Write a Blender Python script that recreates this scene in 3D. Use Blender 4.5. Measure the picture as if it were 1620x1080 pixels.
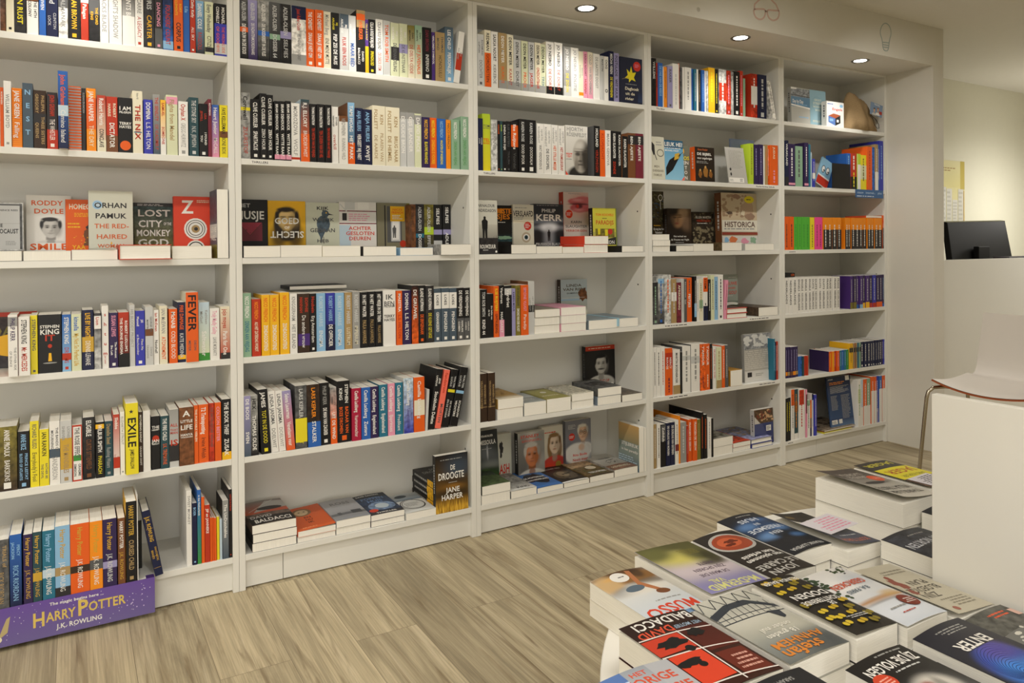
# Bookshop interior: a wall of white bookcases, oak floor and a round display table.
import bpy, math, random
from mathutils import Vector, Matrix
from mathutils.geometry import tessellate_polygon
SC = bpy.context.scene
for o in list(bpy.data.objects): bpy.data.objects.remove(o)

# ------------------------------------------------------------------ camera
cam_d = bpy.data.cameras.new('camera'); cam = bpy.data.objects.new('camera', cam_d)
SC.collection.objects.link(cam); SC.camera = cam
YAW, PITCH, ROLL = 0.533142, -0.0079202, -0.0080391
fw = Vector((math.sin(YAW)*math.cos(PITCH), math.cos(YAW)*math.cos(PITCH), math.sin(PITCH)))
rt0 = Vector((math.cos(YAW), -math.sin(YAW), 0)); up0 = rt0.cross(fw)
rt = rt0*math.cos(ROLL) + up0*math.sin(ROLL); up = up0*math.cos(ROLL) - rt0*math.sin(ROLL)
cam.matrix_world = Matrix.Translation((0.3811, -2.32584, 1.02659)) @ Matrix((rt, up, -fw)).transposed().to_4x4()
cam_d.sensor_width = 36.0
cam_d.lens = 1178.67/1620*36.0
cam_d.shift_x = 0.0
cam_d.shift_y = -(540-397.795)/1620      # architectural lens: the picture is taken with a vertical shift
cam_d.clip_start = 0.05; cam_d.clip_end = 60

# ------------------------------------------------------------------ light and exposure
SC.view_settings.view_transform = 'Standard'; SC.view_settings.look = 'None'
SC.view_settings.gamma = 1.0; SC.view_settings.use_curve_mapping = False
SC.view_settings.exposure = -0.12
wd = bpy.data.worlds.new('world'); SC.world = wd; wd.use_nodes = True
wd.node_tree.nodes['Background'].inputs[0].default_value = (1.0, 0.93, 0.8, 1)
wd.node_tree.nodes['Background'].inputs[1].default_value = 0.03
WARM = (1.0, 0.965, 0.91)
def light(name, kind, loc, energy, color=WARM, target=None, **kw):
    d = bpy.data.lights.new(name, kind); d.energy = energy; d.color = color
    for k, v in kw.items(): setattr(d, k, v)
    o = bpy.data.objects.new(name, d); o.location = loc; SC.collection.objects.link(o)
    if target is not None:
        o.rotation_euler = (Vector(target)-Vector(loc)).to_track_quat('-Z', 'Y').to_euler()
    return o
# broad fill lights added under the ceiling, and ceiling spots that wash the bookcases
for i, (x, y, e) in enumerate(((-1.3, -1.5, 26), (-0.6, -3.0, 22), (1.0, -2.3, 15), (1.6, -4.0, 14), (3.4, -3.0, 13), (5.6, -0.9, 24))):
    light('ceiling_fill_light', 'AREA', (x, y, 2.06), e, WARM, None, shape='RECTANGLE', size=1.2, size_y=0.6, spread=math.radians(150))
for i, x in enumerate((-1.4, -0.5, 0.4, 1.3, 2.2, 3.1)):
    light('unseen_spot_light', 'SPOT', (x, -1.0, 2.05), 18, WARM, (x+1.0, 0.05, 0.55), spot_size=math.radians(95), spot_blend=0.7, shadow_soft_size=0.03)
light('unseen_spot_light', 'SPOT', (0.1, -2.1, 2.05), 22, WARM, (1.9, -1.5, 0.4), spot_size=math.radians(75), spot_blend=0.9, shadow_soft_size=0.05)  # extra spot added out of view to brighten the table
light('front_fill_light', 'AREA', (0.2, -5.1, 1.05), 15, (1.0, 0.975, 0.94), (1.2, 0, 0.45), shape='RECTANGLE', size=5.6, size_y=1.3, spread=math.radians(60))  # fill added behind the camera; the front wall has no window
light('counter_fill_light', 'POINT', (5.75, -0.15, 1.3), 9, WARM, None, shadow_soft_size=0.12)  # unseen lamp added to brighten the wall behind the counter

# ------------------------------------------------------------------ palette
PAL = dict(w='e9e6df', c='e4dcc2', k='1b1a1b', K='302e2f', n='1c2140', b='2e62b0', B='3b3fa8', lb='8ab6d8', r='b8371f', o='e2601f', O='ef8f1e',
 y='e6d52c', Y='efb623', g='3f8d3a', sg='8bad90', pg='d5d8b4', gr='989793', lg='c6c6c3', dg='585858', sl='4a5864', br='74492c', db='3b2b20', ta='a98e60',
 ol='7c7230', p='4a2f74', dp='33264f', pk='e297ae', hp='ec4f98', sa='f0705c', m='762a38', cr='a8213f', t='2c6f88', dt='2c4a50', lm='b4cc36', lv='9a94bd',
 G='55b03c', pb='bccfdb', go='c8a03a')
CNAME = dict(w='white', c='cream', k='black', K='charcoal', n='navy', b='blue', B='violet blue', lb='light blue', r='red', o='orange', O='amber',
 y='yellow', Y='golden', g='green', sg='sage', pg='pale green', gr='grey', lg='pale grey', dg='dark grey', sl='slate', br='brown', db='dark brown', ta='tan',
 ol='olive', p='purple', dp='dark purple', pk='pink', hp='hot pink', sa='salmon', m='maroon', cr='crimson', t='teal', dt='dark teal', lm='lime', lv='lavender',
 G='bright green', pb='pale blue', go='gold')
def lin(c): return c/12.92 if c <= 0.04045 else ((c+0.055)/1.055)**2.4
_cc = {}
def col(c):
    """palette key or hex, with a leading ~ for a mottled, photographic print -> linear RGBA (alpha = flatness)"""
    if not isinstance(c, str): return c
    if c not in _cc:
        a = 1.0; k = c
        if k[0] == '~': a = 0.25; k = k[1:]
        h = PAL.get(k, k)
        _cc[c] = tuple(lin(int(h[i:i+2], 16)/255) for i in (0, 2, 4)) + (a,)
    return _cc[c]
def mixc(a, b, f): return tuple(a[i]*(1-f)+b[i]*f for i in range(4))
def grad(bg):
    """'a>b' -> (top, bottom)"""
    p = bg.split('>'); m = '~' if p[0][0] == '~' else ''
    return col(p[0]), col(m+p[1].lstrip('~') if len(p) > 1 else p[0])

# ------------------------------------------------------------------ materials
def mat(name, base, rough=0.5, metal=0.0, coat=0.0, spec=0.5, emit=None, estr=0.0):
    m = bpy.data.materials.new(name); m.use_nodes = True
    b = m.node_tree.nodes['Principled BSDF']
    b.inputs['Base Color'].default_value = (*base, 1); b.inputs['Roughness'].default_value = rough
    b.inputs['Metallic'].default_value = metal; b.inputs['Coat Weight'].default_value = coat
    b.inputs['Specular IOR Level'].default_value = spec
    if emit: b.inputs['Emission Color'].default_value = (*emit, 1); b.inputs['Emission Strength'].default_value = estr
    return m
def hx(h): return tuple(lin(int(h[i:i+2], 16)/255) for i in (0, 2, 4))
def N(m, t, **kw):
    n = m.node_tree.nodes.new(t)
    for k, v in kw.items(): setattr(n, k, v)
    return n
def LK(m, a, b): m.node_tree.links.new(a, b)
def bs(m): return m.node_tree.nodes['Principled BSDF']
def add_noise(m, scale, amount, bump=0.0, coord='Object', stretch=(1, 1, 1)):
    tc = N(m, 'ShaderNodeTexCoord'); mp = N(m, 'ShaderNodeMapping'); mp.inputs['Scale'].default_value = stretch
    nz = N(m, 'ShaderNodeTexNoise'); nz.inputs['Scale'].default_value = scale; nz.inputs['Detail'].default_value = 4
    LK(m, tc.outputs[coord], mp.inputs['Vector']); LK(m, mp.outputs[0], nz.inputs['Vector'])
    base = tuple(bs(m).inputs['Base Color'].default_value)
    mr = N(m, 'ShaderNodeMapRange'); mr.inputs['To Min'].default_value = 1-amount; mr.inputs['To Max'].default_value = 1+amount
    LK(m, nz.outputs['Fac'], mr.inputs['Value'])
    mx = N(m, 'ShaderNodeMix', data_type='RGBA', blend_type='MULTIPLY'); mx.inputs['Factor'].default_value = 1
    mx.inputs['A'].default_value = base; LK(m, mr.outputs[0], mx.inputs['B']); LK(m, mx.outputs['Result'], bs(m).inputs['Base Color'])
    if bump:
        bp = N(m, 'ShaderNodeBump'); bp.inputs['Strength'].default_value = bump; bp.inputs['Distance'].default_value = 0.002
        LK(m, nz.outputs['Fac'], bp.inputs['Height']); LK(m, bp.outputs[0], bs(m).inputs['Normal'])
    return m
def print_material():
    m = mat('printed_cover', (1, 1, 1), 0.42, spec=0.3)
    at = N(m, 'ShaderNodeAttribute', attribute_name='Col')
    tc = N(m, 'ShaderNodeTexCoord'); nz = N(m, 'ShaderNodeTexNoise'); nz.inputs['Scale'].default_value = 70; nz.inputs['Detail'].default_value = 5
    LK(m, tc.outputs['Object'], nz.inputs['Vector'])
    mr = N(m, 'ShaderNodeMapRange'); mr.inputs['From Min'].default_value = 0.3; mr.inputs['From Max'].default_value = 0.7
    mr.inputs['To Min'].default_value = 0.25; mr.inputs['To Max'].default_value = 1.75
    LK(m, nz.outputs['Fac'], mr.inputs['Value'])
    inv = N(m, 'ShaderNodeMath', operation='SUBTRACT'); inv.inputs[0].default_value = 1.0; LK(m, at.outputs['Alpha'], inv.inputs[1])
    mx = N(m, 'ShaderNodeMix', data_type='RGBA', blend_type='MULTIPLY')
    LK(m, inv.outputs[0], mx.inputs['Factor']); LK(m, at.outputs['Color'], mx.inputs['A']); LK(m, mr.outputs[0], mx.inputs['B'])
    LK(m, mx.outputs['Result'], bs(m).inputs['Base Color'])
    return m
def paper_material():
    m = mat('book_pages', hx('f2eee3'), 0.85, spec=0.2)
    return add_noise(m, 14, 0.13, 0.25, 'Object', (60, 1, 1))
def floor_material():
    m = mat('oak_floor', (0.4, 0.33, 0.25), 0.5, spec=0.35)
    tc = N(m, 'ShaderNodeTexCoord'); sp = N(m, 'ShaderNodeSeparateXYZ'); cb = N(m, 'ShaderNodeCombineXYZ')
    LK(m, tc.outputs['Object'], sp.inputs[0]); LK(m, sp.outputs['Y'], cb.inputs['X']); LK(m, sp.outputs['X'], cb.inputs['Y'])
    br = N(m, 'ShaderNodeTexBrick'); br.offset = 0.37; br.offset_frequency = 2
    for k, v in (('Scale', 1.0), ('Mortar Size', 0.0007), ('Mortar Smooth', 0.3), ('Bias', 0.0), ('Brick Width', 1.22), ('Row Height', 0.168)): br.inputs[k].default_value = v
    br.inputs['Color1'].default_value = (0, 0, 0, 1); br.inputs['Color2'].default_value = (1, 1, 1, 1); br.inputs['Mortar'].default_value = (0.3, 0.3, 0.3, 1)
    LK(m, cb.outputs[0], br.inputs['Vector'])
    # every plank reads its own piece of grain: offset the grain by the plank's random value
    mu = N(m, 'ShaderNodeVectorMath', operation='MULTIPLY_ADD'); mu.inputs[1].default_value = (37, 23, 11)
    LK(m, br.outputs['Color'], mu.inputs[0]); LK(m, cb.outputs[0], mu.inputs[2])
    mp = N(m, 'ShaderNodeMapping'); mp.inputs['Scale'].default_value = (0.9, 15, 1); LK(m, mu.outputs[0], mp.inputs['Vector'])
    n1 = N(m, 'ShaderNodeTexNoise'); n1.inputs['Scale'].default_value = 1.0; n1.inputs['Detail'].default_value = 8; n1.inputs['Roughness'].default_value = 0.72; n1.inputs['Distortion'].default_value = 1.3
    LK(m, mp.outputs[0], n1.inputs['Vector'])
    mp2 = N(m, 'ShaderNodeMapping'); mp2.inputs['Scale'].default_value = (4, 260, 1); LK(m, mu.outputs[0], mp2.inputs['Vector'])
    n2 = N(m, 'ShaderNodeTexNoise'); n2.inputs['Scale'].default_value = 1.0; n2.inputs['Detail'].default_value = 4
    LK(m, mp2.outputs[0], n2.inputs['Vector'])
    ramp = N(m, 'ShaderNodeValToRGB'); e = ramp.color_ramp.elements
    e[0].position = 0.24; e[0].color = (*hx('7e725a'), 1); e[1].position = 0.74; e[1].color = (*hx('cbbd9f'), 1)
    k = e.new(0.42); k.color = (*hx('9f9276'), 1); k = e.new(0.56); k.color = (*hx('b4a687'), 1)
    LK(m, n1.outputs['Fac'], ramp.inputs['Fac'])
    mr = N(m, 'ShaderNodeMapRange'); mr.inputs['From Min'].default_value = 0.3; mr.inputs['From Max'].default_value = 0.7; mr.inputs['To Min'].default_value = 0.8; mr.inputs['To Max'].default_value = 1.14; LK(m, n2.outputs['Fac'], mr.inputs['Value'])
    mx = N(m, 'ShaderNodeMix', data_type='RGBA', blend_type='MULTIPLY'); mx.inputs['Factor'].default_value = 1
    LK(m, ramp.outputs[0], mx.inputs['A']); LK(m, mr.outputs[0], mx.inputs['B'])
    mr2 = N(m, 'ShaderNodeMapRange'); mr2.inputs['To Min'].default_value = 0.86; mr2.inputs['To Max'].default_value = 1.2; LK(m, br.outputs['Color'], mr2.inputs['Value'])
    mx2 = N(m, 'ShaderNodeMix', data_type='RGBA', blend_type='MULTIPLY'); mx2.inputs['Factor'].default_value = 1
    LK(m, mx.outputs['Result'], mx2.inputs['A']); LK(m, mr2.outputs[0], mx2.inputs['B'])
    mx3 = N(m, 'ShaderNodeMix', data_type='RGBA'); mx3.inputs['B'].default_value = (*hx('6f6450'), 1)
    LK(m, br.outputs['Fac'], mx3.inputs['Factor']); LK(m, mx2.outputs['Result'], mx3.inputs['A'])
    mp3 = N(m, 'ShaderNodeMapping'); mp3.inputs['Scale'].default_value = (1.3, 22, 1); mp3.inputs['Location'].default_value = (3.1, 7.7, 0); LK(m, mu.outputs[0], mp3.inputs['Vector'])
    n3 = N(m, 'ShaderNodeTexNoise'); n3.inputs['Scale'].default_value = 1.0; n3.inputs['Detail'].default_value = 6; n3.inputs['Roughness'].default_value = 0.55; n3.inputs['Distortion'].default_value = 1.6
    LK(m, mp3.outputs[0], n3.inputs['Vector'])
    sr = N(m, 'ShaderNodeMapRange'); sr.inputs['From Min'].default_value = 0.56; sr.inputs['From Max'].default_value = 0.72; sr.inputs['To Min'].default_value = 0.0; sr.inputs['To Max'].default_value = 0.85
    LK(m, n3.outputs['Fac'], sr.inputs['Value'])
    mx4 = N(m, 'ShaderNodeMix', data_type='RGBA'); mx4.inputs['B'].default_value = (*hx('6f5d42'), 1)
    LK(m, sr.outputs[0], mx4.inputs['Factor']); LK(m, mx3.outputs['Result'], mx4.inputs['A']); LK(m, mx4.outputs['Result'], bs(m).inputs['Base Color'])
    bp = N(m, 'ShaderNodeBump'); bp.inputs['Strength'].default_value = 0.12; bp.inputs['Distance'].default_value = 0.001
    LK(m, n2.outputs['Fac'], bp.inputs['Height']); LK(m, bp.outputs[0], bs(m).inputs['Normal'])
    return m
PRINT = print_material(); PAPER = paper_material(); FLOOR = floor_material()
LAM = add_noise(mat('white_laminate', hx('e4e2da'), 0.38, spec=0.4), 4, 0.015)
WALLP = add_noise(mat('wall_paint', hx('dddac6'), 0.8, spec=0.2), 30, 0.02, 0.05)
CEILP = add_noise(mat('ceiling_paint', hx('dad6ca'), 0.85, spec=0.2), 25, 0.02, 0.05)
FASC = add_noise(mat('fascia_paint', hx('dcd8cd'), 0.6, spec=0.3), 25, 0.015)
TABM = add_noise(mat('white_lacquer', hx('eeebe2'), 0.35, spec=0.4), 5, 0.012)
CHROME = add_noise(mat('chrome', hx('b5ab9a'), 0.18, 1.0), 40, 0.03)
SHELL = add_noise(mat('white_plastic', hx('d9d2c9'), 0.5), 20, 0.012)
ORANGE = add_noise(mat('orange_plastic', hx('a4532c'), 0.5), 20, 0.03)
BLACKP = add_noise(mat('black_plastic', hx('0e0d0c'), 0.6, spec=0.2), 30, 0.1)
DARKG = add_noise(mat('grey_plastic', hx('6c6a52'), 0.5), 30, 0.05)
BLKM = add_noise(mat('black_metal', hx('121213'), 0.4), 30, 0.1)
CANVAS = add_noise(mat('canvas', hx('9a8260'), 0.95, spec=0.1), 260, 0.22, 0.6)
STEEL = add_noise(mat('brushed_ring', hx('8f8b82'), 0.35, 1.0), 60, 0.05)
LENS = mat('lamp_lens', (1, 1, 1), 0.3, emit=(1.0, 0.95, 0.85), estr=14.0)

# ------------------------------------------------------------------ mesh and object helpers
def empty(name, loc=(0, 0, 0), basis=None):
    o = bpy.data.objects.new(name, None); o.empty_display_size = 0.03; SC.collection.objects.link(o)
    m = Matrix.Translation(loc)
    if basis is not None: m = m @ basis.to_4x4()
    o.matrix_world = m
    return o
def tag(o, label, cat, group=None):
    o['label'] = label; o['category'] = cat
    if group: o['group'] = group
    return o
def structure(o): o['kind'] = 'structure'; return o
class MB:
    """collects faces (with an optional colour per corner) and links them as one mesh object"""
    def __init__(s): s.v = []; s.f = []; s.c = []
    def add(s, pts, faces, c=None):
        b = len(s.v); s.v.extend(pts)
        for f in faces:
            s.f.append([b+i for i in f])
            s.c.append([c]*len(f) if (c is None or not isinstance(c, list)) else [c[i] for i in f])
    def box(s, x0, y0, z0, x1, y1, z1, c=None):
        p = [(x, y, z) for z in (z0, z1) for y in (y0, y1) for x in (x0, x1)]
        s.add(p, [(0, 2, 3, 1), (4, 5, 7, 6), (0, 1, 5, 4), (2, 6, 7, 3), (0, 4, 6, 2), (1, 3, 7, 5)], c)
    def tube(s, path, r, n=10, cap=True):
        P = [Vector(p) for p in path]; rings = []; nrm = None
        for i, p in enumerate(P):
            t = (P[min(i+1, len(P)-1)]-P[max(i-1, 0)]).normalized()
            if nrm is None:
                nrm = t.orthogonal().normalized()
            nrm = (nrm - t*nrm.dot(t)).normalized(); bn = t.cross(nrm)
            rr = r[i] if isinstance(r, (list, tuple)) else r
            rings.append([tuple(p + (nrm*math.cos(2*math.pi*k/n) + bn*math.sin(2*math.pi*k/n))*rr) for k in range(n)])
        b = [q for ring in rings for q in ring]
        f = [(i*n+k, i*n+(k+1) % n, (i+1)*n+(k+1) % n, (i+1)*n+k) for i in range(len(P)-1) for k in range(n)]
        if cap: f += [tuple(range(n-1, -1, -1)), tuple(range((len(P)-1)*n, len(P)*n))]
        s.add(b, f)
    def lathe(s, prof, cx, cy, n=32):
        b = [(cx+r*math.cos(2*math.pi*k/n), cy+r*math.sin(2*math.pi*k/n), z) for r, z in prof for k in range(n)]
        f = [(i*n+k, i*n+(k+1) % n, (i+1)*n+(k+1) % n, (i+1)*n+k) for i in range(len(prof)-1) for k in range(n)]
        s.add(b, f)
    def build(s, name, material, parent=None, smooth=False, bevel=0.0):
        me = bpy.data.meshes.new(name); me.from_pydata(s.v, [], s.f); me.materials.append(material)
        if any(c and c[0] is not None for c in s.c):
            a = me.color_attributes.new('Col', 'FLOAT_COLOR', 'CORNER')
            buf = []
            for c in s.c:
                for q in c: buf.extend(q if q is not None else (0.8, 0.8, 0.8, 1))
            a.data.foreach_set('color', buf)
        if smooth: me.polygons.foreach_set('use_smooth', [True]*len(me.polygons))
        me.update()
        o = bpy.data.objects.new(name, me); SC.collection.objects.link(o)
        if parent is not None: o.parent = parent
        if bevel:
            md = o.modifiers.new('bevel', 'BEVEL'); md.width = bevel; md.segments = 2; md.limit_method = 'ANGLE'
        return o
def boxobj(name, x0, y0, z0, x1, y1, z1, material, parent=None, bevel=0.0):
    m = MB(); m.box(x0, y0, z0, x1, y1, z1); return m.build(name, material, parent, bevel=bevel)

# ------------------------------------------------------------------ lettering: every glyph is meshed once and laid out by hand
_gl = {}; _gc = bpy.data.curves.new('lettering', 'FONT'); _gc.resolution_u = 2; _go = bpy.data.objects.new('lettering', _gc)
def _mesh(txt):
    _gc.body = txt; me = bpy.data.meshes.new_from_object(_go)
    v = [(p.co.x, p.co.y) for p in me.vertices]; f = [tuple(p.vertices) for p in me.polygons]; bpy.data.meshes.remove(me); return v, f
def glyph(ch, bold):
    k = (ch, bold)
    if k not in _gl:
        _gc.offset = 0.022 if bold else 0.004
        m0 = _gl.setdefault(('M0', bold), max(p[0] for p in _mesh('M')[0]))
        v, f = _mesh(ch) if ch != ' ' else ([], [])
        adv = max(p[0] for p in _mesh(ch+'M')[0]) - m0
        _gl[k] = (v, f, adv)
    return _gl[k]
def lay(txt, bold):
    """-> list of (vertices, faces, x offset), width for font size 1"""
    x = 0; out = []
    for ch in txt:
        v, f, a = glyph(ch, bold)
        if v: out.append((v, f, x))
        x += a + (0.02 if bold else 0.0)
    return out, max(x, 1e-3)

class Face2:
    """2D drawing on a plane of a mesh: P(u, v, layer) -> point"""
    def __init__(s, mb, P, w, h, strips=1): s.mb = mb; s.P = P; s.w = w; s.h = h; s.k = 1; s.strips = strips
    def poly(s, pts, c, vc=None):
        if len(pts) > 4:
            tri = tessellate_polygon([[Vector((p[0], p[1], 0)) for p in pts]])
        else: tri = [tuple(range(len(pts)))]
        area = sum(pts[i][0]*pts[(i+1) % len(pts)][1]-pts[(i+1) % len(pts)][0]*pts[i][1] for i in range(len(pts)))
        if s.strips > 1 and not vc:            # on a curved cover: cut into pieces that follow it
            lim = s.w/s.strips*1.3; out = []; todo = [[pts[i] for i in t] for t in tri]
            while todo:
                q = todo.pop()
                if len(q) == 4: todo += [[q[0], q[1], q[2]], [q[0], q[2], q[3]]]; continue
                e = [abs(q[i][0]-q[(i+1) % 3][0]) for i in range(3)]; m = e.index(max(e))
                if e[m] <= lim: out.append(q); continue
                a, b, d = q[m], q[(m+1) % 3], q[(m+2) % 3]; md = ((a[0]+b[0])/2, (a[1]+b[1])/2)
                todo += [[a, md, d], [md, b, d]]
            for q in out:
                ar = (q[1][0]-q[0][0])*(q[2][1]-q[0][1])-(q[2][0]-q[0][0])*(q[1][1]-q[0][1])
                s.mb.add([s.P(p[0], p[1], s.k) for p in q], [(0, 1, 2) if ar >= 0 else (0, 2, 1)], col(c))
            s.k += 1; return
        P3 = [s.P(p[0], p[1], s.k) for p in pts]; cc = [col(q) for q in vc] if vc else col(c)
        F = []
        for t in tri:
            ta = sum(pts[t[i]][0]*pts[t[(i+1) % len(t)]][1]-pts[t[(i+1) % len(t)]][0]*pts[t[i]][1] for i in range(len(t)))
            F.append(tuple(t) if ta >= 0 else tuple(reversed(t)))
        s.mb.add(P3, F, cc); s.k += 1
    def rect(s, u0, v0, u1, v1, c, c2=None):
        """c at the bottom, c2 at the top"""
        a = col(c); b = col(c2) if c2 else a; n = s.strips; k0 = s.k
        for i in range(n):
            x0 = u0+(u1-u0)*i/n; x1 = u0+(u1-u0)*(i+1)/n; s.k = k0
            s.poly([(x0, v0), (x1, v0), (x1, v1), (x0, v1)], None, [a, a, b, b])
        s.k = k0+1
    def ell(s, cx, cy, rx, ry, c, n=18): s.poly([(cx+rx*math.cos(2*math.pi*i/n), cy+ry*math.sin(2*math.pi*i/n)) for i in range(n)], c)
    def ring(s, cx, cy, rx, ry, t, c, n=28):
        k0 = s.k
        for i in range(n):
            a, b = 2*math.pi*i/n, 2*math.pi*(i+1)/n; s.k = k0
            s.poly([(cx+rx*math.cos(a), cy+ry*math.sin(a)), (cx+rx*math.cos(b), cy+ry*math.sin(b)), (cx+(rx-t)*math.cos(b), cy+(ry-t)*math.sin(b)), (cx+(rx-t)*math.cos(a), cy+(ry-t)*math.sin(a))], c)
        s.k = k0+1
    def line(s, x0, y0, x1, y1, t, c):
        dx, dy = x1-x0, y1-y0; l = math.hypot(dx, dy) or 1; nx, ny = -dy/l*t/2, dx/l*t/2
        s.poly([(x0-nx, y0-ny), (x1-nx, y1-ny), (x1+nx, y1+ny), (x0+nx, y0+ny)], c)
    def text(s, txt, cx, cy, cap, c, width=None, rot=0.0, bold=True, xs=1.0):
        """centre (cx, cy), capital height cap; width: fitted exactly when given"""
        g, w = lay(txt, bold); sz = cap/0.69
        if width: xs = width/(w*sz)
        ca, sa = math.cos(rot), math.sin(rot); cc = col(c)
        for v, f, x in g:
            pts = []
            for px, py in v:
                a = ((px+x)-w/2)*sz*xs; b = (py-0.345)*sz
                pts.append(s.P(cx+a*ca-b*sa, cy+a*sa+b*ca, s.k))
            s.mb.add(pts, f, cc)
        s.k += 1
    def soft(s, u0, v0, u1, v1, nx, ny, base, items):
        """a photographic picture: soft-edged ellipses (cx, cy, rx, ry, blur, colour, strength) blended over a base, as one colour per grid point"""
        b0, b1 = [col(q) for q in (base if isinstance(base, tuple) and isinstance(base[0], str) else (base, base))]
        its = [(i[0], i[1], i[2], i[3], i[4], col(i[5]), i[6] if len(i) > 6 else 1.0) for i in items]; P = []; C = []
        for j in range(ny+1):
            for i in range(nx+1):
                u = u0+(u1-u0)*i/nx; v = v0+(v1-v0)*j/ny; c = mixc(b0, b1, j/ny)
                for cx, cy, rx, ry, bl, cc, st in its:
                    dx = (u-cx)/rx; dy = (v-cy)/ry; d = dx*dx+dy*dy
                    if d < (1+bl)**2:
                        d = math.sqrt(d); a = min(1.0, (1+bl-d)/(2*bl)); c = mixc(c, cc, st*a*a*(3-2*a))
                P.append(s.P(u*s.w, v*s.h, s.k)); C.append(c)
        n = nx+1
        s.mb.add(P, [(j*n+i, j*n+i+1, (j+1)*n+i+1, (j+1)*n+i) for j in range(ny) for i in range(nx)], C); s.k += 1
    def dashes(s, u0, v0, u1, v1, n, c, rnd, along='u'):
        """n lines of small print that cannot be read"""
        k0 = s.k
        for i in range(n):
            if along == 'u':
                y = v1-(v1-v0)*(i+0.5)/n; t = (v1-v0)/n*0.45; x = u0; e = u1-(u1-u0)*rnd.random()*0.35
                while x < e:
                    l = (u1-u0)*rnd.uniform(0.05, 0.2); s.k = k0
                    s.poly([(x, y-t/2), (min(x+l, e), y-t/2), (min(x+l, e), y+t/2), (x, y+t/2)], c); x += l+(u1-u0)*0.03
            else:
                xx = u0+(u1-u0)*(i+0.5)/n; t = (u1-u0)/n*0.5; y = v1; e = v0+(v1-v0)*rnd.random()*0.2
                while y > e:
                    l = (v1-v0)*rnd.uniform(0.03, 0.09); s.k = k0; yy = max(y-l, e)
                    if y-yy > 1e-5: s.poly([(xx-t/2, yy), (xx+t/2, yy), (xx+t/2, y), (xx-t/2, y)], c)
                    y -= l*1.25
        s.k = k0+1

# ------------------------------------------------------------------ books
BASIS = dict(stand=Matrix.Identity(3),
 face=Matrix(((0, 1, 0), (-1, 0, 0), (0, 0, 1))),        # front cover towards the room
 lie=Matrix(((0, 1, 0), (0, 0, 1), (1, 0, 0))),          # flat, front cover up, spine left, bottom edge towards the room
 table=Matrix(((0, -1, 0), (0, 0, -1), (1, 0, 0))),      # flat, front cover up, head towards the room
 edge=Matrix(((-1, 0, 0), (0, -1, 0), (0, 0, 1))))       # upright, fore edge towards the room
QUEUE = []; BULK_V = []; BULK_F = []; BULK_C = []; BULK_M = []
CAMP = Vector((0.3811, -2.32584, 1.02659))
def add_book(loc, M, label, group, T, W, H, bg, show, dx=0.0, name='book', **kw):
    """show: how much of it can be seen, as a list of (local centre, local normal, area); books are built at the end, largest in view first"""
    X = Matrix.Translation(loc) @ M.to_4x4(); s = 0
    for c, nrm, a in show:
        d = CAMP - X @ Vector(c); s += a*max(0.0, (M @ Vector(nrm)).dot(d.normalized()))/d.length_squared
    QUEUE.append((s, len(QUEUE), loc, M, label, group, T, W, H, bg, dx, name, kw))
def build_books(most=300):
    QUEUE.sort(key=lambda q: (-q[0], q[1])); n = 0; seen = {}
    for s, i, loc, M, label, group, T, W, H, bg, dx, name, kw in QUEUE:
        if name == 'book': n += 1
        if name != 'book' or n <= most:
            root = tag(empty(name, loc, M), label, name if name != 'book' else 'book', group)
            make_book(root, T, W, H, bg, **kw)
            if dx:
                for ch in root.children: ch.location.x = dx
        else:
            make_book(None, T, W, H, bg, xf=Matrix.Translation(loc) @ M.to_4x4() @ Matrix.Translation((dx, 0, 0)), **kw)
    me = bpy.data.meshes.new('books'); me.from_pydata(BULK_V, [], BULK_F); me.materials.append(PRINT); me.materials.append(PAPER)
    a = me.color_attributes.new('Col', 'FLOAT_COLOR', 'CORNER'); a.data.foreach_set('color', [x for f in BULK_C for q in f for x in q])
    me.polygons.foreach_set('material_index', BULK_M); me.update()
    o = bpy.data.objects.new('books', me); SC.collection.objects.link(o); o['kind'] = 'stuff'
    tag(o, 'the many narrow book spines and stacked copies that show smallest on the shelves', 'books')
def bulk(mb, xf, mi):
    b = len(BULK_V); BULK_V.extend(tuple(xf @ Vector(p)) for p in mb.v)
    for f, c in zip(mb.f, mb.c):
        BULK_F.append([b+i for i in f]); BULK_C.append([q if q is not None else (0.8, 0.8, 0.8, 1) for q in c]); BULK_M.append(mi)
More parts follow.
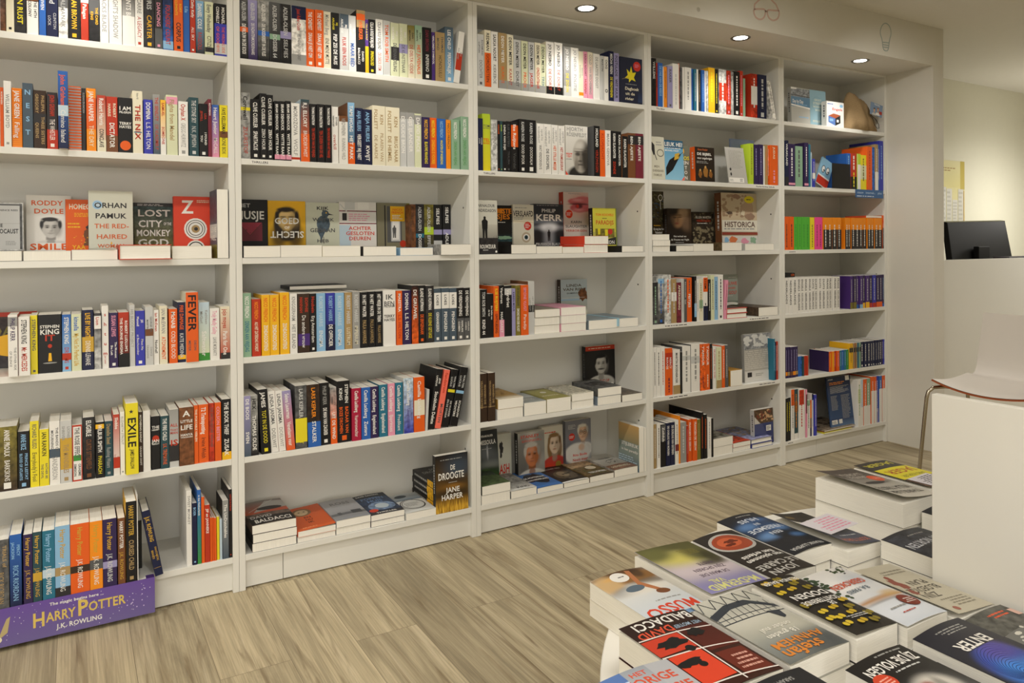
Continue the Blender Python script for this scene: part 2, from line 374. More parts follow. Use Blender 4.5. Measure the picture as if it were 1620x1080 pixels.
def make_book(root, T, W, H, bg='w', side=None, hard=False, spine=None, front=None, back=None, curl=0.0, pages=True, name='cover', xf=None, bow=0.0):
    """cover (printed, wraps round three sides) and page block under root. Local: spine at y=0 facing -y, front cover facing +x"""
    t = 0.0022 if hard else 0.0007
    t = min(t, T*0.22); ins = 0.003 if hard else 0.0004
    mb = MB(); ct, cb = grad(bg); st, sb = grad(side) if side else (ct, cb)
    r = min(0.0012, T*0.2)
    outer = [(-T/2, W), (-T/2, r), (-T/2+r*0.3, r*0.3), (-T/2+r, 0), (T/2-r, 0), (T/2-r*0.3, r*0.3), (T/2, r)]
    inner = [(-T/2+t, W), (-T/2+t, t), (-T/2+t, t), (-T/2+t, t), (T/2-t, t), (T/2-t, t), (T/2-t, t)]
    nf = 20 if curl or bow else 1
    def lift(y): return (curl*max(0.0, (y/W-0.25)/0.75)**2 if curl else 0.0) + bow*math.sin(math.pi*min(1.0, max(0.0, y/W)))
    for i in range(1, nf+1):
        y = r+(W-r)*i/nf; outer.append((T/2+lift(y), y)); inner.append((T/2-t+lift(y), y))
    n = len(outer)
    for i in range(n-1):
        a, b = outer[i], outer[i+1]; c1, c2 = (st, sb) if (i == 0 or i >= 6) else (ct, cb)
        mb.add([(*a, 0), (*b, 0), (*b, H), (*a, H)], [(0, 1, 2, 3)], [c2, c2, c1, c1])
        a2, b2 = inner[i], inner[i+1]; wc = col('w')
        if a2 != b2: mb.add([(*a2, 0), (*b2, 0), (*b2, H), (*a2, H)], [(3, 2, 1, 0)], wc)
        mb.add([(*a, H), (*b, H), (*b2, H), (*a2, H)], [(0, 1, 2, 3)], c1)
        mb.add([(*a, 0), (*b, 0), (*b2, 0), (*a2, 0)], [(3, 2, 1, 0)], c2)
    for i, fl in ((0, 0), (n-1, 1)):
        a, a2 = outer[i], inner[i]; q = [(*a, 0), (*a2, 0), (*a2, H), (*a, H)]
        mb.add(q, [(0, 3, 2, 1) if fl == 0 else (0, 3, 2, 1)], [sb, sb, st, st])
    E = 0.00007
    if spine: spine(Face2(mb, lambda u, v, k: (u-T/2, -E*k, v), T, H))
    if front: front(Face2(mb, lambda u, v, k: (T/2+lift(u)+0.00004*k, u, v), W, H, 20 if curl or bow else 1))
    if back: back(Face2(mb, lambda u, v, k: (-T/2-E*k, W-u, v), W, H))
    if root is None: bulk(mb, xf, 0)
    else: mb.build(name, PRINT, root)
    if pages:
        p = MB(); p.box(-T/2+t+0.0001, t, ins, T/2-t-0.0001, W-(0.003 if hard else 0.0006), H-ins)
        if root is None: bulk(p, xf, 1)
        else: p.build('page_block', PAPER, root)
    return root

def dash_word(F, cx, cy, length, cap, c, rnd, rot):
    x = -length/2
    while x < length/2:
        l = cap*rnd.uniform(0.6, 2.2); e = min(x+l, length/2)
        if rot: F.poly([(cx-cap/2, cy-e), (cx+cap/2, cy-e), (cx+cap/2, cy-x), (cx-cap/2, cy-x)], c)
        else: F.poly([(cx+x, cy-cap/2), (cx+e, cy-cap/2), (cx+e, cy+cap/2), (cx+x, cy+cap/2)], c)
        F.k -= 1; x = e+cap*0.5
    F.k += 1
def spine_text(F, txt, c, top, bot, rnd, bold, frac=0.52, off=0.0):
    """text that reads downwards in the part of the spine between heights bot and top"""
    L = top-bot; lines = txt.split('/')
    if txt[0] == '~':
        dash_word(F, F.w/2, (top+bot)/2, L*0.92, F.w*0.2, c, rnd, True); return
    n = len(lines); lh = F.w*0.9/n
    for i, s in enumerate(lines):
        cap = min(lh*frac, 0.0115); g, w = lay(s, bold); xs = L*0.94/(w*cap/0.69)
        if xs > 1.1: xs = 1.1
        if xs < 0.5: cap *= xs/0.5; xs = 0.5
        x = F.w/2 + ((n-1)/2-i)*lh
        ln = w*cap/0.69*xs
        F.text(s, x, top-ln/2 if n == 1 else (top+bot)/2, cap, c, rot=-math.pi/2, bold=bold, xs=xs)
def spine_art(bg, t1, c1, t2, c2, ops, rnd):
    O = {}; bands = []
    for o in ops:
        k, _, v = o.partition('=')
        if k == 'b': bands.append(v)
        else: O[k] = v
    def draw(F):
        w, h = F.w, F.h
        for b in bands:
            a, _, c = b.partition(':'); v0, v1 = [float(q) for q in a.split('-')]
            F.rect(0, v0*h, w, v1*h, c)
        for key in O:
            q = key.split(':')
            if q[0] == 'stripeh':
                for i in range(22): F.rect(0, h*(i+0.15)/22, w, h*(i+0.6)/22, q[1])
            if q[0] == 'stripe':
                for i in range(30): F.rect(0, h*(i+0.2)/30, w, h*(i+0.42)/30, q[1])
            if q[0] == 'frame':
                for r in ((0, 0, w*0.1, h), (w*0.9, 0, w, h), (0, 0, w, h*0.025), (0, h*0.97, w, h)): F.rect(*r, q[1])
        if 'stripeh' in O or 'stripe' in O: pass
        for k, v in O.items():
            if k in ('disc', 'disco') or k.startswith('disc'):
                cc = (v or k.partition(':')[2]) or 'o'
                y = 0.13 if k.startswith('disc:') else 0.58
                if k.startswith('disco') and cc == 'k': F.ring(w/2, h*0.22, w*0.33, w*0.33, w*0.14, 'k')
                else: F.ell(w/2, h*y, w*0.38, w*0.38, cc)
            elif k == 'stripeh' or k.startswith('stripeh'):
                pass
        if 'itart' in O:
            F.ell(w*0.5, h*0.46, w*0.09, w*0.1, 'r'); F.poly([(w*0.42, h*0.2), (w*0.58, h*0.2), (w*0.55, h*0.34), (w*0.45, h*0.34)], 'Y')
            F.ell(w*0.5, h*0.17, w*0.3, h*0.012, 'gr')
        if 'star' in O:
            pts = [(w*0.45+w*0.2*(1 if i % 2 == 0 else 0.42)*math.sin(math.pi*i/5), h*0.88+w*0.2*(1 if i % 2 == 0 else 0.42)*math.cos(math.pi*i/5)) for i in range(10)]
            F.poly(pts[::-1], 'K')
        if 'logo' in O:
            F.rect(w*0.32, h*0.035, w*0.68, h*0.035+w*0.36, c2 if t2 else (c1 or 'w'))
        if 'hz' in O:
            def block(txt, c, cy, maxh):
                ls = txt.split('/'); n = len(ls)
                for i, s in enumerate(ls):
                    g, wd = lay(s, True); cap = min(maxh, 0.69*0.8*w/wd*1.1, 0.016); cap = max(cap, 0.0025)
                    xs = min(1.2, w*0.84/(wd*cap/0.69)); F.text(s, w/2, cy+((n-1)/2-i)*cap*1.35, cap, c, xs=xs)
            if t1: block(t1, c1, h*(0.76 if t2 else 0.62), h*0.1)
            if t2: block(t2, c2, h*(0.6 if 'itart' in O else 0.5), h*(0.1 if 'itart' in O else 0.07))
            return
        if 'stack' in O:
            n = len(t1)
            for i, ch in enumerate(t1):
                F.text(ch, w/2, h*(0.86-0.62*i/max(1, n-1)), min(w*0.55, h*0.09), c1)
            if t2: spine_text(F, t2, c2, h*0.2, h*0.06, rnd, False, 0.3)
            return
        lo = 0.13 if ('logo' in O) else 0.05
        if 'tri' in O:
            n = len(t2)
            spine_text(F, t1, c1, h*0.97, h*0.86, rnd, False, 0.3)
            cols = ['r', 'r', 'r', 'w', 't', 'o', 'b', 'r']
            x = 0.8
            F.text(t2, w/2, h*0.5, w*0.5, 'k', width=h*0.56, rot=-math.pi/2)
            F.text(t2, w/2+w*0.03, h*0.503, w*0.46, 'r', width=h*0.555, rot=-math.pi/2)
            F.rect(w*0.1, h*0.33, w*0.9, h*0.345, 't'); return
        if 'big' in O:
            top = 0.8 if 'star' in O else 0.97
            g, wd = lay(t1, True); cap = w*0.62; L = min(h*(0.62 if 'star' not in O else 0.42), wd*cap/0.69*1.3)
            F.text(t1, w/2, h*top-L/2, cap, c1, width=L, rot=-math.pi/2)
            if t2: spine_text(F, t2, c2, h*top-L-h*0.03, h*0.06, rnd, True, 0.42)
            return
        if 'tk' in O and t1 and t1[0] != '~':
            F.text(t1.split('/')[0], w*0.5, h*0.78, w*0.3, 'k', width=h*0.2, rot=-math.pi/2)
            spine_text(F, t2, c2, h*0.56, h*0.16, rnd, True, 0.42); return
        if t1 and t2:
            f = len(max(t1.split('/'), key=len))+3; g = len(max(t2.split('/'), key=len))+3
            m = 0.95-(0.95-lo)*f/(f+g); m = min(0.7, max(0.36, m))
            spine_text(F, t1, c1, h*0.95, h*(m+0.015), rnd, True)
            spine_text(F, t2, c2, h*(m-0.015), h*lo, rnd, rnd.random() < 0.5)
        elif t1: spine_text(F, t1, c1, h*0.93, h*max(lo, 0.2), rnd, True)
        elif t2: spine_text(F, t2, c2, h*0.8, h*lo, rnd, True)
    return draw, O
ORD = ['zeroth', 'first', 'second', 'third', 'fourth', 'fifth', 'sixth', 'seventh', 'eighth', 'ninth', 'tenth', 'eleventh', 'twelfth', 'thirteenth', 'fourteenth', 'fifteenth', 'sixteenth', 'seventeenth', 'eighteenth', 'nineteenth', 'twentieth']
ORD += ['twenty-'+q for q in ORD[1:10]] + ['thirtieth'] + ['thirty-'+q for q in ORD[1:10]] + ['fortieth']
BAY = ['leftmost bookcase', 'second bookcase', 'middle bookcase', 'fourth bookcase', 'rightmost bookcase']
ROW = ['', 'top shelf', 'second shelf', 'third shelf', 'fourth shelf', 'fifth shelf', 'bottom shelf']
ZS = [1.8755, 1.5918, 1.2934, 0.9961, 0.6983, 0.4001, 0.1070]
PITCHX = 0.8; SIDE = 0.018
def SHELF(bay, row, data):
    rnd = random.Random(bay*10+row)
    for i, l in enumerate(data.strip().splitlines()):
        co, bg, t1, c1, t2, c2, ops = (l.split(';')+['']*7)[:7]
        c = [float(q) for q in co.split(',')]; x, T, H, y = [q/1000 for q in c[:4]]
        lean = math.radians(c[4]) if len(c) > 4 else 0.0
        ops = [o for o in ops.split(',') if o]
        draw, O = spine_art(bg, t1, c1, t2, c2, ops, rnd)
        z = ZS[row]+(0.0016 if (bay, row) == (0, 6) and y < 0 else 0.0)
        W = float(O.get('D', 0)) or min(max(0.11, H*0.66)+rnd.uniform(-0.004, 0.006), 0.2)
        if y > 0: y += rnd.uniform(-0.002, 0.004)
        M = Matrix.Identity(3); loc = (x+T/2, y, z+0.0002); dx = 0
        if lean:
            T = T*math.cos(lean); M = Matrix.Rotation(lean, 3, 'Y')
            loc = (x+T/math.cos(lean) if lean > 0 else x, y, z+0.0002); dx = -T/2 if lean > 0 else T/2     # the lower corner it rests on
        base = bg.split('>')[0].lstrip('~')
        tc = (c1 if t1 else c2) if (t1 or t2) else ''
        dic = 'NEDERLANDS' in l
        lab = CNAME[base]+(' dictionary' if dic else ' spine')+(' with '+CNAME[tc]+' lettering' if tc in CNAME and tc != base else '')
        n = ORD[i+1]; lab += ', '+n+' upright from left, '+ROW[row]+', '+BAY[bay]
        add_book(loc, M, lab, ('white dictionaries' if dic else 'books')+' on the '+ROW[row]+' of the '+BAY[bay], T, W, H, bg,
                 [((dx, 0, H/2), (0, -1, 0), T*H)], dx, 'dictionary' if dic else 'book', side=O.get('side'), spine=draw)

# ------------------------------------------------------------------ cover pictures (u, v as fractions of the cover)
def turn(o):
    """the same print element turned half round on the cover"""
    k = o[0]; q = list(o)
    if k == 'r':
        q[1:5] = [1-o[3], 1-o[4], 1-o[1], 1-o[2]]
        if len(o) > 6: q[5], q[6] = o[6], o[5]
    elif k in ('d', 'sp', 'grass'): q[1:5] = [1-o[3], 1-o[4], 1-o[1], 1-o[2]]
    elif k == 'l': q[1:5] = [1-o[1], 1-o[2], 1-o[3], 1-o[4]]
    elif k == 'p': q[1] = [(1-a, 1-b) for a, b in o[1]]
    elif k == 's':
        q[1:5] = [1-o[3], 1-o[4], 1-o[1], 1-o[2]]; q[8] = [(1-i[0], 1-i[1])+tuple(i[2:]) for i in o[8]]
        if isinstance(o[7], tuple): q[7] = (o[7][1], o[7][0])
    elif k in ('t', 'tl'): q[2:4] = [1-o[2], 1-o[3]]
    else: q[1:3] = [1-o[1], 1-o[2]]
    return tuple(q)
def up(o, f):
    """squeezes a print element into the part of the cover above the fraction f"""
    k = o[0]; q = list(o); g = lambda v: f+(1-f)*v
    if k in ('r', 'd', 'sp', 'grass', 'l'): q[2] = g(o[2]) if o[2] > 0.001 or k != 'r' else 0.0; q[4] = g(o[4])
    elif k == 's':
        q[2] = g(o[2]) if o[2] > 0.001 else 0.0; q[4] = g(o[4]); q[8] = [(i[0], g(i[1]), i[2], i[3]*(1-f))+tuple(i[4:]) for i in o[8]]
    elif k == 'p': q[1] = [(a, g(b)) for a, b in o[1]]
    elif k in ('t', 'tl'): q[3] = g(o[3]); q[4] = o[4]*(1-f)
    elif k in ('e', 'b', 'oo'): q[2] = g(o[2]); q[4] = o[4]*(1-f)
    elif k == 'man': q[2] = g(o[2]); q[3] = o[3]*(1-f)
    elif k != 'f': q[2] = g(o[2])
    return tuple(q)
def art(ops, seed=0, half=False, above=0.0):
    ops = [turn(o) for o in ops] if half else [up(o, above) for o in ops] if above else ops
    def draw(F):
        w, h = F.w, F.h; rnd = random.Random(seed)
        for o in ops:
            k = o[0]
            if k == 'r': F.rect(o[1]*w, o[2]*h, o[3]*w, o[4]*h, o[5], o[6] if len(o) > 6 else None)
            elif k == 'e': F.ell(o[1]*w, o[2]*h, o[3]*w, o[4]*h, o[5])
            elif k == 'c': F.ell(o[1]*w, o[2]*h, o[3]*w, o[3]*w, o[4])
            elif k == 'o': F.ring(o[1]*w, o[2]*h, o[3]*w, o[3]*w, o[4]*w, o[5])
            elif k == 'oo': F.ring(o[1]*w, o[2]*h, o[3]*w, o[4]*h, o[5]*w, o[6])
            elif k == 'p': F.poly([(a*w, b*h) for a, b in o[1]], o[2])
            elif k == 'l': F.line(o[1]*w, o[2]*h, o[3]*w, o[4]*h, o[5]*w, o[6])
            elif k == 't': F.text(o[1], o[2]*w, o[3]*h, o[4]*h, o[5], width=(o[6]*w if len(o) > 6 and o[6] else None), rot=o[7] if len(o) > 7 else 0.0)
            elif k == 'tl': F.text(o[1], o[2]*w, o[3]*h, o[4]*h, o[5], width=(o[6]*w if len(o) > 6 and o[6] else None), bold=False)
            elif k == 'd': F.dashes(o[1]*w, o[2]*h, o[3]*w, o[4]*h, o[5], o[6], rnd)
            elif k == 'b':
                n = 18; F.poly([(o[1]*w+o[3]*w*math.cos(2*math.pi*i/n)*rnd.uniform(0.65, 1.15), o[2]*h+o[4]*h*math.sin(2*math.pi*i/n)*rnd.uniform(0.65, 1.15)) for i in range(n)], o[5])
            elif k == 'sp':      # a scatter of small blobs: (u0, v0, u1, v1, count, size, colour)
                for i in range(o[5]):
                    F.ell(w*rnd.uniform(o[1], o[3]), h*rnd.uniform(o[2], o[4]), w*o[6]*rnd.uniform(0.5, 1.3), w*o[6]*rnd.uniform(0.3, 0.9), o[7], 7)
            elif k == 'grass':   # upright blades between v0 and v1
                for i in range(o[5]):
                    x = w*rnd.uniform(o[1], o[3]); y = h*rnd.uniform(o[2], o[4]); l = h*0.05*rnd.uniform(0.5, 1.6)
                    F.poly([(x-w*0.008, o[2]*h), (x+w*0.008, o[2]*h), (x+w*rnd.uniform(-0.015, 0.015), min(y+l, o[4]*h))], o[6]); F.k -= 1
                F.k += 1
            elif k == 'man':     # standing figure seen from behind: (cx, foot, height, colour)
                cx, f, s, c = o[1]*w, o[2]*h, o[3]*h, o[4]
                F.ell(cx, f+s*0.93, s*0.065, s*0.075, c)
                F.poly([(cx-s*0.14, f+s*0.42), (cx+s*0.14, f+s*0.42), (cx+s*0.16, f+s*0.78), (cx+s*0.06, f+s*0.87), (cx-s*0.06, f+s*0.87), (cx-s*0.16, f+s*0.78)], c)
                F.poly([(cx-s*0.12, f), (cx-s*0.03, f), (cx, f+s*0.42), (cx-s*0.13, f+s*0.44)], c); F.poly([(cx+s*0.03, f), (cx+s*0.12, f), (cx+s*0.13, f+s*0.44), (cx, f+s*0.42)], c)
            elif k == 'head':    # portrait: (cx, cy, size, skin, hair, shirt, long hair)
                cx, cy, s, sk, hr, sh, lg = o[1]*w, o[2]*h, o[3]*w, o[4], o[5], o[6], o[7]
                if lg: F.poly([(cx-s*0.62, cy-s*1.5), (cx+s*0.62, cy-s*1.5), (cx+s*0.6, cy+s*0.3), (cx+s*0.35, cy+s*0.85), (cx-s*0.35, cy+s*0.85), (cx-s*0.6, cy+s*0.3)], hr)
                if sh: F.poly([(max(0, cx-s*1.15), max(0, cy-s*1.9)), (min(w, cx+s*1.15), max(0, cy-s*1.9)), (min(w, cx+s*1.05), cy-s*1.25), (cx+s*0.35, cy-s*0.85), (cx-s*0.35, cy-s*0.85), (max(0, cx-s*1.05), cy-s*1.25)], sh)
                dk = mixc(col(sk), col('db'), 0.45)
                F.poly([(cx-s*0.25, cy-s*1.0), (cx+s*0.25, cy-s*1.0), (cx+s*0.25, cy-s*0.4), (cx-s*0.25, cy-s*0.4)], dk)
                F.ell(cx, cy+s*0.22, s*0.57, s*0.55, hr)
                F.ell(cx, cy, s*0.48, s*0.66, sk); F.poly([(cx+s*0.1, cy-s*0.6), (cx+s*0.4, cy-s*0.35), (cx+s*0.47, cy+s*0.1), (cx+s*0.3, cy+s*0.3)], mixc(col(sk), dk, 0.5))
                F.poly([(cx-s*0.5, cy+s*0.2), (cx-s*0.3, cy+s*0.38), (cx+s*0.2, cy+s*0.45), (cx+s*0.5, cy+s*0.2), (cx+s*0.4, cy+s*0.68), (cx, cy+s*0.8), (cx-s*0.4, cy+s*0.68)], hr)
                for q in (-1, 1):
                    F.ell(cx+q*s*0.2, cy+s*0.08, s*0.1, s*0.05, 'w'); F.ell(cx+q*s*0.2, cy+s*0.08, s*0.05, s*0.05, 'k'); F.rect(cx+q*s*0.2-s*0.12, cy+s*0.16, cx+q*s*0.2+s*0.12, cy+s*0.2, mixc(col(hr), col('k'), 0.4))
                F.poly([(cx-s*0.03, cy+s*0.05), (cx-s*0.1, cy-s*0.18), (cx+s*0.1, cy-s*0.18), (cx+s*0.03, cy+s*0.05)], dk)
                F.ell(cx, cy-s*0.34, s*0.17, s*0.045, mixc(dk, col('r'), 0.3))
            elif k == 's': F.soft(*o[1:])
    return draw
def por(cx, cy, s, skin, hair, shirt=None, long=False, a=0.66, lip='a06050', beard=None):
    """soft ellipses of a portrait photograph; s is half the head's width"""
    sk = col(skin); dk = mixc(sk, col('2a1c14'), 0.55); hd = mixc(col(hair), col('k'), 0.4); lt = mixc(sk, col('w'), 0.3); h = s*a; o = []
    if long: o += [(cx, cy-0.5*h, 1.15*s, 1.9*h, 0.1, hair), (cx+.5*s, cy-0.9*h, .5*s, 1.5*h, 0.4, hd, .6)]
    o += [(cx, cy-1.25*h, .45*s, .8*h, .1, dk)]
    if shirt: o += [(cx, cy-2.5*h, 1.9*s, 1.05*h, .08, shirt), (cx, cy-1.75*h, .4*s, .4*h, .2, dk, .8), (cx+.8*s, cy-2.4*h, .7*s, .7*h, .5, mixc(col(shirt), col('k'), .35), .6)]
    o += [(cx, cy+.22*h, .93*s, 1.1*h, .08, hair), (cx, cy-.05*h, .82*s, 1.1*h, .07, sk), (cx, cy-.5*h, .62*s, .72*h, .1, sk)]
    o += [(cx+.62*s, cy-.1*h, .42*s, 1.0*h, .5, dk, .65), (cx-.3*s, cy-.15*h, .28*s, .3*h, .8, lt, .5), (cx-.1*s, cy+.55*h, .4*s, .2*h, .8, lt, .4)]
    for q in (-1, 1): o += [(cx+q*.34*s, cy+.12*h, .25*s, .15*h, .5, dk, .75), (cx+q*.34*s, cy+.1*h, .12*s, .075*h, .4, '2a201c', .95), (cx+q*.34*s, cy+.31*h, .26*s, .05*h, .5, hd, .85)]
    o += [(cx+.1*s, cy-.12*h, .09*s, .3*h, .6, dk, .5), (cx+.02*s, cy-.36*h, .18*s, .06*h, .5, dk, .75), (cx, cy-.62*h, .3*s, .07*h, .4, lip, .85), (cx, cy-.74*h, .2*s, .04*h, .6, dk, .4)]
    if beard: o += [(cx, cy-.75*h, .6*s, .4*h, .5, beard, .6)]
    o += [(cx-.1*s, cy+1.08*h, .78*s, .26*h, .2, hair), (cx-.85*s, cy+.45*h, .18*s, .5*h, .3, hair), (cx+.85*s, cy+.45*h, .18*s, .5*h, .3, hd)]
    return o
def pic(base, items, nx=34, ny=50, u0=0.0, v0=0.0, u1=1.0, v1=1.0): return ('s', u0, v0, u1, v1, nx, ny, base, items)
def tit(*a): return ('t',)+a

# ------------------------------------------------------------------ the room
X0, X1, Y0, Y1, ZC = -2.4, 7.2, -5.2, 0.375, 2.073
structure(boxobj('floor', X0, Y0, -0.1, X1, Y1, 0.0, FLOOR))
structure(boxobj('ceiling', X0, Y0, ZC, X1, Y1, ZC+0.1, CEILP))
structure(boxobj('wall_back', X0, Y1, -0.1, X1, Y1+0.1, ZC+0.1, WALLP))
structure(boxobj('wall_left', X0-0.1, Y0, -0.1, X0, Y1, ZC+0.1, WALLP))
structure(boxobj('wall_right', X1, Y0, -0.1, X1+0.1, Y1, ZC+0.1, WALLP))
structure(boxobj('wall_front', X0, Y0-0.1, -0.1, X1, Y0, ZC+0.1, WALLP))
# boxed-in bulkhead over the bookcases and the end panel on their right
ZF = 1.8865; YF = -0.241
o = MB(); o.box(-1.6, YF, ZF, 4.0, YF+0.018, ZC); structure(o.build('trim_1', FASC))           # fascia
o = MB(); o.box(-1.6, YF+0.018, ZF, 4.0, Y1, ZF+0.018); structure(o.build('trim_2', FASC))       # soffit
o = MB(); o.box(4.0, YF, 0.0, 4.09, Y1, ZC); structure(o.build('trim_3', FASC, bevel=0.001))     # end panel
for x0, x1 in ((-0.9, 0.931), (0.933, 3.456), (3.458, 3.999)):
    structure(boxobj('baseboard_back', x0, 0.016, 0.0035, x1, 0.033, ZS[6]-SIDE-0.0005, LAM))

# downlights let into the soffit, one in front of every bookcase
for k, x in enumerate((-0.39, 0.405, 1.2, 1.9987, 2.7953, 3.5975)):
    t = tag(empty('downlight', (x, -0.128, ZF)), 'small round recessed downlight glowing in the white soffit, '+['first', 'above the leftmost bookcase', 'above the second bookcase', 'over the middle bookcase', 'over the fourth bookcase', 'over the rightmost bookcase'][k], 'ceiling lamp', 'downlights in the soffit')
    m = MB(); m.lathe([(0.028, 0.0), (0.039, -0.003), (0.041, 0.0), (0.028, 0.0)], 0, 0, 28); ring = m.build('trim_ring', STEEL, t, smooth=True)
    m = MB(); m.lathe([(0.0001, -0.0028), (0.028, -0.001), (0.029, 0.0)], 0, 0, 24); m.build('lens', LENS, ring, smooth=True)
    light('downlight_beam', 'SPOT', (x, -0.128, ZF-0.012), 7.5, WARM, (x+0.01, -0.085, 0), spot_size=math.radians(105), spot_blend=0.8, shadow_soft_size=0.02)

# pictograms stuck on the fascia
def strip(name, lines, w, c, label):
    m = MB(); y = YF-0.0008
    for L in lines:
        P = [Vector((a, 0, b)) for a, b in L]; n = len(P); closed = (P[0]-P[-1]).length < 1e-4
        def nrm(i):
            a = P[i-1] if i > 0 else (P[-2] if closed else P[0]); b = P[i+1] if i < n-1 else (P[1] if closed else P[-1])
            t = (b-a).normalized(); return Vector((-t.z, 0, t.x))
        for i in range(n-1):
            q = [P[i]-nrm(i)*w/2, P[i+1]-nrm(i+1)*w/2, P[i+1]+nrm(i+1)*w/2, P[i]+nrm(i)*w/2]
            m.add([(v.x, y, v.z) for v in q]+[(v.x, YF, v.z) for v in q], [(0, 1, 2, 3), (0, 4, 5, 1), (3, 2, 6, 7)], col(c))
    return tag(m.build(name, PRINT), label, 'wall sticker')
def smooth_loop(pts, sub=4):
    n = len(pts)-1; out = []
    for i in range(n):
        p0, p1, p2, p3 = [Vector(pts[(i+j) % n]) for j in (-1, 0, 1, 2)]
        for k in range(sub):
            t = k/sub; out.append(tuple(0.5*((2*p1)+(p2-p0)*t+(2*p0-5*p1+4*p2-p3)*t*t+(3*p1-p0-3*p2+p3)*t**3)))
    return out+[out[0]]
lensL = [(2.748, 1.964), (2.757, 1.938), (2.786, 1.932), (2.809, 1.947), (2.813, 1.974), (2.78, 1.973), (2.748, 1.964)]
lensR = [(2.827, 1.974), (2.833, 1.949), (2.86, 1.939), (2.89, 1.953), (2.896, 1.981), (2.863, 1.98), (2.827, 1.974)]
strip('glasses_sticker', [smooth_loop(lensL), smooth_loop(lensR), [(2.75, 1.966), (2.752, 1.988), (2.778, 2.009), (2.804, 2.027)], [(2.896, 1.981), (2.878, 2.007), (2.851, 2.021), (2.834, 2.03)], [(2.812, 1.97), (2.827, 1.97)]], 0.0068, 'd3b3a6', 'pale red outline of spectacles stuck on the white fascia')
bulb = [(3.619, 2.037), (3.596, 2.025), (3.581, 2.001), (3.581, 1.981), (3.591, 1.962), (3.596, 1.943), (3.599, 1.925), (3.609, 1.912), (3.631, 1.912), (3.642, 1.927), (3.646, 1.948), (3.652, 1.969), (3.661, 1.994), (3.657, 2.016), (3.643, 2.032), (3.619, 2.037)]
strip('bulb_sticker', [smooth_loop(bulb), [(3.595, 1.947), (3.646, 1.95)], [(3.597, 1.936), (3.644, 1.938)], [(3.6, 1.925), (3.642, 1.927)]], 0.0045, 'a5b0aa', 'grey green outline of a light bulb stuck on the fascia')
m = MB(); m.lathe([(0.0001, 0.0012), (0.008, 0.001), (0.009, 0.0)], 0, 0, 16)
o = m.build('fascia_plug', add_noise(mat('grey_plug', hx('b9b4a8'), 0.6), 20, 0.05)); o.matrix_world = Matrix.Translation((2.4444, YF, 1.9197)) @ Matrix.Rotation(math.radians(90), 4, 'X')
tag(o, 'small grey round plug in the fascia, left of the spectacles sticker', 'plug')

# ------------------------------------------------------------------ bookcases
DEPTH = 0.267
SHELF_NOTES = {(1, 2): [(0.045, 'THRILLERS')], (2, 2): [(0.035, 'THRILLERS')], (3, 1): [(0.04, 'Thriller')], (3, 2): [(0.62, 'Nederlandse bijbels')], (4, 3): [(0.045, '~')], (3, 4): [(0.08, '~'), (0.58, '~')], (3, 5): [(0.1, '~'), (0.64, '~')], (4, 6): [(0.03, '~')]}
for b in range(-1, 5):
    x0 = b*PITCHX; x1 = x0+PITCHX
    lab = 'white laminate open bookcase with six shelves of books, '+('the one on the far left beyond the picture' if b < 0 else ['leftmost of the row', 'second from left, without a seam to the floor', 'in the middle of the row', 'fourth in the row', 'at the right beside the end panel'][b])
    if b == 1: lab = 'white laminate open bookcase with six shelves of books, second from left'
    if b < 0: continue
    root = tag(empty('bookcase', (x0, 0, 0)), lab, 'bookcase', 'row of white bookcases')
    for xa in (0.0004, PITCHX-SIDE):
        boxobj('side_panel', xa, 0, 0.0005, xa+SIDE-0.0004, DEPTH, ZF-0.001, LAM, root, 0.0006)
    boxobj('back_panel', SIDE+0.0004, DEPTH-0.006, ZS[6]-SIDE, PITCHX-SIDE-0.0004, DEPTH, ZF-0.001, LAM, root)
    boxobj('top_board', SIDE+0.0002, 0, ZS[0], PITCHX-SIDE-0.0002, DEPTH-0.006, ZF-0.001, LAM, root)
    for r in range(1, 7):
        s = boxobj('shelf', SIDE+0.0002, 0, ZS[r]-SIDE, PITCHX-SIDE-0.0002, DEPTH-0.006, ZS[r], LAM, root, 0.0006)
        for off, txt in SHELF_NOTES.get((b, r), []):
            m = MB(); wd = 0.14 if len(txt) > 12 or txt == '~' and b == 3 else 0.055
            F = Face2(m, lambda u, v, k, off=off, r=r: (off+u, -0.0004-0.00005*k, ZS[r]-0.0145+v), wd, 0.011)
            F.rect(0, 0, wd, 0.011, 'w')
            if txt == '~': F.dashes(0.004, 0.002, wd-0.004, 0.009, 1, 'k', random.Random(r))
            else: F.text(txt, wd/2, 0.0055, 0.006, 'k', width=wd*0.88)
            m.build('shelf_label', PRINT, s)
    m = MB()
    for zz in (0.3, 0.86, 1.16, 1.45, 1.72):
        m.box(PITCHX-SIDE-0.0003, 0.045, zz, PITCHX-SIDE, 0.051, zz+0.006)
    m.build('shelf_pin', BLACKP, root)

